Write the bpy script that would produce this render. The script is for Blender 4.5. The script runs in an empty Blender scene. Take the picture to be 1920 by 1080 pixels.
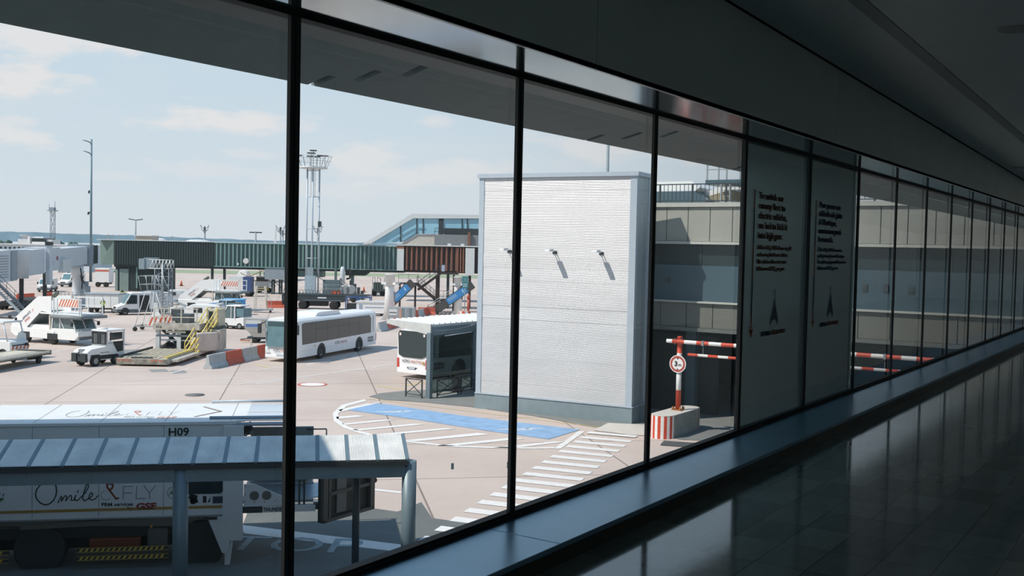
import bpy, bmesh, math, random
from mathutils import Vector, Matrix, noise
C = bpy.context.scene.collection
SC = bpy.context.scene
PI = math.pi
random.seed(7)

# ---------------------------------------------------------------- camera
CAM_LOC = (0, 0, 8)
CAM_ROWS = ((0.8305474, 0.5565501, 0.021049), (-0.0382921, 0.0193582, 0.9990791), (0.5556301, -0.8305885, 0.0373894))
LENS = 36.0951
cam_d = bpy.data.cameras.new('camera'); cam_d.sensor_width = 36; cam_d.lens = LENS
cam_d.clip_start = 0.05; cam_d.clip_end = 20000
cam = bpy.data.objects.new('camera', cam_d); C.objects.link(cam)
mw = Matrix(CAM_ROWS).transposed().to_4x4(); mw.translation = CAM_LOC
cam.matrix_world = mw
SC.camera = cam

# ---------------------------------------------------------------- sky, sun, exposure
SC.view_settings.view_transform = 'Standard'
SC.view_settings.look = 'None'
SC.view_settings.exposure = 0.22
SC.view_settings.gamma = 1.0
SC.view_settings.use_curve_mapping = False

sun_d = bpy.data.lights.new('sun', 'SUN'); sun_d.energy = 4.6; sun_d.angle = 0.01
sun_d.color = (1.0, 0.93, 0.86)
sun = bpy.data.objects.new('sun', sun_d); C.objects.link(sun)
SUN_TRAVEL = Vector((0.40, 0.74, -1.0)).normalized()
sun.rotation_euler = SUN_TRAVEL.to_track_quat('-Z', 'Y').to_euler()
sun.location = (-60, -40, 90)

W = bpy.data.worlds.new('sky'); SC.world = W; W.use_nodes = True
def build_sky():
    nt = W.node_tree; N = nt.nodes; L = nt.links; N.clear()
    def n(t, **k):
        o = N.new(t)
        for a, v in k.items(): setattr(o, a, v)
        return o
    def math_(op, a, b=None, c=None, clamp=False):
        o = n('ShaderNodeMath', operation=op, use_clamp=clamp)
        for i, v in enumerate((a, b, c)):
            if v is None: continue
            if isinstance(v, (int, float)): o.inputs[i].default_value = v
            else: L.new(v, o.inputs[i])
        return o.outputs[0]
    tc = n('ShaderNodeTexCoord'); nm = n('ShaderNodeVectorMath', operation='NORMALIZE')
    L.new(tc.outputs['Generated'], nm.inputs[0])
    sp = n('ShaderNodeSeparateXYZ'); L.new(nm.outputs[0], sp.inputs[0])
    x, y, z = sp.outputs
    el = math_('ARCSINE', z); az = math_('ARCTAN2', x, y)
    rp = n('ShaderNodeValToRGB'); L.new(math_('MULTIPLY', math_('MAXIMUM', z, 0), 1.0), rp.inputs[0])
    cr = rp.color_ramp
    cr.elements[0].position = 0.0; cr.elements[0].color = SKY[0]
    cr.elements[1].position = 1.0; cr.elements[1].color = SKY[-1]
    for p, c in ((0.05, SKY[1]), (0.16, SKY[2]), (0.32, SKY[3]), (0.6, SKY[4])):
        e = cr.elements.new(p); e.color = c
    # cloud field: broken cumulus banks plus thin streaks towards the horizon
    cv = n('ShaderNodeCombineXYZ'); L.new(az, cv.inputs[0]); L.new(math_('MULTIPLY', el, 2.6), cv.inputs[1])
    nz = n('ShaderNodeTexNoise'); nz.inputs['Scale'].default_value = 17; nz.inputs['Detail'].default_value = 9
    nz.inputs['Roughness'].default_value = 0.62; L.new(cv.outputs[0], nz.inputs['Vector'])
    nf = math_('SUBTRACT', nz.outputs[0], 0.5)
    tot = None
    for (a, e, ra, re, st) in CLOUDS:
        d = math_('SQRT', math_('ADD', math_('POWER', math_('DIVIDE', math_('SUBTRACT', az, a), ra), 2.0),
                                math_('POWER', math_('DIVIDE', math_('SUBTRACT', el, e), re), 2.0)))
        v = math_('ADD', math_('SUBTRACT', 1.0, d), math_('MULTIPLY', nf, 3.4))
        v = math_('MULTIPLY', math_('MULTIPLY', v, 1.5, clamp=True), st)
        tot = v if tot is None else math_('MAXIMUM', tot, v)
    nb = n('ShaderNodeTexNoise'); nb.inputs['Scale'].default_value = 4.2; nb.inputs['Detail'].default_value = 8
    nb.inputs['Roughness'].default_value = 0.6
    cv2 = n('ShaderNodeCombineXYZ'); L.new(az, cv2.inputs[0]); L.new(math_('MULTIPLY', el, 4.5), cv2.inputs[1]); cv2.inputs[2].default_value = 3.7
    L.new(cv2.outputs[0], nb.inputs['Vector'])
    st = math_('MULTIPLY', math_('SUBTRACT', nb.outputs[0], 0.50), 2.2, clamp=True)
    tot = math_('MAXIMUM', tot, math_('MULTIPLY', st, 0.55))
    mx = n('ShaderNodeMix', data_type='RGBA'); L.new(tot, mx.inputs[0]); L.new(rp.outputs[0], mx.inputs[6])
    mx.inputs[7].default_value = CLOUD_COL
    bg = n('ShaderNodeBackground'); L.new(mx.outputs[2], bg.inputs[0]); bg.inputs[1].default_value = SKY_GAIN
    ou = n('ShaderNodeOutputWorld'); L.new(bg.outputs[0], ou.inputs[0])
def S(r, g=None, b=None, a=1.0):                      # sRGB 0-255 -> linear RGBA
    if g is None: r, g, b = r
    f = lambda v: v/255/12.92 if v/255 <= 0.04045 else ((v/255+0.055)/1.055)**2.4
    return (f(r), f(g), f(b), a)
SKY = [S(222, 230, 240), S(220, 231, 242), S(208, 227, 243), S(188, 217, 243), S(140, 182, 224), S(98, 148, 204)]
SKY_GAIN = 0.96
CLOUD_COL = S(238, 238, 242)
#            azimuth, elevation, half-width, half-height, strength
CLOUDS = [(-0.8552, 0.1151, 0.0835, 0.0166, 1),
          (-1.0363, 0.1380, 0.0472, 0.0226, 1),
          (-1.0279, 0.1749, 0.1015, 0.0134, 0.95),
          (-1.0403, 0.0865, 0.0341, 0.0119, 0.9),
          (-0.9891, 0.1420, 0.0177, 0.0065, 0.6),
          (-1.0340, 0.1025, 0.0213, 0.0055, 0.6),
          (-0.8404, 0.0837, 0.0293, 0.0050, 0.45),
          (-0.7309, 0.0829, 0.0562, 0.0152, 0.8),
          (-0.6693, 0.1213, 0.0231, 0.0071, 0.7),
          (-0.9484, 0.0594, 0.0322, 0.0077, 0.45),
          (-0.8644, 0.0679, 0.0783, 0.0109, 0.4),
          (-0.6745, 0.0693, 0.1033, 0.0184, 0.7),
          (-0.5254, 0.1031, 0.0716, 0.0203, 0.75),
          (-0.4182, 0.0940, 0.0595, 0.0151, 0.7),
          (-0.7659, 0.0539, 0.0813, 0.0101, 0.45)]
build_sky()

# ---------------------------------------------------------------- materials
MATS = {}
def mat(name, col, rough=0.6, metal=0.0, var=0.08, scale=3.0, spec=0.5, bump=0.0, bscale=40.0, emit=None, estr=0.0, stretch=(1, 1, 1), coat=0.0):
    """A principled material whose colour wanders a little with noise in the object's own space."""
    if name in MATS: return MATS[name]
    m = bpy.data.materials.new(name); m.use_nodes = True; MATS[name] = m
    nt = m.node_tree; N = nt.nodes; L = nt.links
    b = N['Principled BSDF']
    c = S(col)
    b.inputs['Roughness'].default_value = rough; b.inputs['Metallic'].default_value = metal
    b.inputs['Specular IOR Level'].default_value = spec
    if coat: b.inputs['Coat Weight'].default_value = coat
    if emit:
        b.inputs['Emission Color'].default_value = S(emit); b.inputs['Emission Strength'].default_value = estr
    tc = N.new('ShaderNodeTexCoord'); mp = N.new('ShaderNodeMapping'); mp.inputs['Scale'].default_value = stretch
    L.new(tc.outputs['Object'], mp.inputs[0])
    if var:
        nz = N.new('ShaderNodeTexNoise'); nz.inputs['Scale'].default_value = scale; nz.inputs['Detail'].default_value = 5
        L.new(mp.outputs[0], nz.inputs['Vector'])
        mr = N.new('ShaderNodeMapRange'); mr.inputs['From Min'].default_value = 0.3; mr.inputs['From Max'].default_value = 0.7
        mr.inputs['To Min'].default_value = 1-var*1.6; mr.inputs['To Max'].default_value = 1+var*0.8
        L.new(nz.outputs[0], mr.inputs[0])
        mx = N.new('ShaderNodeVectorMath'); mx.operation = 'SCALE'; mx.inputs[0].default_value = c[:3]
        L.new(mr.outputs[0], mx.inputs['Scale']); L.new(mx.outputs[0], b.inputs['Base Color'])
    else: b.inputs['Base Color'].default_value = c
    if bump:
        n2 = N.new('ShaderNodeTexNoise'); n2.inputs['Scale'].default_value = bscale; L.new(mp.outputs[0], n2.inputs['Vector'])
        bp = N.new('ShaderNodeBump'); bp.inputs['Strength'].default_value = bump; bp.inputs['Distance'].default_value = 0.02
        L.new(n2.outputs[0], bp.inputs['Height']); L.new(bp.outputs[0], b.inputs['Normal'])
    return m

def glass_mat(name, tint, ior=1.5, surfaces=3.0, rough=0.0):
    """Sheet glass: tinted see-through, mirror-like towards grazing angles (Fresnel of a multi-surface pane)."""
    if name in MATS: return MATS[name]
    m = bpy.data.materials.new(name); m.use_nodes = True; MATS[name] = m
    nt = m.node_tree; N = nt.nodes; L = nt.links; N.clear()
    ge = N.new('ShaderNodeNewGeometry'); dt = N.new('ShaderNodeVectorMath'); dt.operation = 'DOT_PRODUCT'
    L.new(ge.outputs['Normal'], dt.inputs[0]); L.new(ge.outputs['Incoming'], dt.inputs[1])
    def M_(op, a, b):
        o = N.new('ShaderNodeMath'); o.operation = op
        for i, v in enumerate((a, b)):
            if isinstance(v, (int, float)): o.inputs[i].default_value = v
            else: L.new(v, o.inputs[i])
        return o.outputs[0]
    cs = M_('ABSOLUTE', dt.outputs['Value'], 0.0); r0 = ((ior-1)/(ior+1))**2
    om = M_('SUBTRACT', 1-r0, M_('MULTIPLY', M_('POWER', M_('SUBTRACT', 1.0, cs), 5.0), 1-r0))   # Schlick, same from both sides
    pw = N.new('ShaderNodeMath'); pw.operation = 'POWER'; L.new(om, pw.inputs[0]); pw.inputs[1].default_value = surfaces
    tr = N.new('ShaderNodeBsdfTransparent'); tr.inputs[0].default_value = S(tint)
    gl = N.new('ShaderNodeBsdfGlossy'); gl.inputs['Roughness'].default_value = rough; gl.inputs[0].default_value = (0.9, 0.95, 1, 1)
    mx = N.new('ShaderNodeMixShader'); L.new(pw.outputs[0], mx.inputs[0]); L.new(gl.outputs[0], mx.inputs[1]); L.new(tr.outputs[0], mx.inputs[2])
    ou = N.new('ShaderNodeOutputMaterial'); L.new(mx.outputs[0], ou.inputs[0])
    return m

# ---------------------------------------------------------------- mesh building
class MB:
    """Collects boxes, bars, tubes and prisms; build() links them as ONE mesh object."""
    def __init__(s): s.v = []; s.f = []; s.mi = []; s.sm = []
    def add(s, vs, fs, m=0, smooth=False):
        o = len(s.v); s.v += [tuple(v) for v in vs]
        s.f += [tuple(i+o for i in f) for f in fs]; s.mi += [m]*len(fs); s.sm += [smooth]*len(fs)
        return s
    def bx(s, x0, x1, y0, y1, z0, z1, m=0):
        v = [(x0, y0, z0), (x1, y0, z0), (x1, y1, z0), (x0, y1, z0), (x0, y0, z1), (x1, y0, z1), (x1, y1, z1), (x0, y1, z1)]
        return s.add(v, [(0, 3, 2, 1), (4, 5, 6, 7), (0, 1, 5, 4), (1, 2, 6, 5), (2, 3, 7, 6), (3, 0, 4, 7)], m)
    def bc(s, c, d, m=0, rz=0.0, M=None):
        hx, hy, hz = d[0]/2, d[1]/2, d[2]/2
        R = M if M is not None else Matrix.Rotation(rz, 3, 'Z')
        v = [Vector(c)+R @ Vector((sx*hx, sy*hy, sz*hz)) for sz in (-1, 1) for sx, sy in ((-1, -1), (1, -1), (1, 1), (-1, 1))]
        return s.add(v, [(0, 3, 2, 1), (4, 5, 6, 7), (0, 1, 5, 4), (1, 2, 6, 5), (2, 3, 7, 6), (3, 0, 4, 7)], m)
    def bar(s, p, q, w, h=None, m=0, up=(0, 0, 1)):            # rectangular bar from p to q
        p, q = Vector(p), Vector(q); d = q-p; L = d.length
        if L < 1e-6: return s
        d /= L; u = Vector(up)
        if abs(d.dot(u)) > 0.98: u = Vector((1, 0, 0))
        sd = d.cross(u).normalized(); u = sd.cross(d); h = h or w
        v = [e+sd*(a*w/2)+u*(b*h/2) for e in (p, q) for a, b in ((-1, -1), (1, -1), (1, 1), (-1, 1))]
        return s.add(v, [(0, 1, 2, 3), (7, 6, 5, 4), (0, 4, 5, 1), (1, 5, 6, 2), (2, 6, 7, 3), (3, 7, 4, 0)], m)
    def tube(s, p, q, r, n=8, m=0, r2=None, cap=True):
        p, q = Vector(p), Vector(q); d = q-p
        if d.length < 1e-6: return s
        d.normalize(); u = Vector((0, 0, 1)) if abs(d.z) < 0.9 else Vector((1, 0, 0))
        a = d.cross(u).normalized(); b = d.cross(a); r2 = r if r2 is None else r2
        v = [p+(a*math.cos(t)+b*math.sin(t))*r for t in (2*PI*i/n for i in range(n))]
        v += [q+(a*math.cos(t)+b*math.sin(t))*r2 for t in (2*PI*i/n for i in range(n))]
        s.add(v, [(i, (i+1) % n, n+(i+1) % n, n+i) for i in range(n)], m, True)
        if cap: s.add(v, [tuple(range(n-1, -1, -1)), tuple(range(n, 2*n))], m)
        return s
    def path(s, pts, r, n=8, m=0, closed=False):
        P = [Vector(p) for p in pts]
        for i in range(len(P)-1+(1 if closed else 0)): s.tube(P[i], P[(i+1) % len(P)], r, n, m)
        return s
    def lathe(s, prof, n=20, m=0, c=(0, 0, 0), axis='Z', smooth=True):
        k = len(prof); v = []
        for r, h in prof:
            for i in range(n):
                t = 2*PI*i/n; a, b = r*math.cos(t), r*math.sin(t)
                p = {'Z': (a, b, h), 'X': (h, a, b), 'Y': (b, h, a)}[axis]
                v.append((p[0]+c[0], p[1]+c[1], p[2]+c[2]))
        f = [(j*n+i, j*n+(i+1) % n, (j+1)*n+(i+1) % n, (j+1)*n+i) for j in range(k-1) for i in range(n)]
        s.add(v, f, m, smooth)
        if prof[0][0] > 1e-5: s.add(v[:n], [tuple(range(n-1, -1, -1))], m)
        if prof[-1][0] > 1e-5: s.add(v[-n:], [tuple(range(n))], m)
        return s
    def prism(s, poly, a0, a1, axis='Y', m=0, taper=None):      # polygon in the two other axes, extruded along axis
        k = len(poly); v = []
        for a in (a0, a1):
            for p, q in poly:
                t = taper(p, q) if taper else 1.0
                v.append({'Y': (p, a*t, q), 'X': (a*t, p, q), 'Z': (p, q, a)}[axis])
        f = [tuple(range(k)), tuple(range(2*k-1, k-1, -1))]+[(i, k+i, k+(i+1) % k, (i+1) % k) for i in range(k)]
        return s.add(v, f, m)
    def quad(s, a, b, c, d, m=0): return s.add([a, b, c, d], [(0, 1, 2, 3)], m)
    def slab(s, pts, t, m=0):                                   # planar polygon with thickness t along its normal
        P = [Vector(p) for p in pts]; nrm = (P[1]-P[0]).cross(P[2]-P[0]).normalized()
        k = len(P); v = [p for p in P]+[p+nrm*t for p in P]
        return s.add(v, [tuple(range(k-1, -1, -1)), tuple(range(k, 2*k))]+[(i, (i+1) % k, k+(i+1) % k, k+i) for i in range(k)], m)
    def ball(s, c, r, n=10, m=0, sc=(1, 1, 1)):
        pr = [(max(1e-6, r*math.sin(PI*i/n)), -r*math.cos(PI*i/n)) for i in range(n+1)]
        o = len(s.v); s.lathe(pr, n*2, m)
        s.v[o:] = [(c[0]+x*sc[0], c[1]+y*sc[1], c[2]+z*sc[2]) for x, y, z in s.v[o:]]
        return s
    def build(s, name, mats, parent=None, loc=None, rz=0.0, bevel=0.0, kind=None, label=None):
        me = bpy.data.meshes.new(name); me.from_pydata(s.v, [], s.f)
        mats = mats if isinstance(mats, (list, tuple)) else [mats]
        for m in mats: me.materials.append(m)
        me.polygons.foreach_set('material_index', s.mi); me.polygons.foreach_set('use_smooth', s.sm)
        bm = bmesh.new(); bm.from_mesh(me); bmesh.ops.remove_doubles(bm, verts=bm.verts, dist=1e-5)
        bmesh.ops.recalc_face_normals(bm, faces=bm.faces); bm.to_mesh(me); bm.free(); me.update()
        o = bpy.data.objects.new(name, me); C.objects.link(o)
        if parent is not None: o.parent = parent
        if loc is not None: o.location = loc
        o.rotation_euler.z = rz
        if bevel:
            b = o.modifiers.new('bevel', 'BEVEL'); b.width = bevel; b.segments = 2; b.limit_method = 'ANGLE'; b.angle_limit = 0.6
        if kind: o['kind'] = kind
        if label: o['label'] = label
        return o
def thing(name, label, cat, loc=(0, 0, 0), rz=0.0, group=None):
    o = bpy.data.objects.new(name, None); C.objects.link(o); o.empty_display_size = 0.3
    o.location = loc if len(loc) == 3 else (loc[0], loc[1], 0); o.rotation_euler = (0, 0, rz)
    o['label'] = label; o['category'] = cat
    if group: o['group'] = group
    return o
def tag(o, label, cat, group=None, kind=None):
    o['label'] = label; o['category'] = cat
    if group: o['group'] = group
    if kind: o['kind'] = kind
    return o
def struct(o, label=None, cat=None):
    o['kind'] = 'structure'
    if label: o['label'] = label
    if cat: o['category'] = cat
    return o
def dup(root, label, loc, rz=0.0, group=None):
    r = root.copy(); C.objects.link(r); r.location = loc if len(loc) == 3 else (loc[0], loc[1], 0); r.rotation_euler = (0, 0, rz); r['label'] = label
    if group: r['group'] = group
    for ch in list(root.children):
        c = ch.copy(); C.objects.link(c); c.parent = r
        for g in list(ch.children):
            d = g.copy(); C.objects.link(d); d.parent = c
    return r
def text(body, size, m, name='lettering', parent=None, M=None, depth=0.004, ax='LEFT', sx=1.0, bold=0.0, spacing=1.0):
    """Lettering as mesh, lying in its local XY plane, placed by matrix M."""
    cu = bpy.data.curves.new(name, 'FONT'); cu.body = body; cu.size = size; cu.extrude = depth; cu.align_x = ax
    cu.offset = bold; cu.space_character = spacing; cu.resolution_u = 3; cu.space_line = 0.86
    t = bpy.data.objects.new('tmp', cu); C.objects.link(t)
    dg = bpy.context.evaluated_depsgraph_get(); me = bpy.data.meshes.new_from_object(t.evaluated_get(dg)); me.name = name
    bpy.data.objects.remove(t); bpy.data.curves.remove(cu)
    me.materials.clear(); me.materials.append(m)
    if sx != 1.0:
        for v in me.vertices: v.co.x *= sx
    o = bpy.data.objects.new(name, me); C.objects.link(o)
    if parent is not None: o.parent = parent
    if M is not None: o.matrix_local = M
    return o
def frame(o, xdir, ydir):                                       # matrix from an origin, an x axis and a (near) y axis
    x = Vector(xdir).normalized(); z = x.cross(Vector(ydir)).normalized(); y = z.cross(x)
    M = Matrix((x, y, z)).transposed().to_4x4(); M.translation = Vector(o); return M
def heading(a, b): return math.atan2(b[1]-a[1], b[0]-a[0])
def sun_shape_ok(): return True
def lattice(b, x0, y0, x1, y1, z0, z1, step, r, s=6):        # square lattice column
    cs = [(x0, y0), (x1, y0), (x1, y1), (x0, y1)]
    for c in cs: b.tube((*c, z0), (*c, z1), r*1.4, s)
    n_ = max(1, round((z1-z0)/step)); h = (z1-z0)/n_
    for k in range(n_):
        za, zb = z0+h*k, z0+h*(k+1)
        for i in range(4):
            p, q_ = cs[i], cs[(i+1) % 4]
            b.tube((*p, zb), (*q_, zb), r, s, cap=False)
            b.tube((*(p if k % 2 else q_), za), (*(q_ if k % 2 else p), zb), r, s, cap=False)
    return b

# ================================================================ the corridor we stand in
GX = -3.241                     # plane of the glass wall's inner faces
FZ, LZ, TZ = 6.338, 6.453, 8.990   # floor, ledge top, window head
FX, EX = -2.777, -2.760         # fascia plane, ledge front
PY0, PITCH = 1.815*1.75, 1.75   # mullion positions along the wall
YA, YB = -3.0, 45.9
zc = lambda y: 9.737-0.01785*(y-6.68)

def tile_mat():
    m = bpy.data.materials.new('polished_stone_tiles'); m.use_nodes = True
    nt = m.node_tree; N = nt.nodes; L = nt.links; b = N['Principled BSDF']
    tc = N.new('ShaderNodeTexCoord')
    mp = N.new('ShaderNodeMapping'); mp.inputs['Location'].default_value = (0.002, -0.018, 0); mp.inputs['Scale'].default_value = (1/0.2777, 1/0.4435, 1)
    L.new(tc.outputs['Object'], mp.inputs[0])
    sp = N.new('ShaderNodeSeparateXYZ'); L.new(mp.outputs[0], sp.inputs[0])
    def M_(op, a, bb=None):
        o = N.new('ShaderNodeMath'); o.operation = op
        for i, v in enumerate((a, bb)):
            if v is None: continue
            if isinstance(v, (int, float)): o.inputs[i].default_value = v
            else: L.new(v, o.inputs[i])
        return o.outputs[0]
    ix = M_('FLOOR', sp.outputs[0]); fx = M_('FRACT', sp.outputs[0])
    sh = M_('MULTIPLY', M_('FRACT', M_('MULTIPLY', ix, 0.5)), 1.0)
    yy = sp.outputs[1]
    iy = M_('FLOOR', yy); fy = M_('FRACT', yy)
    ex = M_('MINIMUM', fx, M_('SUBTRACT', 1.0, fx)); ey = M_('MINIMUM', fy, M_('SUBTRACT', 1.0, fy))
    jt = M_('MAXIMUM', M_('LESS_THAN', ex, 0.008), M_('LESS_THAN', ey, 0.005))
    cv = N.new('ShaderNodeCombineXYZ'); L.new(ix, cv.inputs[0]); L.new(iy, cv.inputs[1])
    wn = N.new('ShaderNodeTexWhiteNoise'); wn.noise_dimensions = '2D'; L.new(cv.outputs[0], wn.inputs['Vector'])
    rp = N.new('ShaderNodeValToRGB'); L.new(wn.outputs[0], rp.inputs[0])
    rp.color_ramp.elements[0].color = S(112, 124, 122); rp.color_ramp.elements[1].color = S(140, 150, 146)
    nz = N.new('ShaderNodeTexNoise'); nz.inputs['Scale'].default_value = 6; nz.inputs['Detail'].default_value = 8
    mp2 = N.new('ShaderNodeMapping'); mp2.inputs['Scale'].default_value = (4, 1, 1); L.new(tc.outputs['Object'], mp2.inputs[0]); L.new(mp2.outputs[0], nz.inputs['Vector'])
    m1 = N.new('ShaderNodeMix'); m1.data_type = 'RGBA'; m1.inputs[0].default_value = 0.25; L.new(rp.outputs[0], m1.inputs[6]); L.new(nz.outputs[0], m1.inputs[7]); m1.blend_type = 'SOFT_LIGHT'
    m2 = N.new('ShaderNodeMix'); m2.data_type = 'RGBA'; L.new(jt, m2.inputs[0]); L.new(m1.outputs[2], m2.inputs[6]); m2.inputs[7].default_value = S(52, 54, 52)
    L.new(m2.outputs[2], b.inputs['Base Color'])
    mr = N.new('ShaderNodeMapRange'); L.new(nz.outputs[0], mr.inputs[0]); mr.inputs['To Min'].default_value = 0.05; mr.inputs['To Max'].default_value = 0.13
    L.new(mr.outputs[0], b.inputs['Roughness'])
    b.inputs['Specular IOR Level'].default_value = 0.9
    n3 = N.new('ShaderNodeTexNoise'); n3.inputs['Scale'].default_value = 1.6; L.new(tc.outputs['Object'], n3.inputs['Vector'])
    bp = N.new('ShaderNodeBump'); bp.inputs['Strength'].default_value = 0.05; bp.inputs['Distance'].default_value = 0.01
    L.new(n3.outputs[0], bp.inputs['Height']); L.new(bp.outputs[0], b.inputs['Normal'])
    return m
M_ALU_DK = mat('dark_window_metal', (46, 52, 52), 0.42, 0.0, 0.05)
M_LEDGE = mat('ledge_metal', (128, 172, 200), 0.30, 0.55, 0.06, 2.0, spec=0.8)  # blue cast of the sky is put into this base colour
M_CEIL = mat('ceiling_metal', (190, 200, 198), 0.4, 0.0, 0.03, 1.5)
M_FASC = mat('fascia_metal', (214, 224, 222), 0.24, 0.0, 0.03, 1.5, spec=0.4)
M_SOFF = mat('polished_soffit_metal', (140, 158, 164), 0.10, 0.9, 0.03, 1.0, bump=0.06, bscale=1.1)
M_BLACK = mat('black_rubber', (20, 22, 22), 0.6, 0, 0.03)
M_WALL = mat('corridor_wall_paint', (214, 216, 212), 0.6, 0, 0.03)
M_GLASS = glass_mat('window_glass', (243, 244, 241), 1.5, 3.0)
M_FROST = None

o = MB().bx(-3.3, 3.6, YA, YB, FZ-0.3, FZ).build('floor', tile_mat(), kind='structure')
o = MB().bx(GX-0.2, EX, YA, YB, FZ-0.02, LZ-0.03).build('trim_1', mat('ledge_front', (62, 66, 64), 0.35, 0, 0.04), kind='structure')
# ledge top in lengths, joints where the photo shows them
js = [YA, 4.62, 9.98, 15.34, 20.7, 26.06, 31.42, 36.78, 42.14, YB]
for i in range(len(js)-1):
    MB().bx(GX-0.10, EX+0.012, js[i]+0.002, js[i+1]-0.002, LZ-0.03, LZ).build('windowsill_%d' % (i+1), M_LEDGE, kind='structure', bevel=0.004)
# glass wall: mullions, head and foot rails, panes
for i in range(-2, 25):
    y = PY0+i*PITCH
    MB().bx(GX-0.020, GX, y-0.058, y, LZ, TZ).bx(GX-0.012, GX+0.004, y-0.030, y-0.026, LZ, TZ).build('trim_%d' % (i+4), M_ALU_DK, kind='structure')
MB().bx(GX-0.06, GX+0.012, YA, YB, LZ, LZ+0.022).bx(GX-0.06, GX-0.004, YA, YB, LZ+0.022, LZ+0.034).build('trim_40', M_BLACK, kind='structure')
MB().bx(GX-0.06, GX+0.006, YA, YB, TZ-0.018, TZ+0.03).build('trim_41', M_BLACK, kind='structure')
MB().bx(GX-0.32, GX-0.10, YA, YB, TZ+0.0, TZ+0.35).build('trim_42', mat('head_beam', (84, 92, 92), 0.5), kind='structure')
FROSTED = (3, 4)
for i in range(-2, 24):
    if i in FROSTED: continue
    y0, y1 = PY0+i*PITCH-0.03, PY0+(i+1)*PITCH-0.03
    x = GX-0.035
    MB().quad((x, y0, LZ), (x, y1, LZ), (x, y1, TZ), (x, y0, TZ)).build('window_%d' % (i+3), M_GLASS, kind='structure')

def frost_mat():
    m = bpy.data.materials.new('frosted_film_glass'); m.use_nodes = True
    nt = m.node_tree; N = nt.nodes; L = nt.links; N.clear()
    rf = N.new('ShaderNodeBsdfRefraction'); rf.inputs['Roughness'].default_value = 0.07; rf.inputs['IOR'].default_value = 1.35; rf.inputs[0].default_value = S(205, 222, 222)
    tl = N.new('ShaderNodeBsdfTranslucent'); tl.inputs[0].default_value = S(180, 200, 202)
    gl = N.new('ShaderNodeBsdfGlossy'); gl.inputs['Roughness'].default_value = 0.12
    lw = N.new('ShaderNodeFresnel'); lw.inputs[0].default_value = 1.45
    mx = N.new('ShaderNodeMixShader'); mx.inputs[0].default_value = 0.06; L.new(rf.outputs[0], mx.inputs[1]); L.new(tl.outputs[0], mx.inputs[2])
    m2 = N.new('ShaderNodeMixShader'); L.new(lw.outputs[0], m2.inputs[0]); L.new(mx.outputs[0], m2.inputs[1]); L.new(gl.outputs[0], m2.inputs[2])
    ou = N.new('ShaderNodeOutputMaterial'); L.new(m2.outputs[0], ou.inputs[0])
    return m
M_FROST = frost_mat()
M_RUST = mat('print_brown', (92, 50, 30), 0.6, 0, 0.0); M_NAVY = mat('print_navy', (24, 34, 66), 0.6, 0, 0.0); M_GREYP = mat('print_grey', (84, 92, 104), 0.6, 0, 0.0)
M_ARROW = mat('print_rust', (150, 66, 34), 0.6, 0, 0.0)
def gl_pt(px, py): return (px, py)
def width(o):
    xs = [v.co.x for v in o.data.vertices]; return max(xs)-min(xs)
def frosted(i, name, head, body, c_head, c_body, dy, ref_w):
    y0, y1 = PY0+i*PITCH-0.03, PY0+(i+1)*PITCH-0.03
    w = MB().bx(GX-0.045, GX-0.033, y0, y1, LZ, TZ).build(name, M_FROST)
    struct(w)
    X = GX-0.028
    F_ = lambda y, z: frame((X, y+dy, z), (0, 1, 0), (0, 0, 1))
    ar = MB(); z0, z1, ax = 7.26, 8.572, 8.689+dy
    for k in range(8):
        za, zb = z1+(z0+0.06-z1)*k/8, z1+(z0+0.06-z1)*(k+1)/8
        ar.bx(X-0.001, X+0.002, ax-0.010, ax+0.010, zb, za, m=(0, 1, 1, 0, 0, 1, 1, 0)[k])
    ar.add([(X+0.002, ax-0.075, z0+0.12), (X+0.002, ax, z0), (X+0.002, ax+0.075, z0+0.12), (X+0.002, ax+0.03, z0+0.075), (X+0.002, ax-0.03, z0+0.075)], [(0, 1, 4), (1, 2, 3), (1, 3, 4)], 0)
    a = ar.build('arrow', [M_ARROW, M_NAVY], w); a['label'] = 'long thin arrow pointing down, rust and navy'
    def block(lines, ref, wid, size, y, z, dz, m, name, bold):
        r = text(lines[ref], size, m, name, w, F_(y, z-ref*dz), bold=bold); sx = wid/width(r)
        bpy.data.objects.remove(r)
        for k, ln in enumerate(lines): text(ln, size, m, name, w, F_(y, z-k*dz), sx=sx, bold=bold)
    block(head, ref_w[0], ref_w[1], 0.085, 8.799, 8.501, 0.0885, c_head, 'headline', 0.0008)
    block(body, ref_w[2], ref_w[3], 0.056, 8.791, 8.049, 0.064, c_body, 'small_print', 0.0)
    e = MB(); ey, ez = 9.276+dy, 7.347
    for k in range(-7, 8):
        t = abs(k)/7; base = ez+0.055*math.sqrt(max(0, 1-(t/0.8)**2))
        if abs(k) >= 6: base = ez+0.012*(abs(k)-6)
        top = ez+(0.333 if k == 0 else 0.235-0.17*((abs(k)-1)/6)**0.8)
        e.bx(X, X+0.002, ey+k*0.0145-0.0042, ey+k*0.0145+0.0042, base, top)
    e.build('emblem', M_GREYP, w)
    for tx, m, ya, yb, b in (('PARIS', M_NAVY, 8.953, 9.170, 0.002), ('A\u00c9ROPORT', mat('print_red_brown', (112, 48, 38), 0.6, 0, 0.0), 9.193, 9.59, 0.0)):
        r = text(tx, 0.056, m, 'lettering', w, F_(ya, 7.263), bold=b); sx = (yb-ya)/width(r)
        for v in r.data.vertices: v.co.x *= sx
    return w
frosted(3, 'window_6', ['To switch our', 'runway fleet to', 'electric vehicles,', 'we had to kick it', 'into high gear.'],
        ['At Paris-Orly, 100% of our car park', 'and runway shuttles are electric.', 'This solution allows us to save', '530 tonnes of CO\u2082 per year.'], M_RUST, mat('print_brown_light', (104, 72, 56), 0.6, 0, 0), 0.0, (2, 0.739, 0, 0.917))
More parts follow.
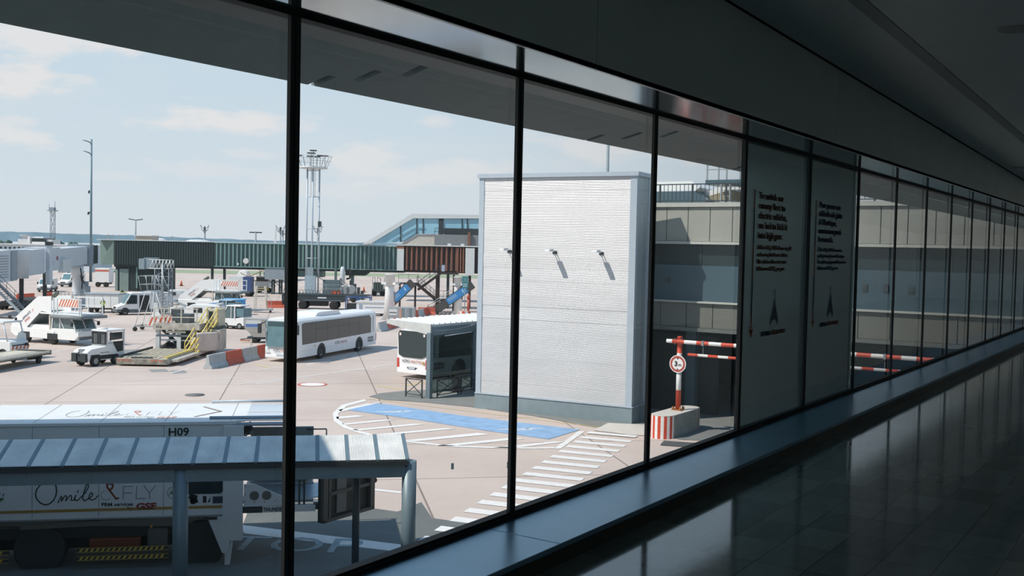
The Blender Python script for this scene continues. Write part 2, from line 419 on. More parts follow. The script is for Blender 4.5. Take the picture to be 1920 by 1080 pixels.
frosted(4, 'window_7', ['Pour passer nos', 'v\u00e9hicules de piste', "\u00e0 l'\u00e9lectrique,", 'nous avons pass\u00e9', 'la seconde.'],
        ['\u00c0 Paris-Orly, 100% des navettes', 'parking et sur piste sont \u00e9lectriques.', "Une solution qui permet d'\u00e9conomiser", '530 tonnes de CO\u2082 par an.'], M_NAVY, mat('print_navy_light', (66, 76, 96), 0.6, 0, 0), 1.742, (1, 0.803, 2, 1.016))


# soffit strip, fascia, ceiling
MB().bx(GX-0.1, FX+0.0, YA, YB, TZ+0.004, TZ+0.03).build('trim_43', M_SOFF, kind='structure')
fj = [YA]+[4.935+4.45*k for k in range(-1, 9)]+[YB]
for k in range(len(fj)-1):
    a, b = fj[k]+0.003, fj[k+1]-0.003
    MB().add([(FX, a, TZ), (FX, b, TZ), (FX, b, zc(b)), (FX, a, zc(a)), (FX-0.02, a, TZ), (FX-0.02, b, TZ), (FX-0.02, b, zc(b)), (FX-0.02, a, zc(a))],
             [(0, 1, 2, 3), (7, 6, 5, 4), (0, 4, 5, 1), (3, 2, 6, 7), (0, 3, 7, 4), (1, 5, 6, 2)]).build('trim_%d' % (44+k), M_FASC, kind='structure')
def czquad(x0, x1, dz, name, m, t=0.05):
    za, zb = zc(YA)+dz, zc(YB)+dz
    return MB().add([(x0, YA, za), (x1, YA, za), (x1, YB, zb), (x0, YB, zb), (x0, YA, za+t), (x1, YA, za+t), (x1, YB, zb+t), (x0, YB, zb+t)],
                    [(0, 3, 2, 1), (4, 5, 6, 7), (0, 1, 5, 4), (1, 2, 6, 5), (2, 3, 7, 6), (3, 0, 4, 7)]).build(name, m, kind='structure')
czquad(FX+0.03, 3.6, 0.0, 'ceiling', M_CEIL)
czquad(-2.04, -1.93, -0.006, 'trim_70', mat('ceiling_strip', (120, 130, 130), 0.4, 0, 0.02), 0.004)
czquad(FX-0.02, FX+0.04, 0.02, 'trim_71', M_BLACK)
MB().bx(3.5, 3.7, YA, YB, FZ-0.3, 10.2).build('wall_right', M_WALL, kind='structure')
MB().bx(-3.3, 3.7, YA-0.2, YA, FZ-0.3, 10.2).build('wall_back', M_WALL, kind='structure')
MB().bx(-3.3, 3.7, YB, YB+0.2, FZ-0.3, 10.2).build('wall_far', M_WALL, kind='structure')
MB().bx(-3.32, 3.7, YA, YB, 0.0, FZ-0.3).build('wall_lower', mat('terminal_base_cladding', (120, 124, 122), 0.6), kind='structure')
MB().bx(-3.32, 3.8, YA-0.3, YB, 9.86, 10.3).build('roof', mat('terminal_roof', (120, 124, 122), 0.7), kind='structure')

# ceiling downlights
M_LAMP = mat('downlight_glow', (255, 236, 205), 0.4, 0, 0, emit=(255, 232, 196), estr=14.0)
M_LAMPOFF = mat('downlight_unlit', (26, 28, 28), 0.4, 0, 0)
M_TRIMR = mat('downlight_ring', (150, 154, 150), 0.35, 0.3, 0.02)
def downlight(x, y, lit, label):
    t = thing('ceiling_downlight', label, 'ceiling light', (x, y, zc(y)), 0, 'round downlights along the corridor ceiling')
    MB().lathe([(0.112, -0.006), (0.125, -0.008), (0.13, 0.0), (0.10, 0.002)], 28).build('ring', M_TRIMR, t)
    MB().lathe([(0.001, -0.005), (0.100, -0.005), (0.100, 0.004), (0.001, 0.004)], 28).build('lens', M_LAMP if lit else M_LAMPOFF, t)
    return t
d0 = downlight(-1.2, 8.4, True, 'lit round downlight in the dark ceiling at the top right corner')
downlight(-2.50, 18.7, False, 'unlit dark round downlight in the ceiling at the right edge')
for k in range(0, 20):
    dup(d0, 'lit round downlight of the row over the walkway, mirrored in the glass', (0.45, 1.85+2.045*k, zc(1.85+2.045*k)))

# canopy outside, over the glass: overlapping folded slats in 4.45 m lengths, and an unseen solid deck added to block the sun
M_CAN = mat('canopy_slat_metal', (118, 134, 136), 0.55, 0, 0.05, 1.0, stretch=(1, 6, 1))
rows = [-6.05, -5.58, -5.10, -4.66, -4.24, -3.84, -3.45]
cy = [-3.0+0.0]+[6.0+4.45*k for k in range(-1, 9)]+[YB]
n = 0
for k in range(len(cy)-1):
    a, b = cy[k]+0.05, cy[k+1]-0.05
    cn = MB()
    for r in range(len(rows)-1):
        x0, x1 = rows[r], rows[r+1]+0.02
        cn.prism([(x0, 9.30), (x0+0.06, 9.285), (x1, 9.40), (x1, 9.46), (x0+0.02, 9.46), (x0, 9.36)], a, b, 'Y')
        cn.prism([(x0+0.02, 9.33), (x1-0.02, 9.42), (x1-0.02, 9.46), (x0+0.02, 9.46)], a-0.06, b+0.06, 'Y')
    n += 1; cn.build('canopy_trim_%d' % n, M_CAN, kind='structure')
MB().bx(-6.05, -3.3, YA, YB, 9.46, 9.86).build('canopy_sunblock', mat('canopy_deck', (130, 136, 136), 0.6), kind='structure')

# ================================================================ apron
JROT, JX, JY = -45.0, -3.72, -35.2
def concrete_mat():
    m = bpy.data.materials.new('apron_concrete'); m.use_nodes = True
    nt = m.node_tree; N = nt.nodes; L = nt.links; b = N['Principled BSDF']; b.inputs['Roughness'].default_value = 0.85
    tc = N.new('ShaderNodeTexCoord')
    rp = N.new('ShaderNodeValToRGB'); rp.color_ramp.elements[0].color = S(184, 168, 158); rp.color_ramp.elements[1].color = S(206, 191, 181)
    rp.color_ramp.elements[0].position = 0.3; rp.color_ramp.elements[1].position = 0.7
    nz = N.new('ShaderNodeTexNoise'); nz.inputs['Scale'].default_value = 0.09; nz.inputs['Detail'].default_value = 10; nz.inputs['Roughness'].default_value = 0.65
    L.new(tc.outputs['Object'], nz.inputs['Vector']); L.new(nz.outputs[0], rp.inputs[0])
    # slab joints
    mp = N.new('ShaderNodeMapping'); mp.inputs['Rotation'].default_value = (0, 0, math.radians(JROT)); mp.inputs['Location'].default_value = (JX, JY, 0)
    L.new(tc.outputs['Object'], mp.inputs[0])
    br = N.new('ShaderNodeTexBrick'); br.inputs['Scale'].default_value = 1.0; br.offset = 0.0
    br.inputs['Brick Width'].default_value = 8.1; br.inputs['Row Height'].default_value = 6.23; br.inputs['Mortar Size'].default_value = 0.035; br.inputs['Mortar Smooth'].default_value = 0.0
    br.inputs['Color1'].default_value = (1, 1, 1, 1); br.inputs['Color2'].default_value = (0.93, 0.93, 0.93, 1); br.inputs['Mortar'].default_value = (0.45, 0.43, 0.42, 1)
    L.new(mp.outputs[0], br.inputs['Vector'])
    mx = N.new('ShaderNodeMix'); mx.data_type = 'RGBA'; mx.blend_type = 'MULTIPLY'; mx.inputs[0].default_value = 1.0
    L.new(rp.outputs[0], mx.inputs[6]); L.new(br.outputs[0], mx.inputs[7])
    n2 = N.new('ShaderNodeTexNoise'); n2.inputs['Scale'].default_value = 30; n2.inputs['Detail'].default_value = 4; L.new(tc.outputs['Object'], n2.inputs['Vector'])
    m2 = N.new('ShaderNodeMix'); m2.data_type = 'RGBA'; m2.blend_type = 'SOFT_LIGHT'; m2.inputs[0].default_value = 0.25
    L.new(mx.outputs[2], m2.inputs[6]); L.new(n2.outputs[0], m2.inputs[7]); L.new(m2.outputs[2], b.inputs['Base Color'])
    return m

MB().quad((-900, -60, 0), (60, -60, 0), (60, 700, 0), (-900, 700, 0)).build('ground', concrete_mat(), kind='structure')
M_ASPH = mat('asphalt', (104, 108, 106), 0.9, 0, 0.08, 1.2, bump=0.2, bscale=60)
M_ASPH2 = mat('asphalt_pale', (128, 130, 127), 0.9, 0, 0.08, 1.2, bump=0.2, bscale=60)
M_WHITE = mat('road_paint_white', (226, 224, 220), 0.75, 0, 0.06, 6)
M_BLUEP = mat('road_paint_blue', (138, 172, 206), 0.75, 0, 0.10, 2)
M_YELP = mat('road_paint_yellow', (226, 206, 130), 0.75, 0, 0.06, 3)
M_RED_P = mat('road_paint_red', (196, 96, 74), 0.75, 0, 0.06, 3)
def flat(pts, z, name, m, kind='structure'):
    P = [(p[0], p[1], z) for p in pts]
    return MB().slab(P if (Vector(P[1])-Vector(P[0])).cross(Vector(P[2])-Vector(P[0])).z > 0 else P[::-1], 0.004).build(name, m, kind=kind)
# asphalt: kerbed island under the tower and bus shelter, and the strip below us
isl = [(-36.511, 41.1), (-36.886, 42.386), (-36.53, 44.129), (-34.537, 47.445), (-34, 60), (-8, 60), (-3.4, 50), (-3.4, 30), (-17.079, 40.902), (-18.322, 40.489), (-20.027, 41.391), (-21.258, 42.14), (-21.893, 41.779), (-22.603, 40.796), (-23.357, 40.891), (-26.431, 41.595), (-30.427, 41.83), (-32.929, 41.516), (-35.168, 40.757)]
flat(isl, 0.02, 'pavement_island', M_ASPH2)
low = [(-23.034, 12.647), (-28.022, 15.383), (-22.337, 19.868), (-24.005, 21.661), (-23.605, 23.296), (-20.898, 23.556), (-19.868, 23.723), (-20.041, 25.09), (-18.592, 23.793), (-16.971, 24.101), (-14.823, 24.585), (-3.4, 19), (-3.4, -10), (-40, -10)]
flat(low, 0.008, 'road_patch', M_ASPH)
# wall-side strip stays pale: a light drain slab at the crossing's end
flat([(-22.164, 39.913), (-22.622, 42.098), (-21.036, 42.895), (-19.736, 40.272), (-20.434, 40.014)], 0.026, 'pavement_slab', mat('pale_slab', (206, 200, 192), 0.8, 0, 0.04))
# zebra crossing: each bar is a quad between its left and right ends
for k in range(18):
    zm = MB(); a = Vector((-17.50-0.2875*k, 21.95+1.0835*k, 0.034 if k > 15 else 0.014)); u = Vector((0.975, 0.22, 0))*2.2; v = Vector((-0.257, 0.966, 0))*0.26
    if k < 17: zm.quad(a-v, a+u-v, a+u+v, a+v).build('road_marking_crossing_%d' % (k+1), M_WHITE, kind='structure')

# blue reserved bay and the white hatched lens round it
flat([(-34.302, 37.037), (-34.605, 39.531), (-33.674, 39.647), (-29.241, 39.344), (-22.759, 39.757), (-22.615, 36.85), (-25.808, 36.791), (-30.004, 37.056)], 0.012, 'road_marking_bay', M_BLUEP)
arc = [(-36.054, 40.214), (-35.563, 37.964), (-34.15, 35.876), (-32.544, 34.266), (-30.962, 33.244), (-29.559, 32.733), (-28.451, 32.535), (-26.848, 32.49), (-24.885, 32.805), (-23.208, 33.781), (-21.989, 34.659), (-21.349, 35.339)]
arc2 = [(-35.596, 39.869), (-35.128, 37.885), (-33.853, 35.927), (-32.462, 34.528), (-31.115, 33.646), (-29.73, 33.091), (-28.586, 32.824), (-27.002, 32.743), (-25.022, 33.056), (-23.366, 34.009), (-22.139, 34.894), (-21.53, 35.552)]
mk = MB()
for i in range(len(arc)-1):
    mk.quad((*arc[i], 0.014), (*arc[i+1], 0.014), (*arc2[i+1], 0.014), (*arc2[i], 0.014))
P = lambda a, b, c, d: mk.quad((*a, 0.014), (*b, 0.014), (*c, 0.014), (*d, 0.014))
P((-21.358, 35.188), (-21.141, 35.37), (-22.39, 39.544), (-22.627, 39.341))
P((-34.629, 36.748), (-34.178, 36.492), (-34.29, 39.335), (-34.927, 39.244))
for q in [((-33.288, 35.188), (-32.838, 34.785), (-32.367, 36.195), (-32.893, 36.145)), ((-31.802, 33.967), (-31.432, 33.918), (-30.615, 36.328), (-31.081, 36.118)), ((-30.429, 33.178), (-30.043, 33.164), (-28.854, 36.33), (-29.344, 36.093)),
          ((-29.05, 32.672), (-28.579, 32.748), (-27.11, 36.378), (-27.587, 36.145)), ((-27.073, 32.76), (-26.588, 32.862), (-25.177, 36.138), (-25.806, 36.106)), ((-25.417, 32.65), (-24.854, 32.977), (-23.446, 36.305), (-24.016, 36.142)),
          ((-23.353, 33.802), (-22.712, 34.196), (-21.762, 36.787), (-22.169, 36.598))]: P(*q)
mk.build('road_marking_hatching', M_WHITE, kind='structure')
def wheelchair(c, ux, uy, s, name):                # painted wheelchair user
    m = MB(); U = Vector((*ux, 0)).normalized()*s; V = Vector((*uy, 0)).normalized()*s; O = Vector((*c, 0.018))
    pt = lambda a, b: O+U*a+V*b
    ring = [pt(0.42*math.cos(t)-0.05, 0.42*math.sin(t)-0.35) for t in [PI*0.62+i*PI*1.35/14 for i in range(15)]]
    def stroke(a, b, w):
        d = (b-a).normalized(); n_ = Vector((-d.y, d.x, 0))*w*s/2; m.quad(a-n_, b-n_, b+n_, a+n_)
    for i in range(14): stroke(ring[i], ring[i+1], 0.1)
    stroke(pt(0.0, 0.55), pt(0.05, -0.15), 0.14); stroke(pt(0.05, -0.15), pt(0.45, -0.15), 0.12); stroke(pt(0.45, -0.15), pt(0.62, -0.62), 0.12); stroke(pt(0.62, -0.62), pt(0.78, -0.56), 0.1); stroke(pt(0.02, 0.2), pt(0.38, 0.2), 0.09)
    hd = [pt(0.0+0.12*math.cos(2*PI*i/12), 0.76+0.12*math.sin(2*PI*i/12)) for i in range(12)]; m.add(hd, [tuple(range(12))])
    return m.build(name, M_WHITE, kind='structure')
wheelchair((-32.024, 38.39), (-0.83, -0.52), (0.5, 0.85), 0.95, 'road_marking_symbol_1')
wheelchair((-24.716, 38.256), (-0.83, -0.52), (0.5, 0.85), 0.95, 'road_marking_symbol_2')
# lane lines
ln = MB()
def line(a, b, w=0.16, z=0.010):
    a, b = Vector((*a, z)), Vector((*b, z)); d = (b-a).normalized(); n_ = Vector((-d.y, d.x, 0))*w/2; ln.quad(a-n_, b-n_, b+n_, a+n_)
def dashes(a, b, on, off, w=0.15):
    a, b = Vector(a), Vector(b); L = (b-a).length; t = 0
    while t < L: line(a+(b-a)*(t/L), a+(b-a)*(min(t+on, L)/L), w); t += on+off
for a, b in [((-44.637, 40.572), (-44.885, 42.951)), ((-45.038, 44.184), (-45.054, 46.708)), ((-45.148, 47.185), (-45.292, 50.835)), ((-45.318, 51.231), (-45.631, 53.765)), ((-49.585, 45.056), (-49.546, 47.539)), ((-47.828, 40.185), (-47.696, 41.673))]: line(a, b)
dashes((-49.435, 49.364), (-52.262, 62.063), 1.0, 1.0, 0.2)
line((-45.16, 39.463), (-45.523, 44.792), 0.12)
line((-63.497, 49.811), (-61.949, 51.415), 0.14); line((-50.908, 35.992), (-49.483, 39.984), 0.1); line((-52.019, 40.429), (-53.396, 42.971), 0.12)
line((-67.793, 42.596), (-86.855, 72.185), 0.12); line((-81.391, 53.655), (-91.064, 64.52), 0.12)
line((-22.53, 25.381), (-21.337, 25.676), 0.22); line((-34.572, 38.847), (-34.903, 40.242), 0.12)
line((-80.604, 91.254), (-89.484, 106.116), 0.15)
ln.build('road_marking_lines', M_WHITE, kind='structure')
ln = MB(); line((-39.186, 44.692), (-36.871, 44.4), 0.12); line((-52.023, 47.265), (-49.794, 46.467), 0.12); line((-38.166, 45.952), (-37.782, 47.601), 0.2); line((-36.036, 40.485), (-21.428, 40.899), 0.06, 0.028)
ln.build('road_marking_yellow', M_YELP, kind='structure')
ci = MB(); cc = (-42.145, 42.574); ra = 0.85
for r0, r1, m in ((0, ra*0.82, 0), (ra*0.82, ra, 1)):
    for i in range(28):
        t, u = 2*PI*i/28, 2*PI*(i+1)/28
        f = lambda r, t: (cc[0]+r*math.cos(t), cc[1]+r*math.sin(t), 0.012)
        ci.add([f(r0, t), f(r1, t), f(r1, u), f(r0, u)], [(0, 1, 2, 3)], m)
ci.build('road_marking_roundel', [M_WHITE, M_RED_P], kind='structure')
# slanting white stop line and lettering on the dark asphalt
ln = MB(); ln.quad((*(-22.372, 19.84), 0.016), (*(-21.637, 19.305), 0.016), (*(-17.135, 20.596), 0.016), (*(-17.55, 21.134), 0.016)); ln.build('road_marking_stop_line', M_WHITE, kind='structure')
st = text('STOP', 1.9, mat('worn_paint', (150, 166, 172), 0.8, 0, 0.2, 8), 'road_marking_stop', None, frame((*(-21.737, 17.376), 0.016), (0.84, 0.54, 0), (-0.54, 0.84, 0)), sx=1.0); struct(st)
# stains, manhole covers and patches in the slabs
pt = MB()
for q in [((-66.44, 46.191), (-65.13, 48.118), (-61.317, 45.043), (-61.981, 43.387)), ((-54.524, 40.684), (-54.014, 41.571), (-52.712, 40.887), (-53.244, 40)), ((-53.153, 41.228), (-52.752, 42.003), (-51.505, 41.292), (-51.694, 40.372)), ((-62.109, 39.98), (-63.157, 41.246), (-61.707, 40.378), (-61.493, 39.698))]:
    pt.quad(*[(*p, 0.006) for p in q])
pt.build('road_patch_repairs', mat('repair_patch', (140, 142, 140), 0.9, 0, 0.1), kind='structure')
cv = tag(MB().lathe([(0.5, 0.0), (0.5, 0.03), (0.001, 0.03)], 20).build('manhole_cover', mat('iron_cover', (110, 110, 108), 0.7), loc=(-43.632, 35.439, 0)), 'round iron cover set in the pale apron above the white lift truck', 'manhole cover')
tag(MB().lathe([(0.28, 0.0), (0.28, 0.03), (0.001, 0.03)], 16).build('manhole_cover', mat('iron_cover', (110, 110, 108), 0.7), loc=(-17.044, 24.637, 0)), 'small iron cover beside the zebra bars near the window', 'manhole cover')
tag(MB().bc((0, 0, 0.03), (1.5, 1.0, 0.02), rz=0.3).build('drain_cover', mat('iron_grate', (84, 88, 88), 0.7), loc=(-17.751, 39.403, 0)), 'square iron drain cover in front of the striped block', 'drain cover')
# grass beyond the taxiways
MB().quad((*(-334.449, 128.09), 0.02), (*(-142.37, 283.251), 0.02), (*(-126.802, 252.327), 0.02), (*(-300.23, 114.981), 0.02)).build('grass', mat('grass_field', (146, 158, 128), 0.95, 0, 0.1, 0.05), kind='stuff')
tag(bpy.data.objects['grass'], 'distant strip of mown green grass beyond the taxiway', 'grass')

# ================================================================ buildings close by
M_CLAD = mat('silver_cladding', (196, 197, 198), 0.38, 0.35, 0.05, 0.6, stretch=(0.4, 1, 3))
M_TRIMB = mat('pale_blue_trim', (176, 188, 198), 0.45, 0.1, 0.03)
M_PLINTH = mat('plinth_blue_grey', (128, 144, 150), 0.6, 0, 0.06)
M_STEEL = mat('galvanised_steel', (158, 164, 166), 0.45, 0.4, 0.08, 4)
M_DKSTEEL = mat('dark_steel', (62, 70, 74), 0.5, 0.2, 0.06, 4)
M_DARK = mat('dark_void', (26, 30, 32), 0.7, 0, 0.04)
M_WLAMP = mat('white_enamel', (228, 230, 230), 0.4, 0, 0.02)
t = thing('clad_tower_building', 'windowless tower clad in silver horizontal corrugated metal', 'building', (-29.96, 41.78, 0), math.atan2(0.90, 8.23))
TW, TD, TH = 8.28, 1.75, 11.62
MB().bx(-0.06, TW+0.06, -0.08, TD, 0, 0.76).build('plinth', M_PLINTH, t)
MB().bx(-0.06, TW+0.10, -0.12, TD, 0.76, 0.80).build('plinth_sill', M_TRIMB, t)
prof = []; z = 0.80; rnd = random.Random(3); ph = (TH-0.1-0.80)/17
for p in range(17):
    tl = rnd.uniform(-0.012, 0.014)
    for k in range(10):
        za = z+ph*k/10; off = 0.014+tl*(k/10)
        prof += [(-off, za), (-off-0.008, za+ph*0.035), (-off-0.008, za+ph*0.065), (-off, za+ph*0.1)]
    prof.append((0.0, z+ph)); z += ph
prof = [(0.1, 0.80)]+prof+[(0.1, TH-0.1)]
MB().prism([(a, b) for a, b in prof], 0.24, TW-0.30, 'X').build('front_cladding', M_CLAD, t)
sd = MB(); sd.bx(0.1, TW-0.02, 0.1, TD, 0.80, TH-0.1)
for k in range(17): sd.bx(TW-0.02, TW-0.005, 0.22, TD-0.18, 0.82+ph*k, 0.80+ph*(k+1)-0.02)
sd.build('body', mat('side_cladding_shade', (170, 180, 184), 0.42, 0.3, 0.04, 1), t)  # same cladding as the front, side shade put into a darker colour
for x0, x1, n_ in ((-0.04, 0.24, 'corner_trim'), (TW-0.30, TW+0.03, 'corner_trim')): MB().bx(x0, x1, -0.05, 0.2, 0.80, TH-0.1).build(n_, M_TRIMB, t)
MB().bx(TW-0.02, TW+0.03, TD-0.18, TD, 0.80, TH-0.1).build('corner_trim', M_TRIMB, t)
MB().bx(-0.12, TW+0.12, -0.14, TD+0.1, TH-0.1, TH+0.10).build('roof_cap', M_TRIMB, t)
for k in range(3):
    x = (1.72, 4.18, 6.60)[k]
    l = MB().bar((x-0.06, -0.02, 7.93), (x-0.06, -0.40, 7.97), 0.03).bar((x+0.06, -0.02, 7.93), (x+0.06, -0.40, 7.97), 0.03).bx(x-0.11, x+0.11, -0.06, 0, 7.84, 7.98).build('wall_lamp', M_DKSTEEL, t)
    MB().prism([(-0.38, 7.93), (-0.90, 7.95), (-0.90, 8.0), (-0.80, 8.05), (-0.42, 8.05), (-0.38, 8.0)], x-0.12, x+0.12, 'X').build('lamp_head', M_WLAMP, l)

# the wing at right angles to the corridor, over the vehicle passage
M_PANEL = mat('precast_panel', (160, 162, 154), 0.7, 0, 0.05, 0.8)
M_PANELD = mat('precast_panel_shaded', (112, 114, 106), 0.7, 0, 0.05, 0.8)  # darker copy of the panel, lower band's shade put into the colour
M_COPE = mat('coping', (186, 188, 180), 0.7, 0, 0.04)
M_BLUEW = mat('blue_grey_wall', (72, 94, 104), 0.3, 0, 0.05, 0.7)  # on the middle wall this dark tone holds its painted shade
YW = 46.0; XA, XB = -27.4, -3.35
t = thing('terminal_wing', 'long pale panelled terminal wing crossing behind the striped height barrier', 'building', (0, YW, 0))
MB().bx(XA, XB, -0.12, 14, 10.234, 10.44).build('coping', M_COPE, t)
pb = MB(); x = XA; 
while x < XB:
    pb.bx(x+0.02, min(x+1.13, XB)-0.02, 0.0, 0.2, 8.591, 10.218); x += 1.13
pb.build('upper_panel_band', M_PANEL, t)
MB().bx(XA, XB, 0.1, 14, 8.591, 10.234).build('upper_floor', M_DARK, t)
MB().bx(XA, XB, -0.14, 0.3, 8.444, 8.575).build('sill_band', M_COPE, t)
wb = MB().bx(XA, XB, 0.25, 14, 7.425, 8.444)
wb.build('window_band', mat('dark_band_glass', (42, 58, 62), 0.25, 0, 0.04, spec=0.6), t)
x = XA+0.6
while x < XB: MB().bx(x, x+0.06, 0.2, 0.3, 7.441, 8.444).build('window_mullion', M_DKSTEEL, t); x += 2.26
lw = MB().bx(XA, XB, 0.12, 14, 5.667, 7.425); lw.build('middle_wall', M_BLUEW, t)
for xs in (-21.77, -12.3, -11.4, -10.35):
    MB().bx(xs, xs+0.22, 0.04, 0.12, 6.521, 6.809).build('wall_box', M_DKSTEEL, t)
MB().bx(XA, XB, -0.16, 0.3, 5.618, 5.7).build('ledge', M_COPE, t)
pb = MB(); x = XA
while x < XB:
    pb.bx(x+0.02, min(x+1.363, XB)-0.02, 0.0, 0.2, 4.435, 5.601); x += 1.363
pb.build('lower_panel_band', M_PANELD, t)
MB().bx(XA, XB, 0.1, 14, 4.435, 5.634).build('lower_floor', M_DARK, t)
MB().bx(XA, XB, -0.1, 0.4, 4.238, 4.419).build('soffit_beam', mat('soffit_beam_grey', (104, 110, 106), 0.6), t)
for xs in (-26.9, -21.0, -15.1, -8.7):
    MB().bx(xs, xs+0.5, 1.0, 1.5, 0, 4.304).build('column', M_BLUEW, t)
MB().bx(XA, XB, 13.6, 14, 0, 4.435).bx(XA, XA+0.3, 0.3, 14, 0, 3.9).bx(XA, -19.6, 1.6, 1.9, 0, 3.9).build('back_wall', mat('passage_wall_shade', (44, 50, 52), 0.7), t)  # dark colour stands in for passage shade; left screens added over lit ground
for xs in (-18.5, -12.8):
    MB().bx(xs, xs+4.2, 13.5, 13.62, 0, 3.0).build('roller_door', mat('roller_door_dark', (44, 48, 50), 0.6), t)
# roof railing and what stands on the roof behind it
t = thing('roof_railing', 'black bar railing along the roof edge of the pale wing', 'railing', (0, YW+0.2, 10.44))
MB().bx(XA, XB, -0.03, 0.03, 0.88, 0.93).bx(XA, XB, -0.02, 0.02, 0.08, 0.12).build('rails', M_DKSTEEL, t)
x = XA; k = 0
while x < XB-0.2:
    MB().bx(x-0.035, x+0.035, -0.04, 0.04, 0, 0.92).build('post', M_DKSTEEL, t)
    b = MB()
    for j in range(1, 8): b.bx(x+j*0.215-0.012, x+j*0.215+0.012, -0.012, 0.012, 0.1, 0.9)
    b.build('baluster_panel', M_DKSTEEL, t); x += 1.72
t = thing('roof_ventilator', 'squat white rooftop ventilator hood behind the black railing', 'ventilator', (-24.807, 54.214, 10.44))
MB().prism([(-2.2, 0.5), (-2.2, 0), (2.2, 0), (2.2, 0.5), (1.5, 1.0), (-1.5, 1.0)], -1.5, 1.5, 'Y').build('base', M_BLUEW, t)
MB().prism([(-1.5, 1.0), (1.5, 1.0), (1.75, 1.2), (1.3, 1.55), (-1.3, 1.55), (-1.75, 1.2)], -1.4, 1.4, 'Y').build('hood', M_WLAMP, t)
t = thing('roof_shed', 'low white roof with a shallow gable behind the black railing', 'shed', (-21.85, 55.857, 10.44))
MB().prism([(-2.6, 0.0), (3.4, 0.0), (3.4, 0.2), (0.2, 1.55), (-2.6, 0.5)], -2, 2, 'Y').build('gable_roof', M_WLAMP, t)
MB().prism([(-1.9, 0.55), (2.6, 0.40), (0.2, 1.1)], -2.1, -2.02, 'Y').build('louvre', mat('louvre_ochre', (150, 142, 116), 0.7), t)
t = thing('roof_walkway', 'grey steel roof walkway on a bracket with tall rails', 'walkway', (-22.179, 52.571, 10.44))
MB().bx(0, 9, -1, 1, 1.25, 1.5).build('deck', M_BLUEW, t)
MB().prism([(3.3, 0), (4.2, 0), (4.3, 0.7), (4.9, 1.25), (1.2, 1.25), (2.6, 0.9), (3.2, 0.5)], -0.5, 0.5, 'Y').build('bracket', M_PLINTH, t)
for k, x in enumerate((0.05, 0.7, 1.15, 1.9, 3.3, 5.0, 7.0)):
    MB().bx(x, x+0.07, -1.0, -0.94, 1.5, (3.3, 3.5, 3.1, 3.0, 2.9, 2.8, 2.7)[k]).build('rail_post', M_STEEL, t)
MB().bar((0, -0.97, 2.6), (9, -0.97, 2.5), 0.06).bar((0.1, -0.97, 3.2), (1.3, -0.97, 3.1), 0.05).bar((0, -0.97, 2.05), (9, -0.97, 2.0), 0.05).build('rails', M_STEEL, t)
MB().bx(0.9, 1.0, -1.1, -1.05, 0, 1.3).bx(1.4, 1.5, -1.1, -1.05, 0, 1.3).bx(0.9, 1.5, -1.09, -1.06, 0.3, 0.34).bx(0.9, 1.5, -1.09, -1.06, 0.6, 0.64).bx(0.9, 1.5, -1.09, -1.06, 0.9, 0.94).build('ladder', M_STEEL, t)

# tall mast rising behind the tower
t = thing('lamp_mast', 'plain blue-grey mast rising behind the silver tower', 'mast', (-38.2, 70, 0))
MB().tube((0, 0, 0), (0, 0, 17.6), 0.16, 10, r2=0.11).build('pole', M_PLINTH, t)
MB().bx(-0.9, 0.9, -0.1, 0.1, 17.3, 17.5).build('floodlight_bar', M_DKSTEEL, t)

# the terminal block beyond the left edge of the view, which shades the shelter below us
a = Vector((-21.87, 15.144)); u = Vector((0.7071, 0.7071)); v = Vector((-0.7071, 0.7071))
P = lambda s, w: tuple(a+u*s+v*w)
t = thing('terminal_block', 'terminal block standing just outside the left edge of the window view', 'building', (*P(-3.3, -1.9), 0), math.radians(45))
MB().bx(-30, 0, -13, 0, 0, 13.6).build('walls', M_PANEL, t)
MB().bx(-30.2, 0.0, -13.2, 0.0, 13.6, 14.0).build('coping', M_COPE, t)
MB().bx(-29, -0.6, 0, 0.03, 4.2, 6.6).bx(-29, -0.6, 0, 0.03, 8.4, 10.8).build('window_band', mat('dark_band_glass', (42, 58, 62), 0.25), t)

# ---------------------------------------------------------------- height barrier
M_RED = mat('signal_red', (206, 74, 48), 0.5, 0, 0.06, 5); M_WHT = mat('signal_white', (232, 232, 230), 0.5, 0, 0.04, 5)
M_CONC = mat('concrete_block', (150, 156, 152), 0.85, 0, 0.14, 2.5, bump=0.3, bscale=25)
t = thing('height_barrier', 'red and white banded height barrier with hanging bar on a striped concrete block', 'barrier', (-19.10, 42.08, 0))
W2, L2, HB = 0.52, 2.05, 1.0
pts = []
for i in range(13): pts.append((W2*math.cos(PI+PI*i/12), -L2+W2+W2*math.sin(PI+PI*i/12)))
for i in range(13): pts.append((W2*math.cos(PI*i/12), L2-0.4-W2+W2*math.sin(PI*i/12)))
cb = MB()
cb.prism(pts, 0, HB-0.02, 'Z', 0); cb.prism([(p[0]*0.985, p[1]*0.99) for p in pts], HB-0.02, HB, 'Z', 1)
blk = cb.build('concrete_base', [M_CONC, mat('concrete_sunlit_top', (206, 202, 194), 0.8, 0, 0.05)], t)  # paler top and greyer sides put sun and shade into the concrete colours
def strip_band(x0, x1, m, nm):           # painted stripe round the near rounded end
    s_ = MB()
    for i in range(24):
        a0, a1 = PI+PI*i/24, PI+PI*(i+1)/24; am = (i+0.5)/24
        if x0 <= am < x1:
            r = W2+0.004; f = lambda a_, z_: (r*math.cos(a_), -L2+W2+r*math.sin(a_), z_)
            s_.add([f(a0, 0.0), f(a1, 0.0), f(a1, HB-0.02), f(a0, HB-0.02)], [(0, 1, 2, 3)])
    s_.build(nm, m, blk)
for k in range(12): strip_band(k/12, (k+1)/12, M_WHT if k % 2 else M_RED, 'painted_stripe')
MB().bx(W2-0.002, W2+0.003, 1.02, 1.10, 0, HB-0.04).build('painted_stripe', mat('dull_red', (150, 84, 70), 0.7), blk)
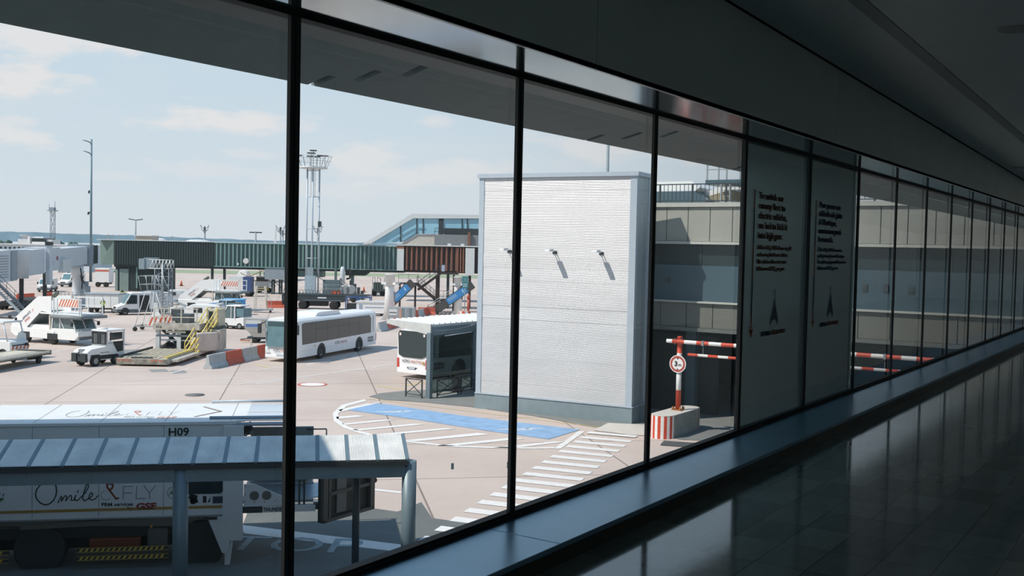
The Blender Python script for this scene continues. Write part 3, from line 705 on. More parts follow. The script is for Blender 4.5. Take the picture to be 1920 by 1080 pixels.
po = MB(); zs = [1.02, 1.9, 2.75, 3.35, 3.55, 4.27]
for i in range(5): po.tube((0, 0, zs[i]), (0, 0, zs[i+1]), 0.115, 20, m=(0, 1, 0, 1, 0)[i])
po.lathe([(0.115, 4.27), (0.10, 4.30), (0.001, 4.31)], 20, 0); po.build('post', [M_RED, M_WHT], t)
bp = MB().bc((0, 0, 1.02), (0.46, 0.46, 0.04))
for sx, sy in ((-1, -1), (1, -1), (1, 1), (-1, 1)):
    bp.bx(sx*0.15-0.012, sx*0.15+0.012, sy*0.15-0.05, sy*0.15+0.05, 1.04, 1.18); bp.tube((sx*0.19, sy*0.19, 1.03), (sx*0.19, sy*0.19, 1.15), 0.028, 6)
bp.build('base_plate', mat('rusty_orange_steel', (170, 120, 72), 0.6, 0, 0.15, 8), t)
bm_ = MB(); x = -0.53; w = [0.28]+[0.575]*30; k = 0
while x < 15.2:
    bm_.tube((x, -0.20, 4.08), (x+w[k], -0.20, 4.08), 0.088, 16, m=(1, 0)[k % 2], cap=(k == 0 or x+w[k] >= 15.2)); x += w[k]; k += 1
bm_.build('upper_bar', [M_RED, M_WHT], t)
hb = MB(); x = 0.50; k = 0
while x < 10.2:
    hb.tube((x, -0.20, 3.54), (x+0.47, -0.20, 3.54), 0.062, 14, m=(0, 1)[k % 2], cap=True); x += 0.47; k += 1
hb.build('hanging_bar', [M_RED, M_WHT], t)
for x in (1.20, 8.9): MB().tube((x, -0.20, 3.58), (x, -0.20, 4.0), 0.016, 8).bc((x, -0.20, 4.08), (0.10, 0.20, 0.21)).build('hanger', M_STEEL, t)
for sx in (-0.14, 0.14): MB().bc((sx, -0.1, 4.08), (0.05, 0.28, 0.26)).build('clamp', mat('rusty_clamp', (132, 106, 92), 0.6, 0.2, 0.1), t)
sg = MB().tube((0, -0.14, 3.08), (0, -0.17, 3.08), 0.395, 40).build('sign_plate', M_WHT, t)
rr = MB()
for i in range(40):
    a0, a1 = 2*PI*i/40, 2*PI*(i+1)/40; f = lambda r, a_: (r*math.cos(a_), -0.176, 3.08+r*math.sin(a_))
    rr.add([f(0.265, a0), f(0.265, a1), f(0.355, a1), f(0.355, a0)], [(0, 1, 2, 3)])
rr.build('red_ring', mat('sign_red', (176, 78, 66), 0.5, 0, 0.02), sg)
M_BLKP = mat('print_black', (34, 36, 38), 0.6, 0, 0)
text('3', 0.30, M_BLKP, 'numeral', sg, frame((-0.15, -0.178, 2.985), (1, 0, 0), (0, 0, 1)), bold=0.012)
text('m', 0.20, M_BLKP, 'numeral', sg, frame((0.03, -0.178, 2.985), (1, 0, 0), (0, 0, 1)), bold=0.002)
MB().add([(-0.05, -0.178, 3.345), (0.05, -0.178, 3.345), (0, -0.178, 3.265)], [(0, 1, 2)]).build('arrow_mark', M_BLKP, sg)
MB().add([(-0.05, -0.178, 2.815), (0.05, -0.178, 2.815), (0, -0.178, 2.895)], [(0, 1, 2)]).build('arrow_mark', M_BLKP, sg)

# ================================================================ covered walkway and lift truck below the window
M_SHBLUE = mat('shelter_steel', (112, 130, 138), 0.45, 0.2, 0.05, 2)
M_POLY = mat('ribbed_roof_sheet', (226, 226, 222), 0.4, 0.05, 0.10, 1.6)
t = thing('walkway_shelter', 'long low walkway shelter with a ribbed pale metal roof on round columns', 'shelter', (-14.722, 17.902, 0), math.radians(45))
EZ, RZ, RV = 3.20, 3.54, 1.28; S0, S1 = -10.0, 0.0
sl = (RZ-EZ)/RV
npan = 15; pw = (S1-S0)/npan
for k in range(npan):
    x0, x1 = S0+k*pw+0.035, S0+(k+1)*pw-0.035; m = MB(); nr = 16
    top = []
    for j in range(nr):
        a = x0+(x1-x0)*j/nr; b = (x1-x0)/nr
        top += [(a, 0.0), (a+b*0.35, 0.018), (a+b*0.65, 0.018)]
    top.append((x1, 0.0))
    n_ = len(top)
    vs = [(p, 0.0, EZ+q) for p, q in top]+[(p, RV, RZ+q) for p, q in top]+[(x0, 0, EZ-0.03), (x1, 0, EZ-0.03), (x0, RV, RZ-0.03), (x1, RV, RZ-0.03)]
    fs = [(j, j+1, n_+j+1, n_+j) for j in range(n_-1)]+[(2*n_, 2*n_+2, 2*n_+3, 2*n_+1), (0, n_, 2*n_+2, 2*n_), (n_-1, 2*n_+1, 2*n_+3, 2*n_-1)]
    m.add(vs, fs); m.build('roof_panel', M_POLY, t)
fl = MB()
for k in range(npan+1):
    x = S0+k*pw; fl.add([(x-0.045, -0.01, EZ+0.02), (x+0.045, -0.01, EZ+0.02), (x+0.045, RV, RZ+0.02), (x-0.045, RV, RZ+0.02), (x-0.045, -0.01, EZ-0.01), (x+0.045, -0.01, EZ-0.01), (x+0.045, RV, RZ-0.01), (x-0.045, RV, RZ-0.01)],
           [(0, 1, 2, 3), (7, 6, 5, 4), (0, 4, 5, 1), (1, 5, 6, 2), (2, 6, 7, 3), (3, 7, 4, 0)])
fl.build('roof_flashing', M_SHBLUE, t)
MB().prism([(-0.02, EZ+0.03), (-0.02, EZ-0.12), (0.10, EZ-0.12), (0.10, EZ-0.3), (0.25, EZ-0.3), (RV+0.02, RZ-0.1), (RV+0.02, RZ+0.03), (RV-0.02, RZ-0.04), (0.03, EZ-0.04)], S1, S1+0.05, 'X').build('verge_plate', M_SHBLUE, t)
MB().bx(S0, S1+0.02, -0.05, 0.06, EZ-0.12, EZ-0.015).build('gutter', mat('gutter_black', (44, 50, 52), 0.5), t)
be = MB().bx(S0, S1+0.1, 0.02, 0.22, EZ-0.40, EZ-0.12)
for k in range(10): be.bx(S0+0.6+k*1.3, S0+0.66+k*1.3, -0.01, 0.03, EZ-0.24, EZ-0.10)
be.build('beam', M_SHBLUE, t)
MB().bx(S0, S1, RV-0.12, RV, RZ-0.2, RZ-0.03).build('rear_beam', M_SHBLUE, t)
for s in (-9.6, -4.93, 0.06):
    MB().tube((s, 0.14, 0), (s, 0.14, EZ-0.05), 0.165, 24).build('column', M_SHBLUE, t)
MB().tube((-1.1, 0.75, 0), (-1.1, 0.75, EZ+0.1), 0.085, 16).build('slim_column', M_DKSTEEL, t)

# lift truck; local x along its side (towards the picture's right), y away from us, z up
M_TRK = mat('truck_white', (226, 227, 226), 0.4, 0, 0.03, 2); M_TYRE = mat('tyre_rubber', (34, 34, 34), 0.8, 0, 0.06, 6); M_RIM = mat('wheel_rim', (150, 156, 158), 0.4, 0.4, 0.05)
M_GOLD = mat('ochre_line', (170, 132, 62), 0.5, 0, 0.03); M_CHASS = mat('chassis_black', (40, 44, 46), 0.6, 0, 0.05)
M_WIN = mat('vehicle_glass', (36, 50, 54), 0.08, 0, 0.02, spec=0.6)
M_HAZY = mat('hazard_yellow', (212, 178, 70), 0.5, 0, 0.05)
def wheel(parent, x, y, r, w, side, nm='wheel'):              # tyre with its rim as a sub-part
    s_ = 1 if side > 0 else -1
    ty = MB().lathe([(r*0.55, -w/2), (r*0.92, -w/2), (r, -w*0.36), (r, w*0.36), (r*0.92, w/2), (r*0.55, w/2), (r*0.52, 0)], 24, c=(x, y, r), axis='Y').build(nm, M_TYRE, parent)
    MB().lathe([(0.001, s_*w*0.30), (r*0.20, s_*w*0.34), (r*0.24, s_*w*0.2), (r*0.48, s_*w*0.22), (r*0.56, s_*w*0.46), (r*0.60, s_*w*0.47)], 20, c=(x, y, r), axis='Y').build('rim', M_RIM, ty)
    return ty
t = thing('ambulift_truck', 'big white passenger lift truck with a raised box, parked behind the walkway shelter', 'truck', (-21.870, 15.144, 0), math.radians(45))
TRK = t
box = MB().prism([(-9.0, 1.26), (2.98, 1.26), (2.98, 3.50), (2.98, 3.57), (-9.0, 3.57)], 0.0, 2.95, 'Y').build('lift_box', M_TRK, t, bevel=0.02)
rf = MB().bx(-9.0, 3.0, 0.10, 2.98, 3.57, 3.60).bx(-9.05, 3.05, -0.03, 0.12, 3.53, 3.60)
rf.build('roof', M_TRK, t)
sm = MB()
for px, py in ((61, 795), (185, 792), (307, 791), (-65, 797), (432, 788)):
    s_ = {61: -1.68, 185: -0.17, 307: 1.33, -65: -3.2, 432: 2.9}[px]; sm.bx(s_-0.008, s_+0.008, 0.1, 2.97, 3.600, 3.603); sm.bx(s_-0.006, s_+0.006, -0.004, 0.0, 1.3, 3.53)
sm.build('panel_seams', mat('seam_grey', (150, 140, 134), 0.7), t)
MB().bx(-9.0, 2.72, -0.008, 0.0, 1.44, 1.505).build('ochre_stripe', M_GOLD, t)
MB().bx(-9.0, 2.98, -0.012, 0.0, 1.24, 1.275).build('bottom_rail', M_STEEL, t)
wn = MB().prism([(1.72, 2.75), (1.72, 1.86), (1.80, 1.80), (2.68, 1.80), (2.76, 1.88), (2.76, 2.75)], -0.012, -0.002, 'Y').build('side_window', M_WIN, t, bevel=0.004)
MB().prism([(1.42, 2.52), (1.72, 2.28), (1.72, 2.52)], -0.010, -0.002, 'Y').build('window_corner', M_WIN, t)
# roof end frame over the loading platform
MB().path([(2.35, 2.96, 3.66), (2.2, 2.96, 3.62)], 0.02, 8).tube((2.2, 2.96, 3.66), (4.45, 2.96, 3.66), 0.035, 10).tube((2.4, 0.05, 3.68), (4.45, 0.05, 3.68), 0.045, 10).tube((2.98, 0.02, 3.52), (4.45, 0.02, 3.52), 0.05, 10).build('roof_rails', M_TRIMB, t)
for y0, y1 in ((0.15, 1.40), (1.50, 2.85)):
    MB().bx(3.25, 4.40, y0, y1, 3.58, 3.60).build('skylight_panel', mat('milky_panel', (196, 204, 212), 0.3, 0, 0.02), t)
MB().bx(3.0, 3.25, 0.1, 2.95, 3.57, 3.60).bx(4.36, 4.46, 0.0, 2.98, 3.56, 3.61).bx(3.2, 4.4, 1.41, 1.49, 3.57, 3.61).build('roof_frame', M_TRK, t)
eq = MB().bx(2.99, 3.42, 0.3, 0.34, 3.2, 3.50).build('valve_plate', mat('plate_grey', (142, 150, 152), 0.5), t)
hs = MB()
for k in range(4): hs.path([(3.10+0.28*(j/8)+0.02*k, 0.26-0.05*math.sin(PI*j/8), 3.44-0.05*k-0.10*math.sin(PI*j/8*1.5)) for j in range(9)], 0.016, 6)
hs.build('hoses', M_CHASS, eq)
MB().bx(3.02, 3.16, 0.2, 0.3, 3.26, 3.46).build('valve_block', mat('brassy', (176, 170, 150), 0.4, 0.3), eq)
# corner mast with its tapered stabiliser leg
MB().bx(2.74, 3.22, -0.06, 0.22, 0.62, 3.50).build('corner_mast', M_TRK, t, bevel=0.01)
MB().prism([(2.38, 1.24), (2.80, 1.24), (2.92, 0.62), (2.88, 0.36), (2.80, 0.32), (2.74, 0.34)], -0.10, -0.062, 'Y').build('stabiliser_leg', M_TRK, t)
MB().prism([(2.80, 0.62), (3.0, 0.62), (2.92, 0.0), (2.80, 0.0)], -0.02, 0.1, 'Y').build('stabiliser_foot', M_TRK, t)
MB().bx(2.30, 2.62, -0.115, -0.10, 1.18, 1.245).build('maker_plate', M_CHASS, t)
# chassis, scissor arms, fuel tank, guards
MB().bx(-9, 2.7, 0.3, 2.6, 0.72, 0.98).build('chassis', M_CHASS, t)
MB().bx(-3.2, 2.4, 0.9, 2.2, 0.3, 0.8).build('drive_train', M_DARK, t)
MB().bar((-3.4, 0.25, 1.18), (1.7, 0.25, 1.02), 0.06, 0.13).bar((-2.0, 0.22, 1.04), (2.1, 0.22, 1.16), 0.06, 0.12).build('scissor_arms', mat('arm_grey', (120, 122, 116), 0.6), t)
MB().bx(-0.42, 0.78, 0.15, 0.75, 0.42, 0.72).build('fuel_tank', mat('tank_orange', (120, 58, 30), 0.5, 0, 0.1), t, bevel=0.03)
MB().bx(0.95, 1.42, 0.12, 0.7, 0.46, 0.94).build('tool_locker', mat('locker_grey', (92, 92, 88), 0.6), t)
MB().tube((1.05, 0.0, 1.02), (1.05, 0.08, 1.02), 0.03, 10).build('marker_lamp', mat('amber_lamp', (214, 150, 60), 0.3), t)
for nm, x0, x1 in (('side_guard', -0.66, 1.46), ('side_guard', -5.6, -2.2)):
    for z in (0.44, 0.24):
        g_ = MB().bx(x0, x1, 0.0, 0.03, z, z+0.10).build(nm, M_CHASS, t)
        hz = MB(); x = x0+0.04
        while x < x1-0.12: hz.add([(x, -0.004, z+0.015), (x+0.06, -0.004, z+0.015), (x+0.11, -0.004, z+0.085), (x+0.05, -0.004, z+0.085)], [(0, 1, 2, 3)]); x += 0.125
        hz.bx(x0, x1, -0.006, 0.0, z+0.095, z+0.105); hz.bx(x0, x1, -0.006, 0.0, z-0.005, z+0.005); hz.build('hazard_marks', M_HAZY, g_)
for x in (-1.56, 2.21, -6.3):
    wheel(t, x, 0.42, 0.47, 0.30, -1); wheel(t, x, 2.45, 0.47, 0.30, 1)
    MB().lathe([(0.56, -0.2), (0.59, -0.2), (0.59, 0.2), (0.56, 0.2)], 24, c=(x, 0.42, 0.47), axis='Y').build('mudguard', M_CHASS, t)
# loading platform
MB().bx(3.2, 4.95, 0.05, 2.9, 1.52, 1.58).build('platform_deck', mat('checker_plate', (132, 142, 146), 0.4, 0.3, 0.08, 10), t)
gs = MB().prism([(3.24, 1.46), (4.40, 1.48), (4.42, 1.62), (4.25, 1.66), (3.50, 2.02), (3.24, 2.02)], -0.02, 0.02, 'Y').build('gusset_plate', M_TRK, t)
for x in (3.50, 3.80): MB().tube((x, -0.022, 1.73), (x, -0.03, 1.73), 0.115, 18).build('gusset_opening', mat('opening_grey', (112, 112, 104), 0.6), gs)
bl = MB()
for x, z in ((3.28, 1.96), (3.28, 1.77), (3.28, 1.60), (3.5, 1.57), (3.75, 1.57), (4.0, 1.58), (4.35, 1.58)): bl.tube((x, -0.022, z), (x, -0.03, z), 0.012, 8)
bl.build('bolts', M_CHASS, gs)
MB().bx(3.22, 5.0, -0.04, 0.10, 1.30, 1.46).build('platform_beam', M_TRK, t)
MB().bx(3.22, 3.70, -0.048, -0.04, 1.30, 1.46).build('black_plate', M_CHASS, t)
MB().bx(3.25, 4.95, 2.80, 2.90, 1.58, 2.95).bx(3.25, 4.7, 2.76, 2.80, 2.3, 2.55).build('far_panel', mat('panel_steel', (128, 138, 140), 0.5, 0.2, 0.08), t)
MB().path([(3.3, 0.06, 2.45), (4.72, 0.06, 2.45)], 0.02).path([(3.5, 0.06, 2.0), (4.95, 0.06, 2.0)], 0.018).path([(3.3, 0.06, 2.72), (4.72, 0.06, 2.72)], 0.02).build('guard_rails', M_STEEL, t)
for x in (4.60, 4.72, 5.10): MB().bar((x, 0.06, 1.45), (x, 0.06, 2.75), 0.05).build('guard_post', M_DKSTEEL, t)
MB().path([(5.1, 0.1, 2.2), (5.1, 0.1, 2.7), (4.9, 0.1, 2.76)], 0.025).path([(4.75, 2.7, 2.9), (5.3, 2.7, 2.9), (5.3, 2.7, 2.3), (4.75, 2.7, 2.3)], 0.02).build('gate_rails', M_DKSTEEL, t)
MB().slab([(4.74, 0.3, 1.56), (5.12, 0.3, 1.56), (5.12, 1.5, 1.66), (4.74, 1.5, 1.66)], 0.02).build('kick_plate', mat('shiny_checker', (150, 172, 190), 0.25, 0.5, 0.1, 12), t)
MB().bx(4.70, 4.80, 1.5, 2.7, 1.58, 2.3).build('ochre_panel', mat('ochre_board', (158, 130, 90), 0.6), t)
MB().bx(4.95, 5.1, -0.02, 0.2, 1.34, 1.48).build('end_fitting', M_CHASS, t)
# raised bridge plate at the end, seen from below
q = [(-18.181, 18.715, 1), (-18.17, 20.631, 1)]
dq = Vector(q[1])-Vector(q[0]); ang = math.atan2(dq.y, dq.x)-math.radians(45)
o_ = Matrix.Rotation(-math.radians(45), 3, 'Z') @ (Vector((q[0][0], q[0][1], 0))-Vector((-21.870, 15.144, 0)))
rp_ = MB(); Lr = dq.length
rp_.bx(0, Lr, 0, 0.10, 1.0, 2.35)
ramp = rp_.build('bridge_plate', mat('bridge_plate_black', (44, 44, 42), 0.6, 0, 0.06), t, loc=(o_.x, o_.y, 0), rz=ang)
fr = MB()
for x in (0.0, Lr-0.16): fr.bx(x, x+0.16, -0.10, 0, 1.0, 2.35)
fr.bx(0, Lr, -0.10, 0, 1.0, 1.08).bx(0, Lr, -0.10, 0, 2.27, 2.35).bx(0.2, Lr-0.1, -0.08, 0, 1.66, 1.74).bar((0.25, -0.04, 1.08), (0.25, -0.04, 2.3), 0.08)
fr.build('stiffener_frame', mat('bridge_frame', (88, 86, 80), 0.5, 0.1, 0.08), ramp)
MB().bx(0.55, 0.9, -0.03, 0, 1.15, 2.1).build('inspection_plate', mat('plate_dull', (110, 112, 110), 0.5), ramp)
MB().tube((Lr-0.2, -0.02, 2.0), (Lr+0.12, -0.02, 2.0), 0.07, 10).tube((Lr-0.2, -0.02, 1.75), (Lr+0.1, -0.02, 1.75), 0.07, 10).bx(Lr-0.3, Lr+0.05, -0.2, 0, 2.1, 2.3).build('hydraulics', M_CHASS, ramp)

# writing on the truck: strokes in a 1836 x 1080 drawing mapped to the side (and again, faded, to the roof)
M_INK = mat('ink_dark_green', (30, 46, 42), 0.6, 0, 0); M_REDB = mat('ribbon_red_brown', (150, 62, 38), 0.6, 0, 0); M_GRN = mat('plug_green', (60, 120, 84), 0.6, 0, 0)
M_PALEINK = mat('faded_ink', (164, 166, 162), 0.6, 0, 0); M_PALERED = mat('faded_red', (226, 158, 138), 0.6, 0, 0)
SMILE = [([(548, 105), (565, 160), (570, 205), (562, 250), (540, 300), (500, 335), (455, 345), (410, 325), (372, 280), (360, 235), (372, 180), (405, 138), (450, 108)], 13),
 ([(585, 328), (603, 285), (618, 258), (622, 280), (618, 312), (640, 272), (662, 250), (670, 268), (662, 310), (690, 268), (712, 250), (722, 268), (714, 304), (745, 302), (762, 250), (752, 298), (775, 310), (800, 288), (855, 232), (888, 172), (888, 136), (868, 145), (845, 220), (830, 286), (850, 316), (885, 292), (925, 268), (935, 240), (918, 228), (900, 252), (896, 290), (922, 308), (958, 295), (985, 262)], 11),
 ([(778, 222), (788, 202)], 11)]
RIB = [([(1195, 292), (1172, 300), (1140, 258), (1110, 215), (1082, 178), (1075, 150), (1104, 134), (1140, 150), (1132, 182), (1104, 206)], 19)]
THIN = [([(1116, 285), (1098, 303), (1072, 311), (1042, 303), (1022, 280), (1016, 250), (1028, 226), (1060, 212)], 4)]
FLY = [([(1242, 311), (1246, 171), (1346, 171)], 5), ([(1245, 241), (1336, 241)], 5), ([(1382, 168), (1376, 303), (1472, 304)], 5), ([(1455, 165), (1512, 246), (1580, 160)], 5), ([(1512, 246), (1518, 309)], 5)]
def strokes(lst, fn, m, nm, parent, wk):
    b = MB()
    for pts, w in lst:
        P_ = [fn(*p) for p in pts]
        for i in range(len(P_)-1):
            d = (P_[i+1]-P_[i]); n_ = d.normalized(); nn = n_.cross(fn.n)*w*wk/2; e = n_*w*wk*0.3
            b.add([P_[i]-nn-e, P_[i+1]-nn+e, P_[i+1]+nn+e, P_[i]+nn-e], [(0, 1, 2, 3)])
    return b.build(nm, m, parent)
k1 = (-1.604, 1.926); k2 = (1.155, 2.04); k3 = (0.011, 1.728)
KX = (k2[0]-k1[0])/(1580-360)
def side(X, Y): return Vector((k1[0]+(X-360)*KX, -0.006, k3[1]-(Y-302)*KX*1.02))
side.n = Vector((0, -1, 0))
strokes(SMILE, side, M_INK, 'lettering', box, KX); strokes(RIB, side, M_REDB, 'lettering', box, KX); strokes(THIN, side, M_INK, 'lettering', box, KX); strokes(FLY, side, M_INK, 'lettering', box, KX)
def txt_side(body, X, Y, wpx, size, m, bold=0.0, al='LEFT'):
    p = side(X, Y); o = text(body, size, m, 'lettering', box, frame(p, (1, 0, 0), (0, 0, 1)), bold=bold, depth=0.002, ax=al); f_ = wpx*KX/width(o)
    for v_ in o.data.vertices: v_.co.x *= f_
    return o
txt_side('PRM services', 1020, 377, 320, 0.125, M_INK, 0.002); txt_side('by', 1285, 420, 55, 0.125, M_INK, 0.002); txt_side('GSF', 1376, 419, 210, 0.215, mat('logo_red', (150, 52, 44), 0.6, 0, 0), 0.01)
ring = MB()
for i in range(30):
    f_ = lambda r, a_: side(1762+r*math.cos(a_), 250+r*math.sin(a_)); a0, a1 = 2*PI*i/30, 2*PI*(i+1)/30
    ring.add([f_(62, a0), f_(62, a1), f_(66, a1), f_(66, a0)], [(0, 1, 2, 3)])
ring.build('round_emblem', M_GRN, box)
strokes([([(1715, 275), (1745, 228), (1752, 270)], 7), ([(1722, 258), (1752, 252)], 6), ([(1788, 228), (1790, 262), (1775, 275), (1760, 268)], 8), ([(1790, 252), (1818, 252)], 7), ([(1785, 205), (1792, 222), (1778, 212)], 8)], side, M_GRN, 'round_emblem', box, KX)
pl = MB(); c_ = [side(-70+120*math.cos(a_)*1.0, 262+55*math.sin(a_)) for a_ in [PI*i/12 for i in range(13)]]
pl.add(c_, [tuple(range(13))]).add([side(-8, 252), side(6, 252), side(18, 210), side(4, 210)], [(0, 1, 2, 3)]).add([side(32, 250), side(44, 250), side(56, 216), side(44, 216)], [(0, 1, 2, 3)])
pl.build('plug_emblem', M_GRN, box)
for x, w_ in ((1.62, 0.22), (1.93, 0.22), (2.24, 0.22)):
    ic = MB().bx(x, x+w_, -0.008, -0.004, 1.55, 1.77).build('icon_plate', M_WHT, t)
    if x > 1.9 and x < 2.0:
        def icn(X, Y): return Vector((x+0.11+X*0.1, -0.010, 1.66+Y*0.1))
        icn.n = Vector((0, -1, 0))
        strokes([([(-0.1, 0.5), (-0.05, 0.0), (0.35, 0.0), (0.5, -0.5)], 1.2), ([(-0.25, 0.2), (-0.5, -0.2), (-0.3, -0.6), (0.1, -0.6), (0.3, -0.3)], 0.9), ([(-0.12, 0.62), (-0.08, 0.75)], 2)], icn, M_BLKP, 'icon', ic, 0.1)
    elif x > 2.0: MB().bx(x+0.02, x+0.11, -0.010, -0.008, 1.58, 1.75).add([(x+0.13, -0.01, 1.58), (x+0.2, -0.01, 1.6), (x+0.2, -0.01, 1.74), (x+0.17, -0.01, 1.66)], [(0, 1, 2, 3)]).build('icon', M_BLKP, ic)
    else: MB().add([(x+0.08, -0.01, 1.60), (x+0.12, -0.01, 1.60), (x+0.18, -0.01, 1.66), (x+0.12, -0.01, 1.72), (x+0.08, -0.01, 1.72), (x+0.13, -0.01, 1.66)], [(0, 1, 2, 3, 4, 5)]).build('icon', M_BLKP, ic)
MB().bx(2.50, 2.76, -0.008, -0.004, 1.56, 1.73).build('notice_plate', mat('notice_navy', (44, 56, 78), 0.5, 0, 0), t)
h9 = text('H09', 0.34, M_INK, 'fleet_number', t, frame(((1.425, 3.247)[0], -0.006, (1.425, 3.26)[1]), (1, 0, 0), (0, 0, 1)), bold=0.008, depth=0.002)
wf = ((1.902, 3.253)[0]-(1.425, 3.26)[0])/width(h9); hf = ((1.423, 3.458)[1]-(1.425, 3.26)[1])/0.245
for v_ in h9.data.vertices: v_.co.x *= wf; v_.co.y *= hf
def roofp(X, Y): return Vector((-1.20+(X-360)*KX*0.98, 1.05-(Y-302)*KX*1.9, 3.606))
roofp.n = Vector((0, 0, 1))
strokes(SMILE, roofp, M_PALEINK, 'roof_lettering', t, KX*0.8); strokes(RIB, roofp, M_PALERED, 'roof_lettering', t, KX); strokes(THIN+FLY, roofp, M_PALEINK, 'roof_lettering', t, KX)
for bd, X, Y, wpx, sz, m in (('PRM services', 1020, 377, 320, 0.22, M_PALEINK), ('by', 1285, 420, 55, 0.2, M_PALEINK), ('GSF', 1376, 419, 210, 0.36, M_PALERED)):
    o = text(bd, sz, m, 'roof_lettering', t, frame(roofp(X, Y), (1, 0, 0), (0, 1, 0)), depth=0.001); f_ = wpx*KX/width(o)
    for v_ in o.data.vertices: v_.co.x *= f_
def ra(X, Y): return Vector((X, Y, 3.607))
ra.n = Vector((0, 0, 1))
strokes([([(2.05, 2.35), (2.55, 1.55), (1.98, 0.75)], 1)], ra, mat('arrow_bronze', (150, 130, 118), 0.5), 'roof_arrow', t, 0.07)
text('THUNDERLIFT', 0.13, M_INK, 'lettering', t, frame((3.72, -0.046, 1.335), (1, 0, 0), (0, 0, 1)), sx=0.85, depth=0.002, bold=0.004)
text('AVIOGEI', 0.11, mat('plate_letters', (86, 92, 92), 0.5, 0, 0), 'lettering', t, frame((3.26, -0.052, 1.34), (1, 0, 0), (0, 0, 1)), depth=0.001)

# ================================================================ shuttle buses and the bus shelter
M_BUSW = mat('bus_white', (232, 233, 234), 0.35, 0, 0.02, 1); M_BUSG = mat('bus_glass', (34, 50, 54), 0.06, 0, 0.03, spec=0.7)
M_BUSG2 = mat('bus_windshield', (96, 128, 136), 0.08, 0, 0.10, 2, spec=0.7)
M_LRED = mat('tail_lamp_red', (190, 66, 54), 0.3, 0, 0.02); M_HEAD = mat('head_lamp', (226, 230, 232), 0.15, 0, 0.02)
M_TXTD = mat('livery_dark', (96, 100, 108), 0.5, 0, 0); M_TXTR = mat('livery_red', (172, 92, 72), 0.5, 0, 0)
def livery(par, O, xd, h, wid):
    yd = (0, 0, 1)
    a = text('A\u039eRO', h, M_TXTD, 'livery', par, frame(O, xd, yd), depth=0.002, bold=0.004)
    wa = width(a); s_ = 0.40*wid/wa
    for v_ in a.data.vertices: v_.co.x *= s_
    b = text('SHUTTLE', h*0.86, M_TXTR, 'livery', par, frame(Vector(O)+Vector(xd).normalized()*wid*0.46, xd, yd), depth=0.002, bold=0.003)
    s_ = 0.54*wid/width(b)
    for v_ in b.data.vertices: v_.co.x *= s_
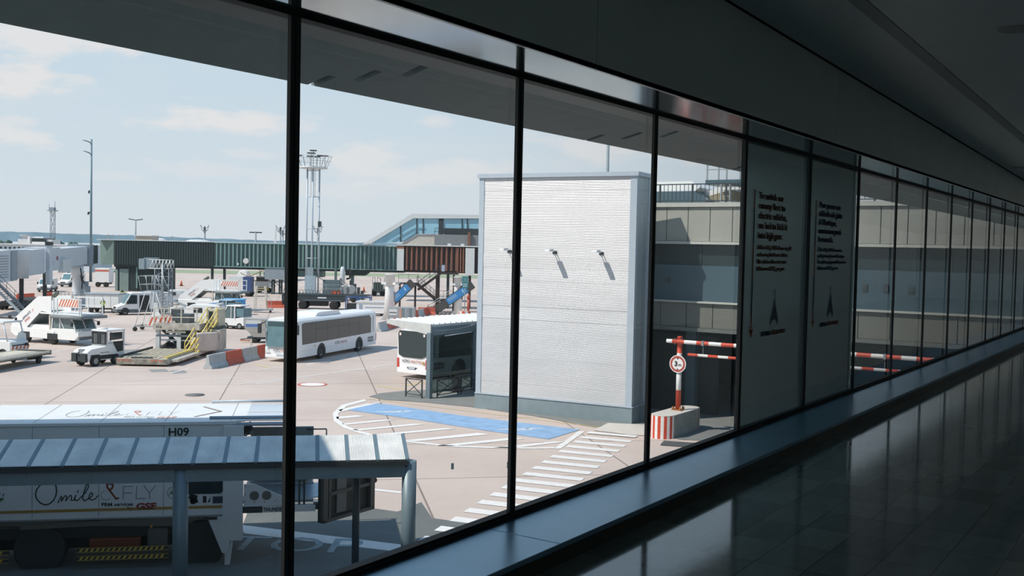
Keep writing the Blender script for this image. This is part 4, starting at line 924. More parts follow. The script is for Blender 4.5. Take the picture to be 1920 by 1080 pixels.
def bus(label, loc, rz, rear_detail):
    L = 12.1; t = thing('shuttle_bus', label, 'bus', loc, rz, 'white airport shuttle buses')
    hw = 1.275
    sec = [(-hw, 0.32), (hw, 0.32), (hw+0.005, 1.2), (hw-0.01, 2.62), (hw-0.06, 2.82), (hw-0.22, 2.95), (hw-0.6, 3.02), (-hw+0.6, 3.02), (-hw+0.22, 2.95), (-hw+0.06, 2.82), (-hw+0.01, 2.62), (-hw-0.005, 1.2)]
    b = MB()
    xs = [(0.0, 0.965), (0.10, 0.99), (0.30, 1.0), (11.7, 1.0), (11.95, 0.985), (L, 0.94)]
    n_ = len(sec); vs = []
    for x, s_ in xs:
        for y, z in sec: vs.append((x+(0.10*(3.0-z)/2.7 if x > 11.9 else (-0.04*(1-abs(z-1.6)/1.4) if x < 0.05 else 0)), y*s_, 1.6+(z-1.6)*(0.5+0.5*s_)))
    fs = [tuple(range(n_-1, -1, -1)), tuple(range((len(xs)-1)*n_, len(xs)*n_))]
    for i in range(len(xs)-1): fs += [(i*n_+j, i*n_+(j+1) % n_, (i+1)*n_+(j+1) % n_, (i+1)*n_+j) for j in range(n_)]
    b.add(vs, fs); body = b.build('body', M_BUSW, t)
    for s_ in (1, -1):
        y0, y1 = (hw-0.004, hw+0.008) if s_ > 0 else (-hw-0.008, -hw+0.004)
        MB().prism([(0.95, 1.30), (11.55, 1.18), (11.62, 2.60), (11.3, 2.68), (1.25, 2.68), (0.95, 2.4)], y0, y1, 'Y').build('side_windows', M_BUSG, t)
        sm = MB()
        for x in (2.9, 4.6, 6.3, 8.0, 9.7): sm.bx(x-0.012, x+0.012, y0-0.002, y1+0.002, 1.24, 2.68)
        sm.bx(2.95, 9.65, y0-0.002, y1+0.002, 2.14, 2.16); sm.build('window_seams', M_CHASS, t)
        pn = MB()
        for x in (1.0, 3.8, 5.6, 7.4): pn.bx(x-0.008, x+0.008, y0-0.002, y1-0.004, 0.34, 1.24)
        pn.bx(0.2, 11.7, y0-0.002, y1-0.005, 0.74, 0.752); pn.build('panel_seams', mat('seam_light_grey', (170, 172, 174), 0.6, 0, 0), t)
        for x in (2.95, 8.85):
            ar = [(x-0.62, 0.32), (x+0.62, 0.32)]+[(x+0.62*math.cos(PI*i/14), 0.50+0.62*math.sin(PI*i/14)) for i in range(15)]
            MB().prism(ar, y0-0.001, y1-0.002, 'Y').build('wheel_arch', M_CHASS, t)
            wheel(t, x, s_*(hw-0.14), 0.48, 0.30, s_)
        if s_ > 0: livery(t, (6.85, y1+0.001, 0.86), (-1, 0, 0), 0.30, 1.9)
        gr = MB()
        for k in range(5):
            for j in range(2): gr.bx(0.55+k*0.2, 0.68+k*0.2, y0-0.002, y1, 0.60+j*0.22, 0.78+j*0.22)
        gr.build('engine_grille', M_CHASS, t)
        g2 = MB()
        for k in range(14): g2.bx(0.50, 0.62 if k % 2 else 0.70, y0-0.002, y1, 1.35+k*0.09, 1.39+k*0.09)
        g2.build('rear_vent', M_CHASS, t)
        if s_ > 0:
            MB().bx(9.72, 9.86, y1-0.005, y1, 0.92, 1.06).build('badge', mat('badge_ochre', (190, 150, 90), 0.5), t)
    ws = MB().slab([(L+0.155, -1.10, 1.05), (L+0.155, 1.10, 1.05), (L+0.02, 1.10, 2.78), (L+0.02, -1.10, 2.78)], 0.05).build('windshield', M_BUSG2, t)
    MB().bx(L-0.05, L+0.10, -1.0, 1.0, 2.42, 2.74).build('destination_blind', mat('blind_dark', (60, 84, 90), 0.2), ws)
    MB().path([(L+0.17, -0.7, 1.08), (L+0.17, -0.05, 1.12)], 0.012).path([(L+0.17, 0.7, 1.08), (L+0.17, 0.05, 1.12)], 0.012).build('wipers', M_CHASS, ws)
    for s_ in (1, -1):
        MB().prism([(s_*0.80, 0.62), (s_*1.16, 0.62), (s_*1.18, 0.96), (s_*0.98, 0.90)], L+0.02, L+0.16, 'X').build('head_lamp', M_HEAD, t)
        MB().bar((L+0.05, s_*1.25, 2.7), (L+0.45, s_*1.45, 2.55), 0.05).bx(L+0.38, L+0.5, s_*1.45-0.12, s_*1.45+0.12, 1.95, 2.6).build('mirror', M_CHASS, t)
    livery(t, (L+0.165, -0.55, 0.74), (0, 1, 0), 0.22, 1.3)
    MB().bx(L+0.02, L+0.17, -0.3, 0.3, 0.44, 0.56).build('number_plate', mat('plate_pale', (190, 200, 212), 0.5), t)
    MB().bx(L-0.1, L+0.14, -1.2, 1.2, 0.26, 0.46).build('front_bumper', M_BUSW, t, bevel=0.03)
    # roof unit
    MB().prism([(5.2, 2.99), (9.0, 2.99), (8.7, 3.22), (8.2, 3.27), (6.0, 3.27), (5.4, 3.2)], -0.85, 0.85, 'Y').build('roof_unit', M_BUSW, t, bevel=0.04)
    MB().lathe([(0.10, 3.0), (0.10, 3.08), (0.001, 3.09)], 12, c=(4.4, 0, 0)).build('roof_hatch', M_CHASS, t)
    # rear
    rw = MB().prism([(-1.10, 1.42), (-0.75, 1.28), (0.75, 1.28), (1.10, 1.42), (1.16, 2.70), (1.05, 2.90), (-1.05, 2.90), (-1.16, 2.70)], -0.065, 0.02, 'X').build('rear_window', M_BUSG, t)
    for s_ in (1, -1):
        MB().bx(-0.075, 0, s_*0.98-0.07, s_*0.98+0.07, 2.60, 2.76).build('brake_lamp', mat('lamp_pinkish', (236, 214, 208), 0.3), t)
        tl = MB().bx(-0.04, 0.06, s_*1.17-0.09, s_*1.17+0.09, 0.62, 1.2); tl.build('tail_lamp', M_LRED, t)
    livery(t, (-0.075, 0.80, 0.98), (0, -1, 0), 0.24, 1.6)
    MB().bx(-0.07, 0, -1.22, 1.22, 0.30, 0.62).build('rear_bumper', M_BUSW, t, bevel=0.03)
    MB().prism([(-0.40, 0.68), (0.40, 0.68), (0.30, 0.56), (-0.30, 0.56)], -0.085, -0.03, 'X').build('plate_recess', M_CHASS, t)
    MB().bx(-0.092, -0.085, -0.26, 0.26, 0.58, 0.67).build('number_plate', mat('plate_pale', (190, 200, 212), 0.5), t)
    MB().bx(-0.07, -0.06, -1.0, -0.86, 0.92, 1.10).build('badge', mat('badge_ochre', (190, 150, 90), 0.5), t)
    return t
A = Vector((-50.565, 49.588)); hd = Vector((0.2690, -0.9631)); lf = Vector((-hd.y, hd.x))
o = A-hd*12.2-lf*1.275
bus('white shuttle bus driving out on the open apron with its dark windscreen towards us', (o.x, o.y, 0), math.atan2(hd.y, hd.x), False)
R1, R2 = Vector((-40.99, 48.367)), Vector((-38.533, 48.235)); md = (R1+R2)/2; md = md+Vector((0.06, 0.3))
bus('white shuttle bus seen from behind, stopped beside the bus shelter', (md.x, md.y, 0), math.radians(87.0), True)

# bus shelter: tapered cantilever roof on square posts, glazed back
M_SHGLASS = glass_mat('shelter_glass', (150, 168, 170), 1.5, 2.0); M_SHW = mat('shelter_white', (222, 224, 222), 0.5, 0, 0.03)
t = thing('bus_shelter', 'bus shelter with a white ribbed cantilever roof and dark glass, left of the silver tower', 'shelter', (-33.75, 42.70, 0))
YL = 8.2
MB().prism([(0.06, 3.36), (0.06, 3.95), (-3.0, 4.06), (-3.0, 3.84)], 0, 0.14, 'Y').build('gable_beam', mat('gable_beam_grey', (196, 198, 194), 0.5), t)
MB().prism([(0.06, 3.36), (0.06, 3.95), (-3.0, 4.06), (-3.0, 3.84)], YL-0.14, YL, 'Y').build('gable_beam', mat('gable_beam_grey', (196, 198, 194), 0.5), t)
MB().prism([(0.06, 3.80), (0.06, 3.93), (-3.0, 4.05), (-3.0, 3.95)], 0.1, YL-0.1, 'Y').build('roof', M_SHW, t)
rb = MB()
for k in range(16): rb.prism([(0.02, 3.93), (0.02, 3.99), (-2.98, 4.09), (-2.98, 4.04)], 0.25+k*0.5, 0.33+k*0.5, 'Y')
rb.build('roof_ribs', M_SHW, t)
MB().bx(0.0, 0.10, 0.1, YL-0.1, 3.36, 3.80).build('front_beam', M_PLINTH, t)
for y in (0.0, 4.0, 7.9):
    MB().bx(-0.10, 0.16, y-0.12, y+0.12, 0, 3.5).build('post', M_SHBLUE, t)
for y in (0.12, 4.12): MB().bx(0.02, 0.035, y, y+3.76, 0.25, 3.36).build('glass_pane', M_SHGLASS, t)
MB().tube((0.12, 1.2, 3.28), (0.12, 3.6, 3.36), 0.03, 8).build('strip_light', M_WLAMP, t)
MB().path([(0.14, 0.3+3.6*k/8, 3.62-0.10*math.sin(PI*k/8)+0.02*k) for k in range(9)], 0.012, 6).build('cable', M_WLAMP, t)
def xbar(label, a, b):
    a, b = Vector(a), Vector(b); L = (b-a).length
    r = thing('pedestrian_barrier', label, 'barrier', (a.x, a.y, 0.02), math.atan2(b.y-a.y, b.x-a.x), 'cross-braced barriers by the bus shelter')
    for x in (0.0, L): MB().bx(x-0.03, x+0.03, -0.03, 0.03, 0, 1.0).build('post', M_DKSTEEL, r)
    MB().bx(0, L, -0.025, 0.025, 0.95, 1.0).bx(0, L, -0.02, 0.02, 0.14, 0.18).build('rails', M_DKSTEEL, r)
    MB().bar((0, 0, 0.16), (L, 0, 0.97), 0.035).build('brace', M_DKSTEEL, r); MB().bar((0, 0, 0.97), (L, 0, 0.16), 0.035).build('brace', M_DKSTEEL, r)
xbar('dark cross-braced barrier left of the shelter post', (-35.06, 42.40), (-33.98, 42.42))
xbar('dark cross-braced barrier right of the shelter post, the nearer one', (-33.40, 43.0), (-33.40, 44.85))
xbar('dark cross-braced barrier under the shelter glass next to the silver tower', (-33.40, 45.10), (-33.40, 47.0))

# people ---------------------------------------------------------
def person(label, loc, rz, top, legs, vest=None, arms='down', hair=(40, 34, 30), skin=(150, 110, 88), lean=0.0, group=None):
    """One continuous skinned body; clothing over it as children."""
    t = thing('person', label, 'person', loc, rz, group)
    J = {'pel': (0, 0, 0.95), 'wst': (0.01, 0, 1.08), 'che': (0.0, 0, 1.32), 'nek': (0.0, 0, 1.48), 'hd': (0.03, 0, 1.60), 'top': (0.02, 0, 1.70)}
    E_ = [('pel', 'wst'), ('wst', 'che'), ('che', 'nek'), ('nek', 'hd'), ('hd', 'top')]
    Rr = {'pel': 0.135, 'wst': 0.125, 'che': 0.15, 'nek': 0.055, 'hd': 0.095, 'top': 0.06}
    for s_, n_ in ((1, 'L'), (-1, 'R')):
        J['sh'+n_] = (0, s_*0.19, 1.42); Rr['sh'+n_] = 0.062
        if arms == 'down': J['el'+n_] = (-0.02, s_*0.25, 1.13); J['wr'+n_] = (0.05, s_*0.25, 0.88); J['ha'+n_] = (0.07, s_*0.25, 0.79)
        elif arms == 'front': J['el'+n_] = (0.06, s_*0.24, 1.14); J['wr'+n_] = (0.30, s_*0.10, 1.18); J['ha'+n_] = (0.38, s_*0.07, 1.20)
        else: J['el'+n_] = (0.06, s_*0.24, 1.14); J['wr'+n_] = (0.22, s_*0.12, 0.98); J['ha'+n_] = (0.27, s_*0.08, 0.93)
        Rr['el'+n_] = 0.045; Rr['wr'+n_] = 0.032; Rr['ha'+n_] = 0.038
        st = s_*0.06
        J['hp'+n_] = (0, s_*0.10, 0.88); J['kn'+n_] = (0.03+st*0.6, s_*0.11, 0.50); J['an'+n_] = (-0.02+st, s_*0.11, 0.09); J['to'+n_] = (0.13+st, s_*0.13, 0.035)
        Rr['hp'+n_] = 0.095; Rr['kn'+n_] = 0.06; Rr['an'+n_] = 0.045; Rr['to'+n_] = 0.035
        E_ += [('che', 'sh'+n_), ('sh'+n_, 'el'+n_), ('el'+n_, 'wr'+n_), ('wr'+n_, 'ha'+n_), ('pel', 'hp'+n_), ('hp'+n_, 'kn'+n_), ('kn'+n_, 'an'+n_), ('an'+n_, 'to'+n_)]
    def grow(keys, edges, rad, nm, sub=2):
        me = bpy.data.meshes.new(nm); idx = {k: i for i, k in enumerate(keys)}
        me.from_pydata([(J[k][0]+lean*max(0, J[k][2]-0.95), J[k][1], J[k][2]) for k in keys], [(idx[a], idx[b]) for a, b in edges], [])
        o = bpy.data.objects.new(nm, me); C.objects.link(o)
        m = o.modifiers.new('skin', 'SKIN'); m.use_smooth_shade = True; o.modifiers.new('sub', 'SUBSURF').levels = sub; o.modifiers['sub'].render_levels = sub
        for k in keys: me.skin_vertices[0].data[idx[k]].radius = (rad[k], rad[k])
        me.skin_vertices[0].data[0].use_root = True
        dg = bpy.context.evaluated_depsgraph_get(); m2 = bpy.data.meshes.new_from_object(o.evaluated_get(dg)); bpy.data.objects.remove(o)
        r = bpy.data.objects.new(nm, m2); C.objects.link(r); r.parent = t; return r
    keys = list(J); b = grow(keys, E_, Rr, 'body'); b.data.materials.clear()
    for m in (mat('cloth_%d_%d_%d' % top, top, 0.8, 0, 0.06, 8), mat('cloth_%d_%d_%d' % legs, legs, 0.8, 0, 0.06, 8), mat('skin_%d' % skin[0], skin, 0.6, 0, 0.02), mat('hair_%d' % hair[0], hair, 0.7, 0, 0.05), M_CHASS): b.data.materials.append(m)
    hands = [Vector((J['ha'+n_][0]+lean*max(0, J['ha'+n_][2]-0.95), J['ha'+n_][1], J['ha'+n_][2])) for n_ in 'LR']
    for p in b.data.polygons:
        c = p.center; i = 0
        if c.z < 0.10: i = 4
        elif c.z < 0.98 and abs(c.y) < 0.19 and min((c-h).length for h in hands) > 0.12: i = 1
        if min((c-h).length for h in hands) < 0.09: i = 2
        if c.z > 1.50: i = 2
        if c.z > 1.66 or (c.z > 1.56 and c.x < 0.0+lean*0.6): i = 3
        p.material_index = i; p.use_smooth = True
    if vest:
        R2 = dict(Rr); 
        for k in ('pel', 'wst', 'che'): R2[k] = Rr[k]+0.022
        R2['shL'] = R2['shR'] = 0.085
        v = grow(['wst', 'pel', 'che', 'shL', 'shR'], [('wst', 'pel'), ('wst', 'che'), ('che', 'shL'), ('che', 'shR')], R2, 'vest'); v.data.materials.clear(); v.data.materials.append(mat('hi_vis_%d' % vest[0], vest, 0.6, 0, 0.03)); v['label'] = 'high-visibility vest'
    return t
HIVIS = (206, 226, 84)
person('person in a pale top standing behind the shelter glass with a pink suitcase', (-34.5, 46.1, 0.02), math.radians(-60), (176, 168, 150), (46, 48, 52), arms='hold')
t = thing('suitcase', 'pink upright suitcase standing in front of the person in the shelter', 'suitcase', (-34.15, 45.7, 0.02), math.radians(-60))
MB().bx(-0.14, 0.14, -0.24, 0.24, 0.06, 0.78).build('case', mat('suitcase_pink', (176, 132, 138), 0.4), t, bevel=0.04)
MB().path([(-0.1, -0.12, 0.78), (-0.1, -0.12, 1.02), (-0.1, 0.12, 1.02), (-0.1, 0.12, 0.78)], 0.012).build('pull_handle', M_CHASS, t)
for sx, sy in ((-1, -1), (1, -1), (1, 1), (-1, 1)): MB().tube((sx*0.09, sy*0.18-0.02, 0.03), (sx*0.09, sy*0.18+0.02, 0.03), 0.03, 10).build('wheel', M_CHASS, t)

# ================================================================ boarding galleries across the apron
FR = math.radians(33.78)          # facing us squarely
M_GRN_D = mat('gallery_green_dark', (44, 58, 60), 0.6, 0, 0.08, 0.6); M_GRN_L = mat('gallery_green_light', (112, 142, 140), 0.5, 0, 0.08, 0.8); M_GRN_M = mat('gallery_green_mid', (84, 108, 106), 0.55, 0, 0.06)
M_BRN_D = mat('gallery_brown_dark', (54, 44, 42), 0.6, 0, 0.06); M_BRN_L = mat('gallery_brown_light', (126, 88, 74), 0.55, 0, 0.08)
M_BRG = mat('bridge_pale_grey', (196, 204, 210), 0.45, 0, 0.05, 0.8); M_BRGD = mat('bridge_mid_grey', (138, 150, 158), 0.5, 0, 0.05)  # second, darker grey for bellows, cabinets and masts
M_PALE = mat('pale_grey_panel', (206, 210, 210), 0.5, 0, 0.04)
M_SKYGL = mat('gallery_glass', (150, 196, 214), 0.08, 0.0, 0.05, 0.5, spec=0.8)
def root(px_xy, rz=FR): return (px_xy[0], px_xy[1], 0), rz
t = thing('boarding_gallery', 'long dark green ribbed boarding gallery raised on posts across the apron', 'gallery', (*(-147.336, 99.906, 3.849)[:2], 0), FR)
GB, GT = 4.25, 8.16
x0, x1, x2 = 2.828, 19.028, 49.455
pr = []; x = x0
while x < x1: pr += [(x, 0.0), (x+0.2, 0.0), (x+0.24, -0.07), (x+0.36, -0.07)]; x += 0.4
MB().prism(pr+[(x1, 0), (x1, 3.5), (x0, 3.5)], GB, GT, 'Z').build('dark_ribbed_section', M_GRN_D, t)
MB().bx(x1, x2, 0.0, 3.5, GB, GT).build('finned_section', M_GRN_M, t)
x = x1+0.2; fn = MB()
while x < x2-0.3: fn.prism([(x, 0), (x+0.10, -0.26), (x+0.30, -0.26), (x+0.34, 0)], GB+0.12, GT-0.12, 'Z'); x += 0.66
o = fn.build('fin_cladding', M_GRN_L, t)
MB().bx(x1, x2, -0.3, 0, GB-0.02, GB+0.14).bx(x1, x2, -0.3, 0, GT-0.14, GT).build('edge_rail', M_GRN_L, t)
MB().bx(x0-2.7, x2, -0.1, 3.6, GT, GT+0.12).build('roof_edge', M_PALE, t)
MB().bx(x0, x2, 0.2, 3.3, GB-0.35, GB).build('floor_beam', M_GRN_D, t)
e = MB().add([(0, 1.6, GB+0.5), (0.5, 1.0, GB-0.1), (x0, 0, GB), (x0, 0, GT), (0, 1.6, GT+0.05), (0, 3.5, GB), (x0, 3.5, GB), (x0, 3.5, GT), (0, 3.5, GT+0.05)], [(0, 1, 2, 3, 4), (5, 8, 7, 6), (0, 4, 8, 5), (4, 3, 7, 8), (0, 5, 6, 2, 1), (2, 6, 7, 3)])
ec = e.build('end_cabin', mat('end_cabin_green', (98, 118, 112), 0.5, 0, 0.08), t)
MB().slab([(0.75, 1.10, GB+0.35), (1.95, 0.43, GB+0.35), (1.95, 0.43, GT-0.9), (0.75, 1.10, GT-0.9)], -0.05).build('window', mat('cabin_window', (122, 146, 150), 0.2), ec)
a, b = 2.914, 11.657
pr = []; x = a
while x < b: pr += [(x, 0.6), (x+0.2, 0.6), (x+0.24, 0.54), (x+0.36, 0.54)]; x += 0.4
pd_ = MB().prism(pr+[(b, 0.6), (b, 3.4), (a, 3.4)], 0, GB-0.3, 'Z').build('pedestal_room', M_GRN_D, t)
MB().bx(3.6, 5.057, 0.48, 0.6, 0, 3.6).build('door', mat('pale_green_door', (122, 140, 136), 0.5), pd_)
MB().bx(2.914, 3.343, 0.45, 0.6, 0, 3.5).build('door_jamb', mat('pale_green_door', (122, 140, 136), 0.5), pd_)
MB().bx(6.257, 6.514, 0.45, 0.55, 0.5, GB-0.3).build('downpipe', M_GRN_L, pd_)
for p in (395.5, 418.5): MB().bx((p-180)*0.0857-0.17, (p-180)*0.0857+0.17, 0.6, 1.0, 0, GB-0.1).build('post', M_GRN_D, t)
MB().bx((419-180)*0.0857-2.6, (419-180)*0.0857+0.3, 0.5, 0.6, 0.2, 0.4).build('tie_beam', M_GRN_D, t)
MB().bx(41.056-0.24, 41.056+0.24, 0.9, 1.4, 0, GB-0.2).build('post', M_GRN_M, t)
MB().prism([(40.027, GB-0.3), (43.884, GB-0.3), (43.113, GB-0.95), (40.027, GB-0.95)], 0.4, 2.8, 'Y').build('bracket_beam', M_GRN_D, t)
MB().bx(38.399, 38.741, -0.35, 0.1, 0.2, GT).build('post', M_GRN_M, t)
bx_ = MB().bx(27.17, 30.342, -0.2, 2.6, 2.4, GB-0.05).build('machine_room', M_BRGD, t)
for p in (509, 513, 523, 527): MB().bx((p-180)*0.0857-0.12, (p-180)*0.0857+0.12, 0.5, 0.75, 0, 2.4).build('post', M_GRN_D, t)
MB().bar(((500-180)*0.0857, 0.6, 2.3), ((516-180)*0.0857, 0.6, 1.3), 0.1).bar(((510-180)*0.0857, 0.6, 2.3), ((527-180)*0.0857, 0.6, 1.0), 0.1).build('brace', M_GRN_D, t)
MB().bx(31.113, 36.341, 0.3, 3.0, 2.9, GB-0.05).build('under_floor_duct', M_GRN_M, t)
sg = MB().tube((24.171, -0.32, 5.28), (24.171, -0.36, 5.28), 0.48, 20).build('round_sign', mat('sign_pale_ring', (196, 186, 178), 0.5), t)
MB().tube((24.171, -0.36, 5.28), (24.171, -0.375, 5.28), 0.38, 20).build('sign_face', M_PALE, sg)
MB().bx(22.799, 23.013, -0.36, -0.28, GB+0.35, GB+0.7).build('number_plate', M_PALE, t)
for p in (197, 199, 206, 218, 318): MB().bx((p-180)*0.0857-0.05, (p-180)*0.0857+0.05, 1.0, 1.1, GT+0.1, GT+0.9).build('roof_aerial', M_STEEL, t)

# rust-brown gallery and its hanging white panels, stair tower below
t = thing('brown_gallery', 'rust-brown ribbed gallery end with white panels, left of the silver tower', 'gallery', (*(-87.694, 103.82, 6.839)[:2], 0), FR)
BB, BT = 4.98, 8.22; W_ = 15.077
MB().bx(0.8, W_, 0.0, 3.0, BB, BT).build('walls', M_BRN_D, t)
fn = MB(); x = 1.1
while x < 7.854: fn.prism([(x, 0), (x+0.08, -0.2), (x+0.24, -0.2), (x+0.32, 0)], BB+0.05, BT-0.1, 'Z'); x += 0.655
x = 7.854
while x < 8.976: fn.prism([(x, -0.1), (x+0.06, -0.26), (x+0.2, -0.26), (x+0.26, -0.1)], BB-0.15, BT-0.1, 'Z'); x += 0.36
fn.build('fin_cladding', M_BRN_L, t)
MB().bx(0, 0.88, -0.3, 3.0, BB-0.05, BT-0.42).build('end_panel', M_PALE, t)
MB().bx(-0.1, 0.9, -0.3, 3.0, BT-0.42, BT).build('end_panel_cap', M_BRN_L, t)
MB().bx(-0.1, W_, -0.35, 3.1, BT, BT+0.14).build('roof_edge', M_PALE, t)
MB().bx(8.976, 10.168, -0.5, -0.2, BB-0.5, BT-0.15).build('hanging_panel', M_PALE, t)
MB().bx(0.9, W_, 0.2, 2.8, BB-0.25, BB).build('floor_beam', M_BRN_D, t)
for p in (822, 840, 881): MB().bx((p-745)*0.0701-0.17, (p-745)*0.0701+0.17, 0.8, 1.2, 0, BB).build('post', M_BRN_D if p != 840 else M_GRN_D, t)
for p in (841, 866): MB().bx((p-745)*0.0701-0.2, (p-745)*0.0701+0.25, 0.5, 1.0, BT+0.14, BT+0.4).build('roof_box', M_PALE, t)

t = thing('stair_tower', 'dark open steel staircase zigzagging up to the brown gallery', 'staircase', (*(-82.943, 98.333, 1.585)[:2], 0), FR)
def flight(par, xa, za, xb, zb, y0, y1, m=M_BRN_D, rail=True, nm='flight'):
    f = MB()
    for y in (y0, y1): f.bar((xa, y, za), (xb, y, zb), 0.06, 0.28, up=(0, 0, 1))
    n_ = max(3, int(abs(za-zb)/0.19)); 
    for k in range(1, n_):
        u_ = k/n_; f.bc((xa+(xb-xa)*u_, (y0+y1)/2, za+(zb-za)*u_), (0.26, y1-y0, 0.04))
    f.build(nm, m, par)
    if rail:
        r_ = MB()
        for y in (y0, y1):
            for h in (0.55, 1.0): r_.bar((xa, y, za+h), (xb, y, zb+h), 0.035)
            for k in range(5): u_ = k/4; p_ = (xa+(xb-xa)*u_, y, za+(zb-za)*u_); r_.bar(p_, (p_[0], y, p_[2]+1.0), 0.035)
        r_.build('handrail', M_DKSTEEL, par)
def landing(par, xa, xb, z, y0, y1, m=M_BRN_D):
    MB().bx(xa, xb, y0, y1, z-0.22, z).build('landing', m, par)
    r_ = MB()
    for h in (0.55, 1.05): r_.bar((xa, y0, z+h), (xb, y0, z+h), 0.04)
    n_ = max(2, int((xb-xa)/1.0))
    for k in range(n_+1): x = xa+(xb-xa)*k/n_; r_.bar((x, y0, z), (x, y0, z+1.05), 0.04)
    r_.build('handrail', M_DKSTEEL, par)
X_ = lambda p: (p-745)*128/1925.07
landing(t, X_(826), X_(858), 4.95, 0, 1.4)
flight(t, X_(826), 4.9, X_(783), 2.75, 0, 1.3)
landing(t, X_(747), X_(784), 3.60, -0.2, 1.3)
flight(t, X_(783), 3.5, X_(816), 1.75, -1.6, -0.3)
landing(t, X_(814), X_(852), 1.7, -1.6, 0.2)
flight(t, X_(852), 1.6, X_(806), -0.0, -3.2, -1.9)
for p in (749, 778, 818, 850): MB().bx(X_(p)-0.12, X_(p)+0.12, 0.2, 0.4, 0, 4.7 if p > 815 else 3.4).build('post', M_BRN_D, t)
MB().bx(X_(827), X_(833), -0.06, -0.02, 5.1, 5.9).build('notice_board', mat('notice_pale_blue', (160, 176, 196), 0.5), t)
def chute(label, pts_hi, D, banner):       # enclosed sloping stair with a blue banner
    r = thing('covered_stair', label, 'staircase', (*pts_hi, 0), FR); return r
M_BANN = mat('banner_blue', (58, 132, 190), 0.5, 0, 0.04)
for lab, (xa, za, xb, zb), (ca, cb) in (('covered sloping stair with a blue banner beside the left white column', (X_(778), 3.45, X_(727), 0.05), (0.14, 0.62)),
                                       ('covered sloping stair with a blue banner beside the right white column', (X_(886), 3.3, X_(818), 0.0), (0.16, 0.66))):
    r = thing('covered_stair', lab, 'staircase', (*(-80.351, 95.26, 1.785)[:2], 0), FR, 'blue-bannered stairs under the galleries')
    d = Vector((xb-xa, 0, zb-za)).normalized(); nn = Vector((-d.z, 0, d.x)); nn = nn if nn.z > 0 else -nn
    A_, B_ = Vector((xa, -0.6, za)), Vector((xb, -0.6, zb))
    MB().add([A_, B_, B_+nn*1.0, A_+nn*1.0, A_+Vector((0, 1.2, 0)), B_+Vector((0, 1.2, 0)), B_+nn*1.0+Vector((0, 1.2, 0)), A_+nn*1.0+Vector((0, 1.2, 0))],
             [(0, 1, 2, 3), (7, 6, 5, 4), (0, 4, 5, 1), (1, 5, 6, 2), (2, 6, 7, 3), (3, 7, 4, 0)]).build('stair_side', mat('stair_side_dark', (72, 72, 70), 0.6), r)
    L_ = (B_-A_).length; p0, p1 = A_+d*L_*ca+nn*0.08, A_+d*L_*cb+nn*0.08; off = Vector((0, -0.02, 0))
    bn = MB().slab([p0+off, p1+off, p1+nn*0.84+off, p0+nn*0.84+off], 0.015).build('banner', M_BANN, r)
    q0 = p0+d*0.5+nn*0.25+Vector((0, -0.045, 0)); wm = MB()
    wm.add([q0, q0+d*0.16, q0+nn*0.45+d*0.02, q0+nn*0.40-d*0.12], [(0, 1, 2, 3)])
    for k in range(3): s_ = q0+d*(0.9)+nn*(0.1+0.14*k); wm.add([s_, s_+d*1.2, s_+d*1.2+nn*0.05, s_+nn*0.05], [(0, 1, 2, 3)])
    wm.build('banner_print', mat('banner_print_pale', (176, 206, 226), 0.5, 0, 0), bn)
    MB().bar(A_+nn*1.5, B_+nn*1.5, 0.05).bar(A_+nn*1.25, B_+nn*1.25, 0.04).build('handrail', M_PALE, r)

# glazed sloping gallery above
t = thing('glazed_gallery', 'glazed gallery with a sloping roof rising behind the brown one', 'gallery', (*(-101.733, 112.582, 8.939)[:2], 0), FR)
Z = lambda y, p: 8.0+((468-0.0213*(960-p))-y)*150/1925.07
XG = lambda p: (p-680)*150/1925.07
pol = [(XG(679), Z(459, 680)), (XG(772), Z(401, 772)), (XG(960), Z(404, 960)), (XG(960), Z(460, 960)), (XG(700), Z(459, 700))]
inn = [(XG(697), Z(456, 697)), (XG(774), Z(409.5, 774)), (XG(960), Z(411.5, 960)), (XG(960), Z(440, 960)), (XG(782), Z(438, 782)), (XG(754), Z(454, 754))]
MB().prism([pol[0], pol[1], pol[2], (pol[2][0], pol[2][1]-0.5), (inn[1][0], inn[1][1]), (inn[0][0], inn[0][1])], -0.3, 4.5, 'Y').build('roof', M_PALE, t)
MB().prism(inn, 0.0, 4.2, 'Y').build('glazing', M_SKYGL, t)
fr_ = MB()
for p, ya, yb in ((751, 421, 453), (781, 409, 438), (793, 409, 438), (827, 409, 439), (866, 410, 440), (876, 410, 440)):
    fr_.bx(XG(p)-0.08, XG(p)+0.08, -0.1, 0.0, Z(yb, p), Z(ya, p))
fr_.bx(XG(822), XG(831), -0.15, 0.0, Z(440, 826), Z(409, 826))
fr_.build('glazing_bars', M_DKSTEEL, t)
MB().bar((XG(735), -0.08, Z(452, 735)), (XG(775), -0.08, Z(429, 775)), 0.08).bar((XG(775), -0.08, Z(429, 775)), (XG(797), -0.08, Z(428, 797)), 0.08).bar((XG(755), -0.08, Z(453, 755)), (XG(783), -0.08, Z(432, 783)), 0.08).build('inner_handrail', mat('rail_blue_grey', (104, 136, 150), 0.4), t)
MB().prism([(XG(755), Z(456, 755)), (XG(782), Z(440, 782)), (XG(815), Z(440, 815)), (XG(815), Z(460, 815)), (XG(755), Z(460, 755))], -0.25, 4, 'Y').build('base_wall', mat('base_wall_beige', (196, 192, 184), 0.6), t)
MB().prism([(XG(754), Z(456, 754)), (XG(781), Z(439, 781)), (XG(815), Z(439, 815)), (XG(815), Z(441, 815)), (XG(783), Z(441, 783)), (XG(756), Z(457, 756))], -0.35, 0, 'Y').build('base_sill', M_BRGD, t)
MB().bx(XG(816), XG(960), -1.5, 4, Z(461, 880), Z(441, 880)).build('roof_block', mat('roof_block_grey', (128, 134, 136), 0.6, 0, 0.06), t)
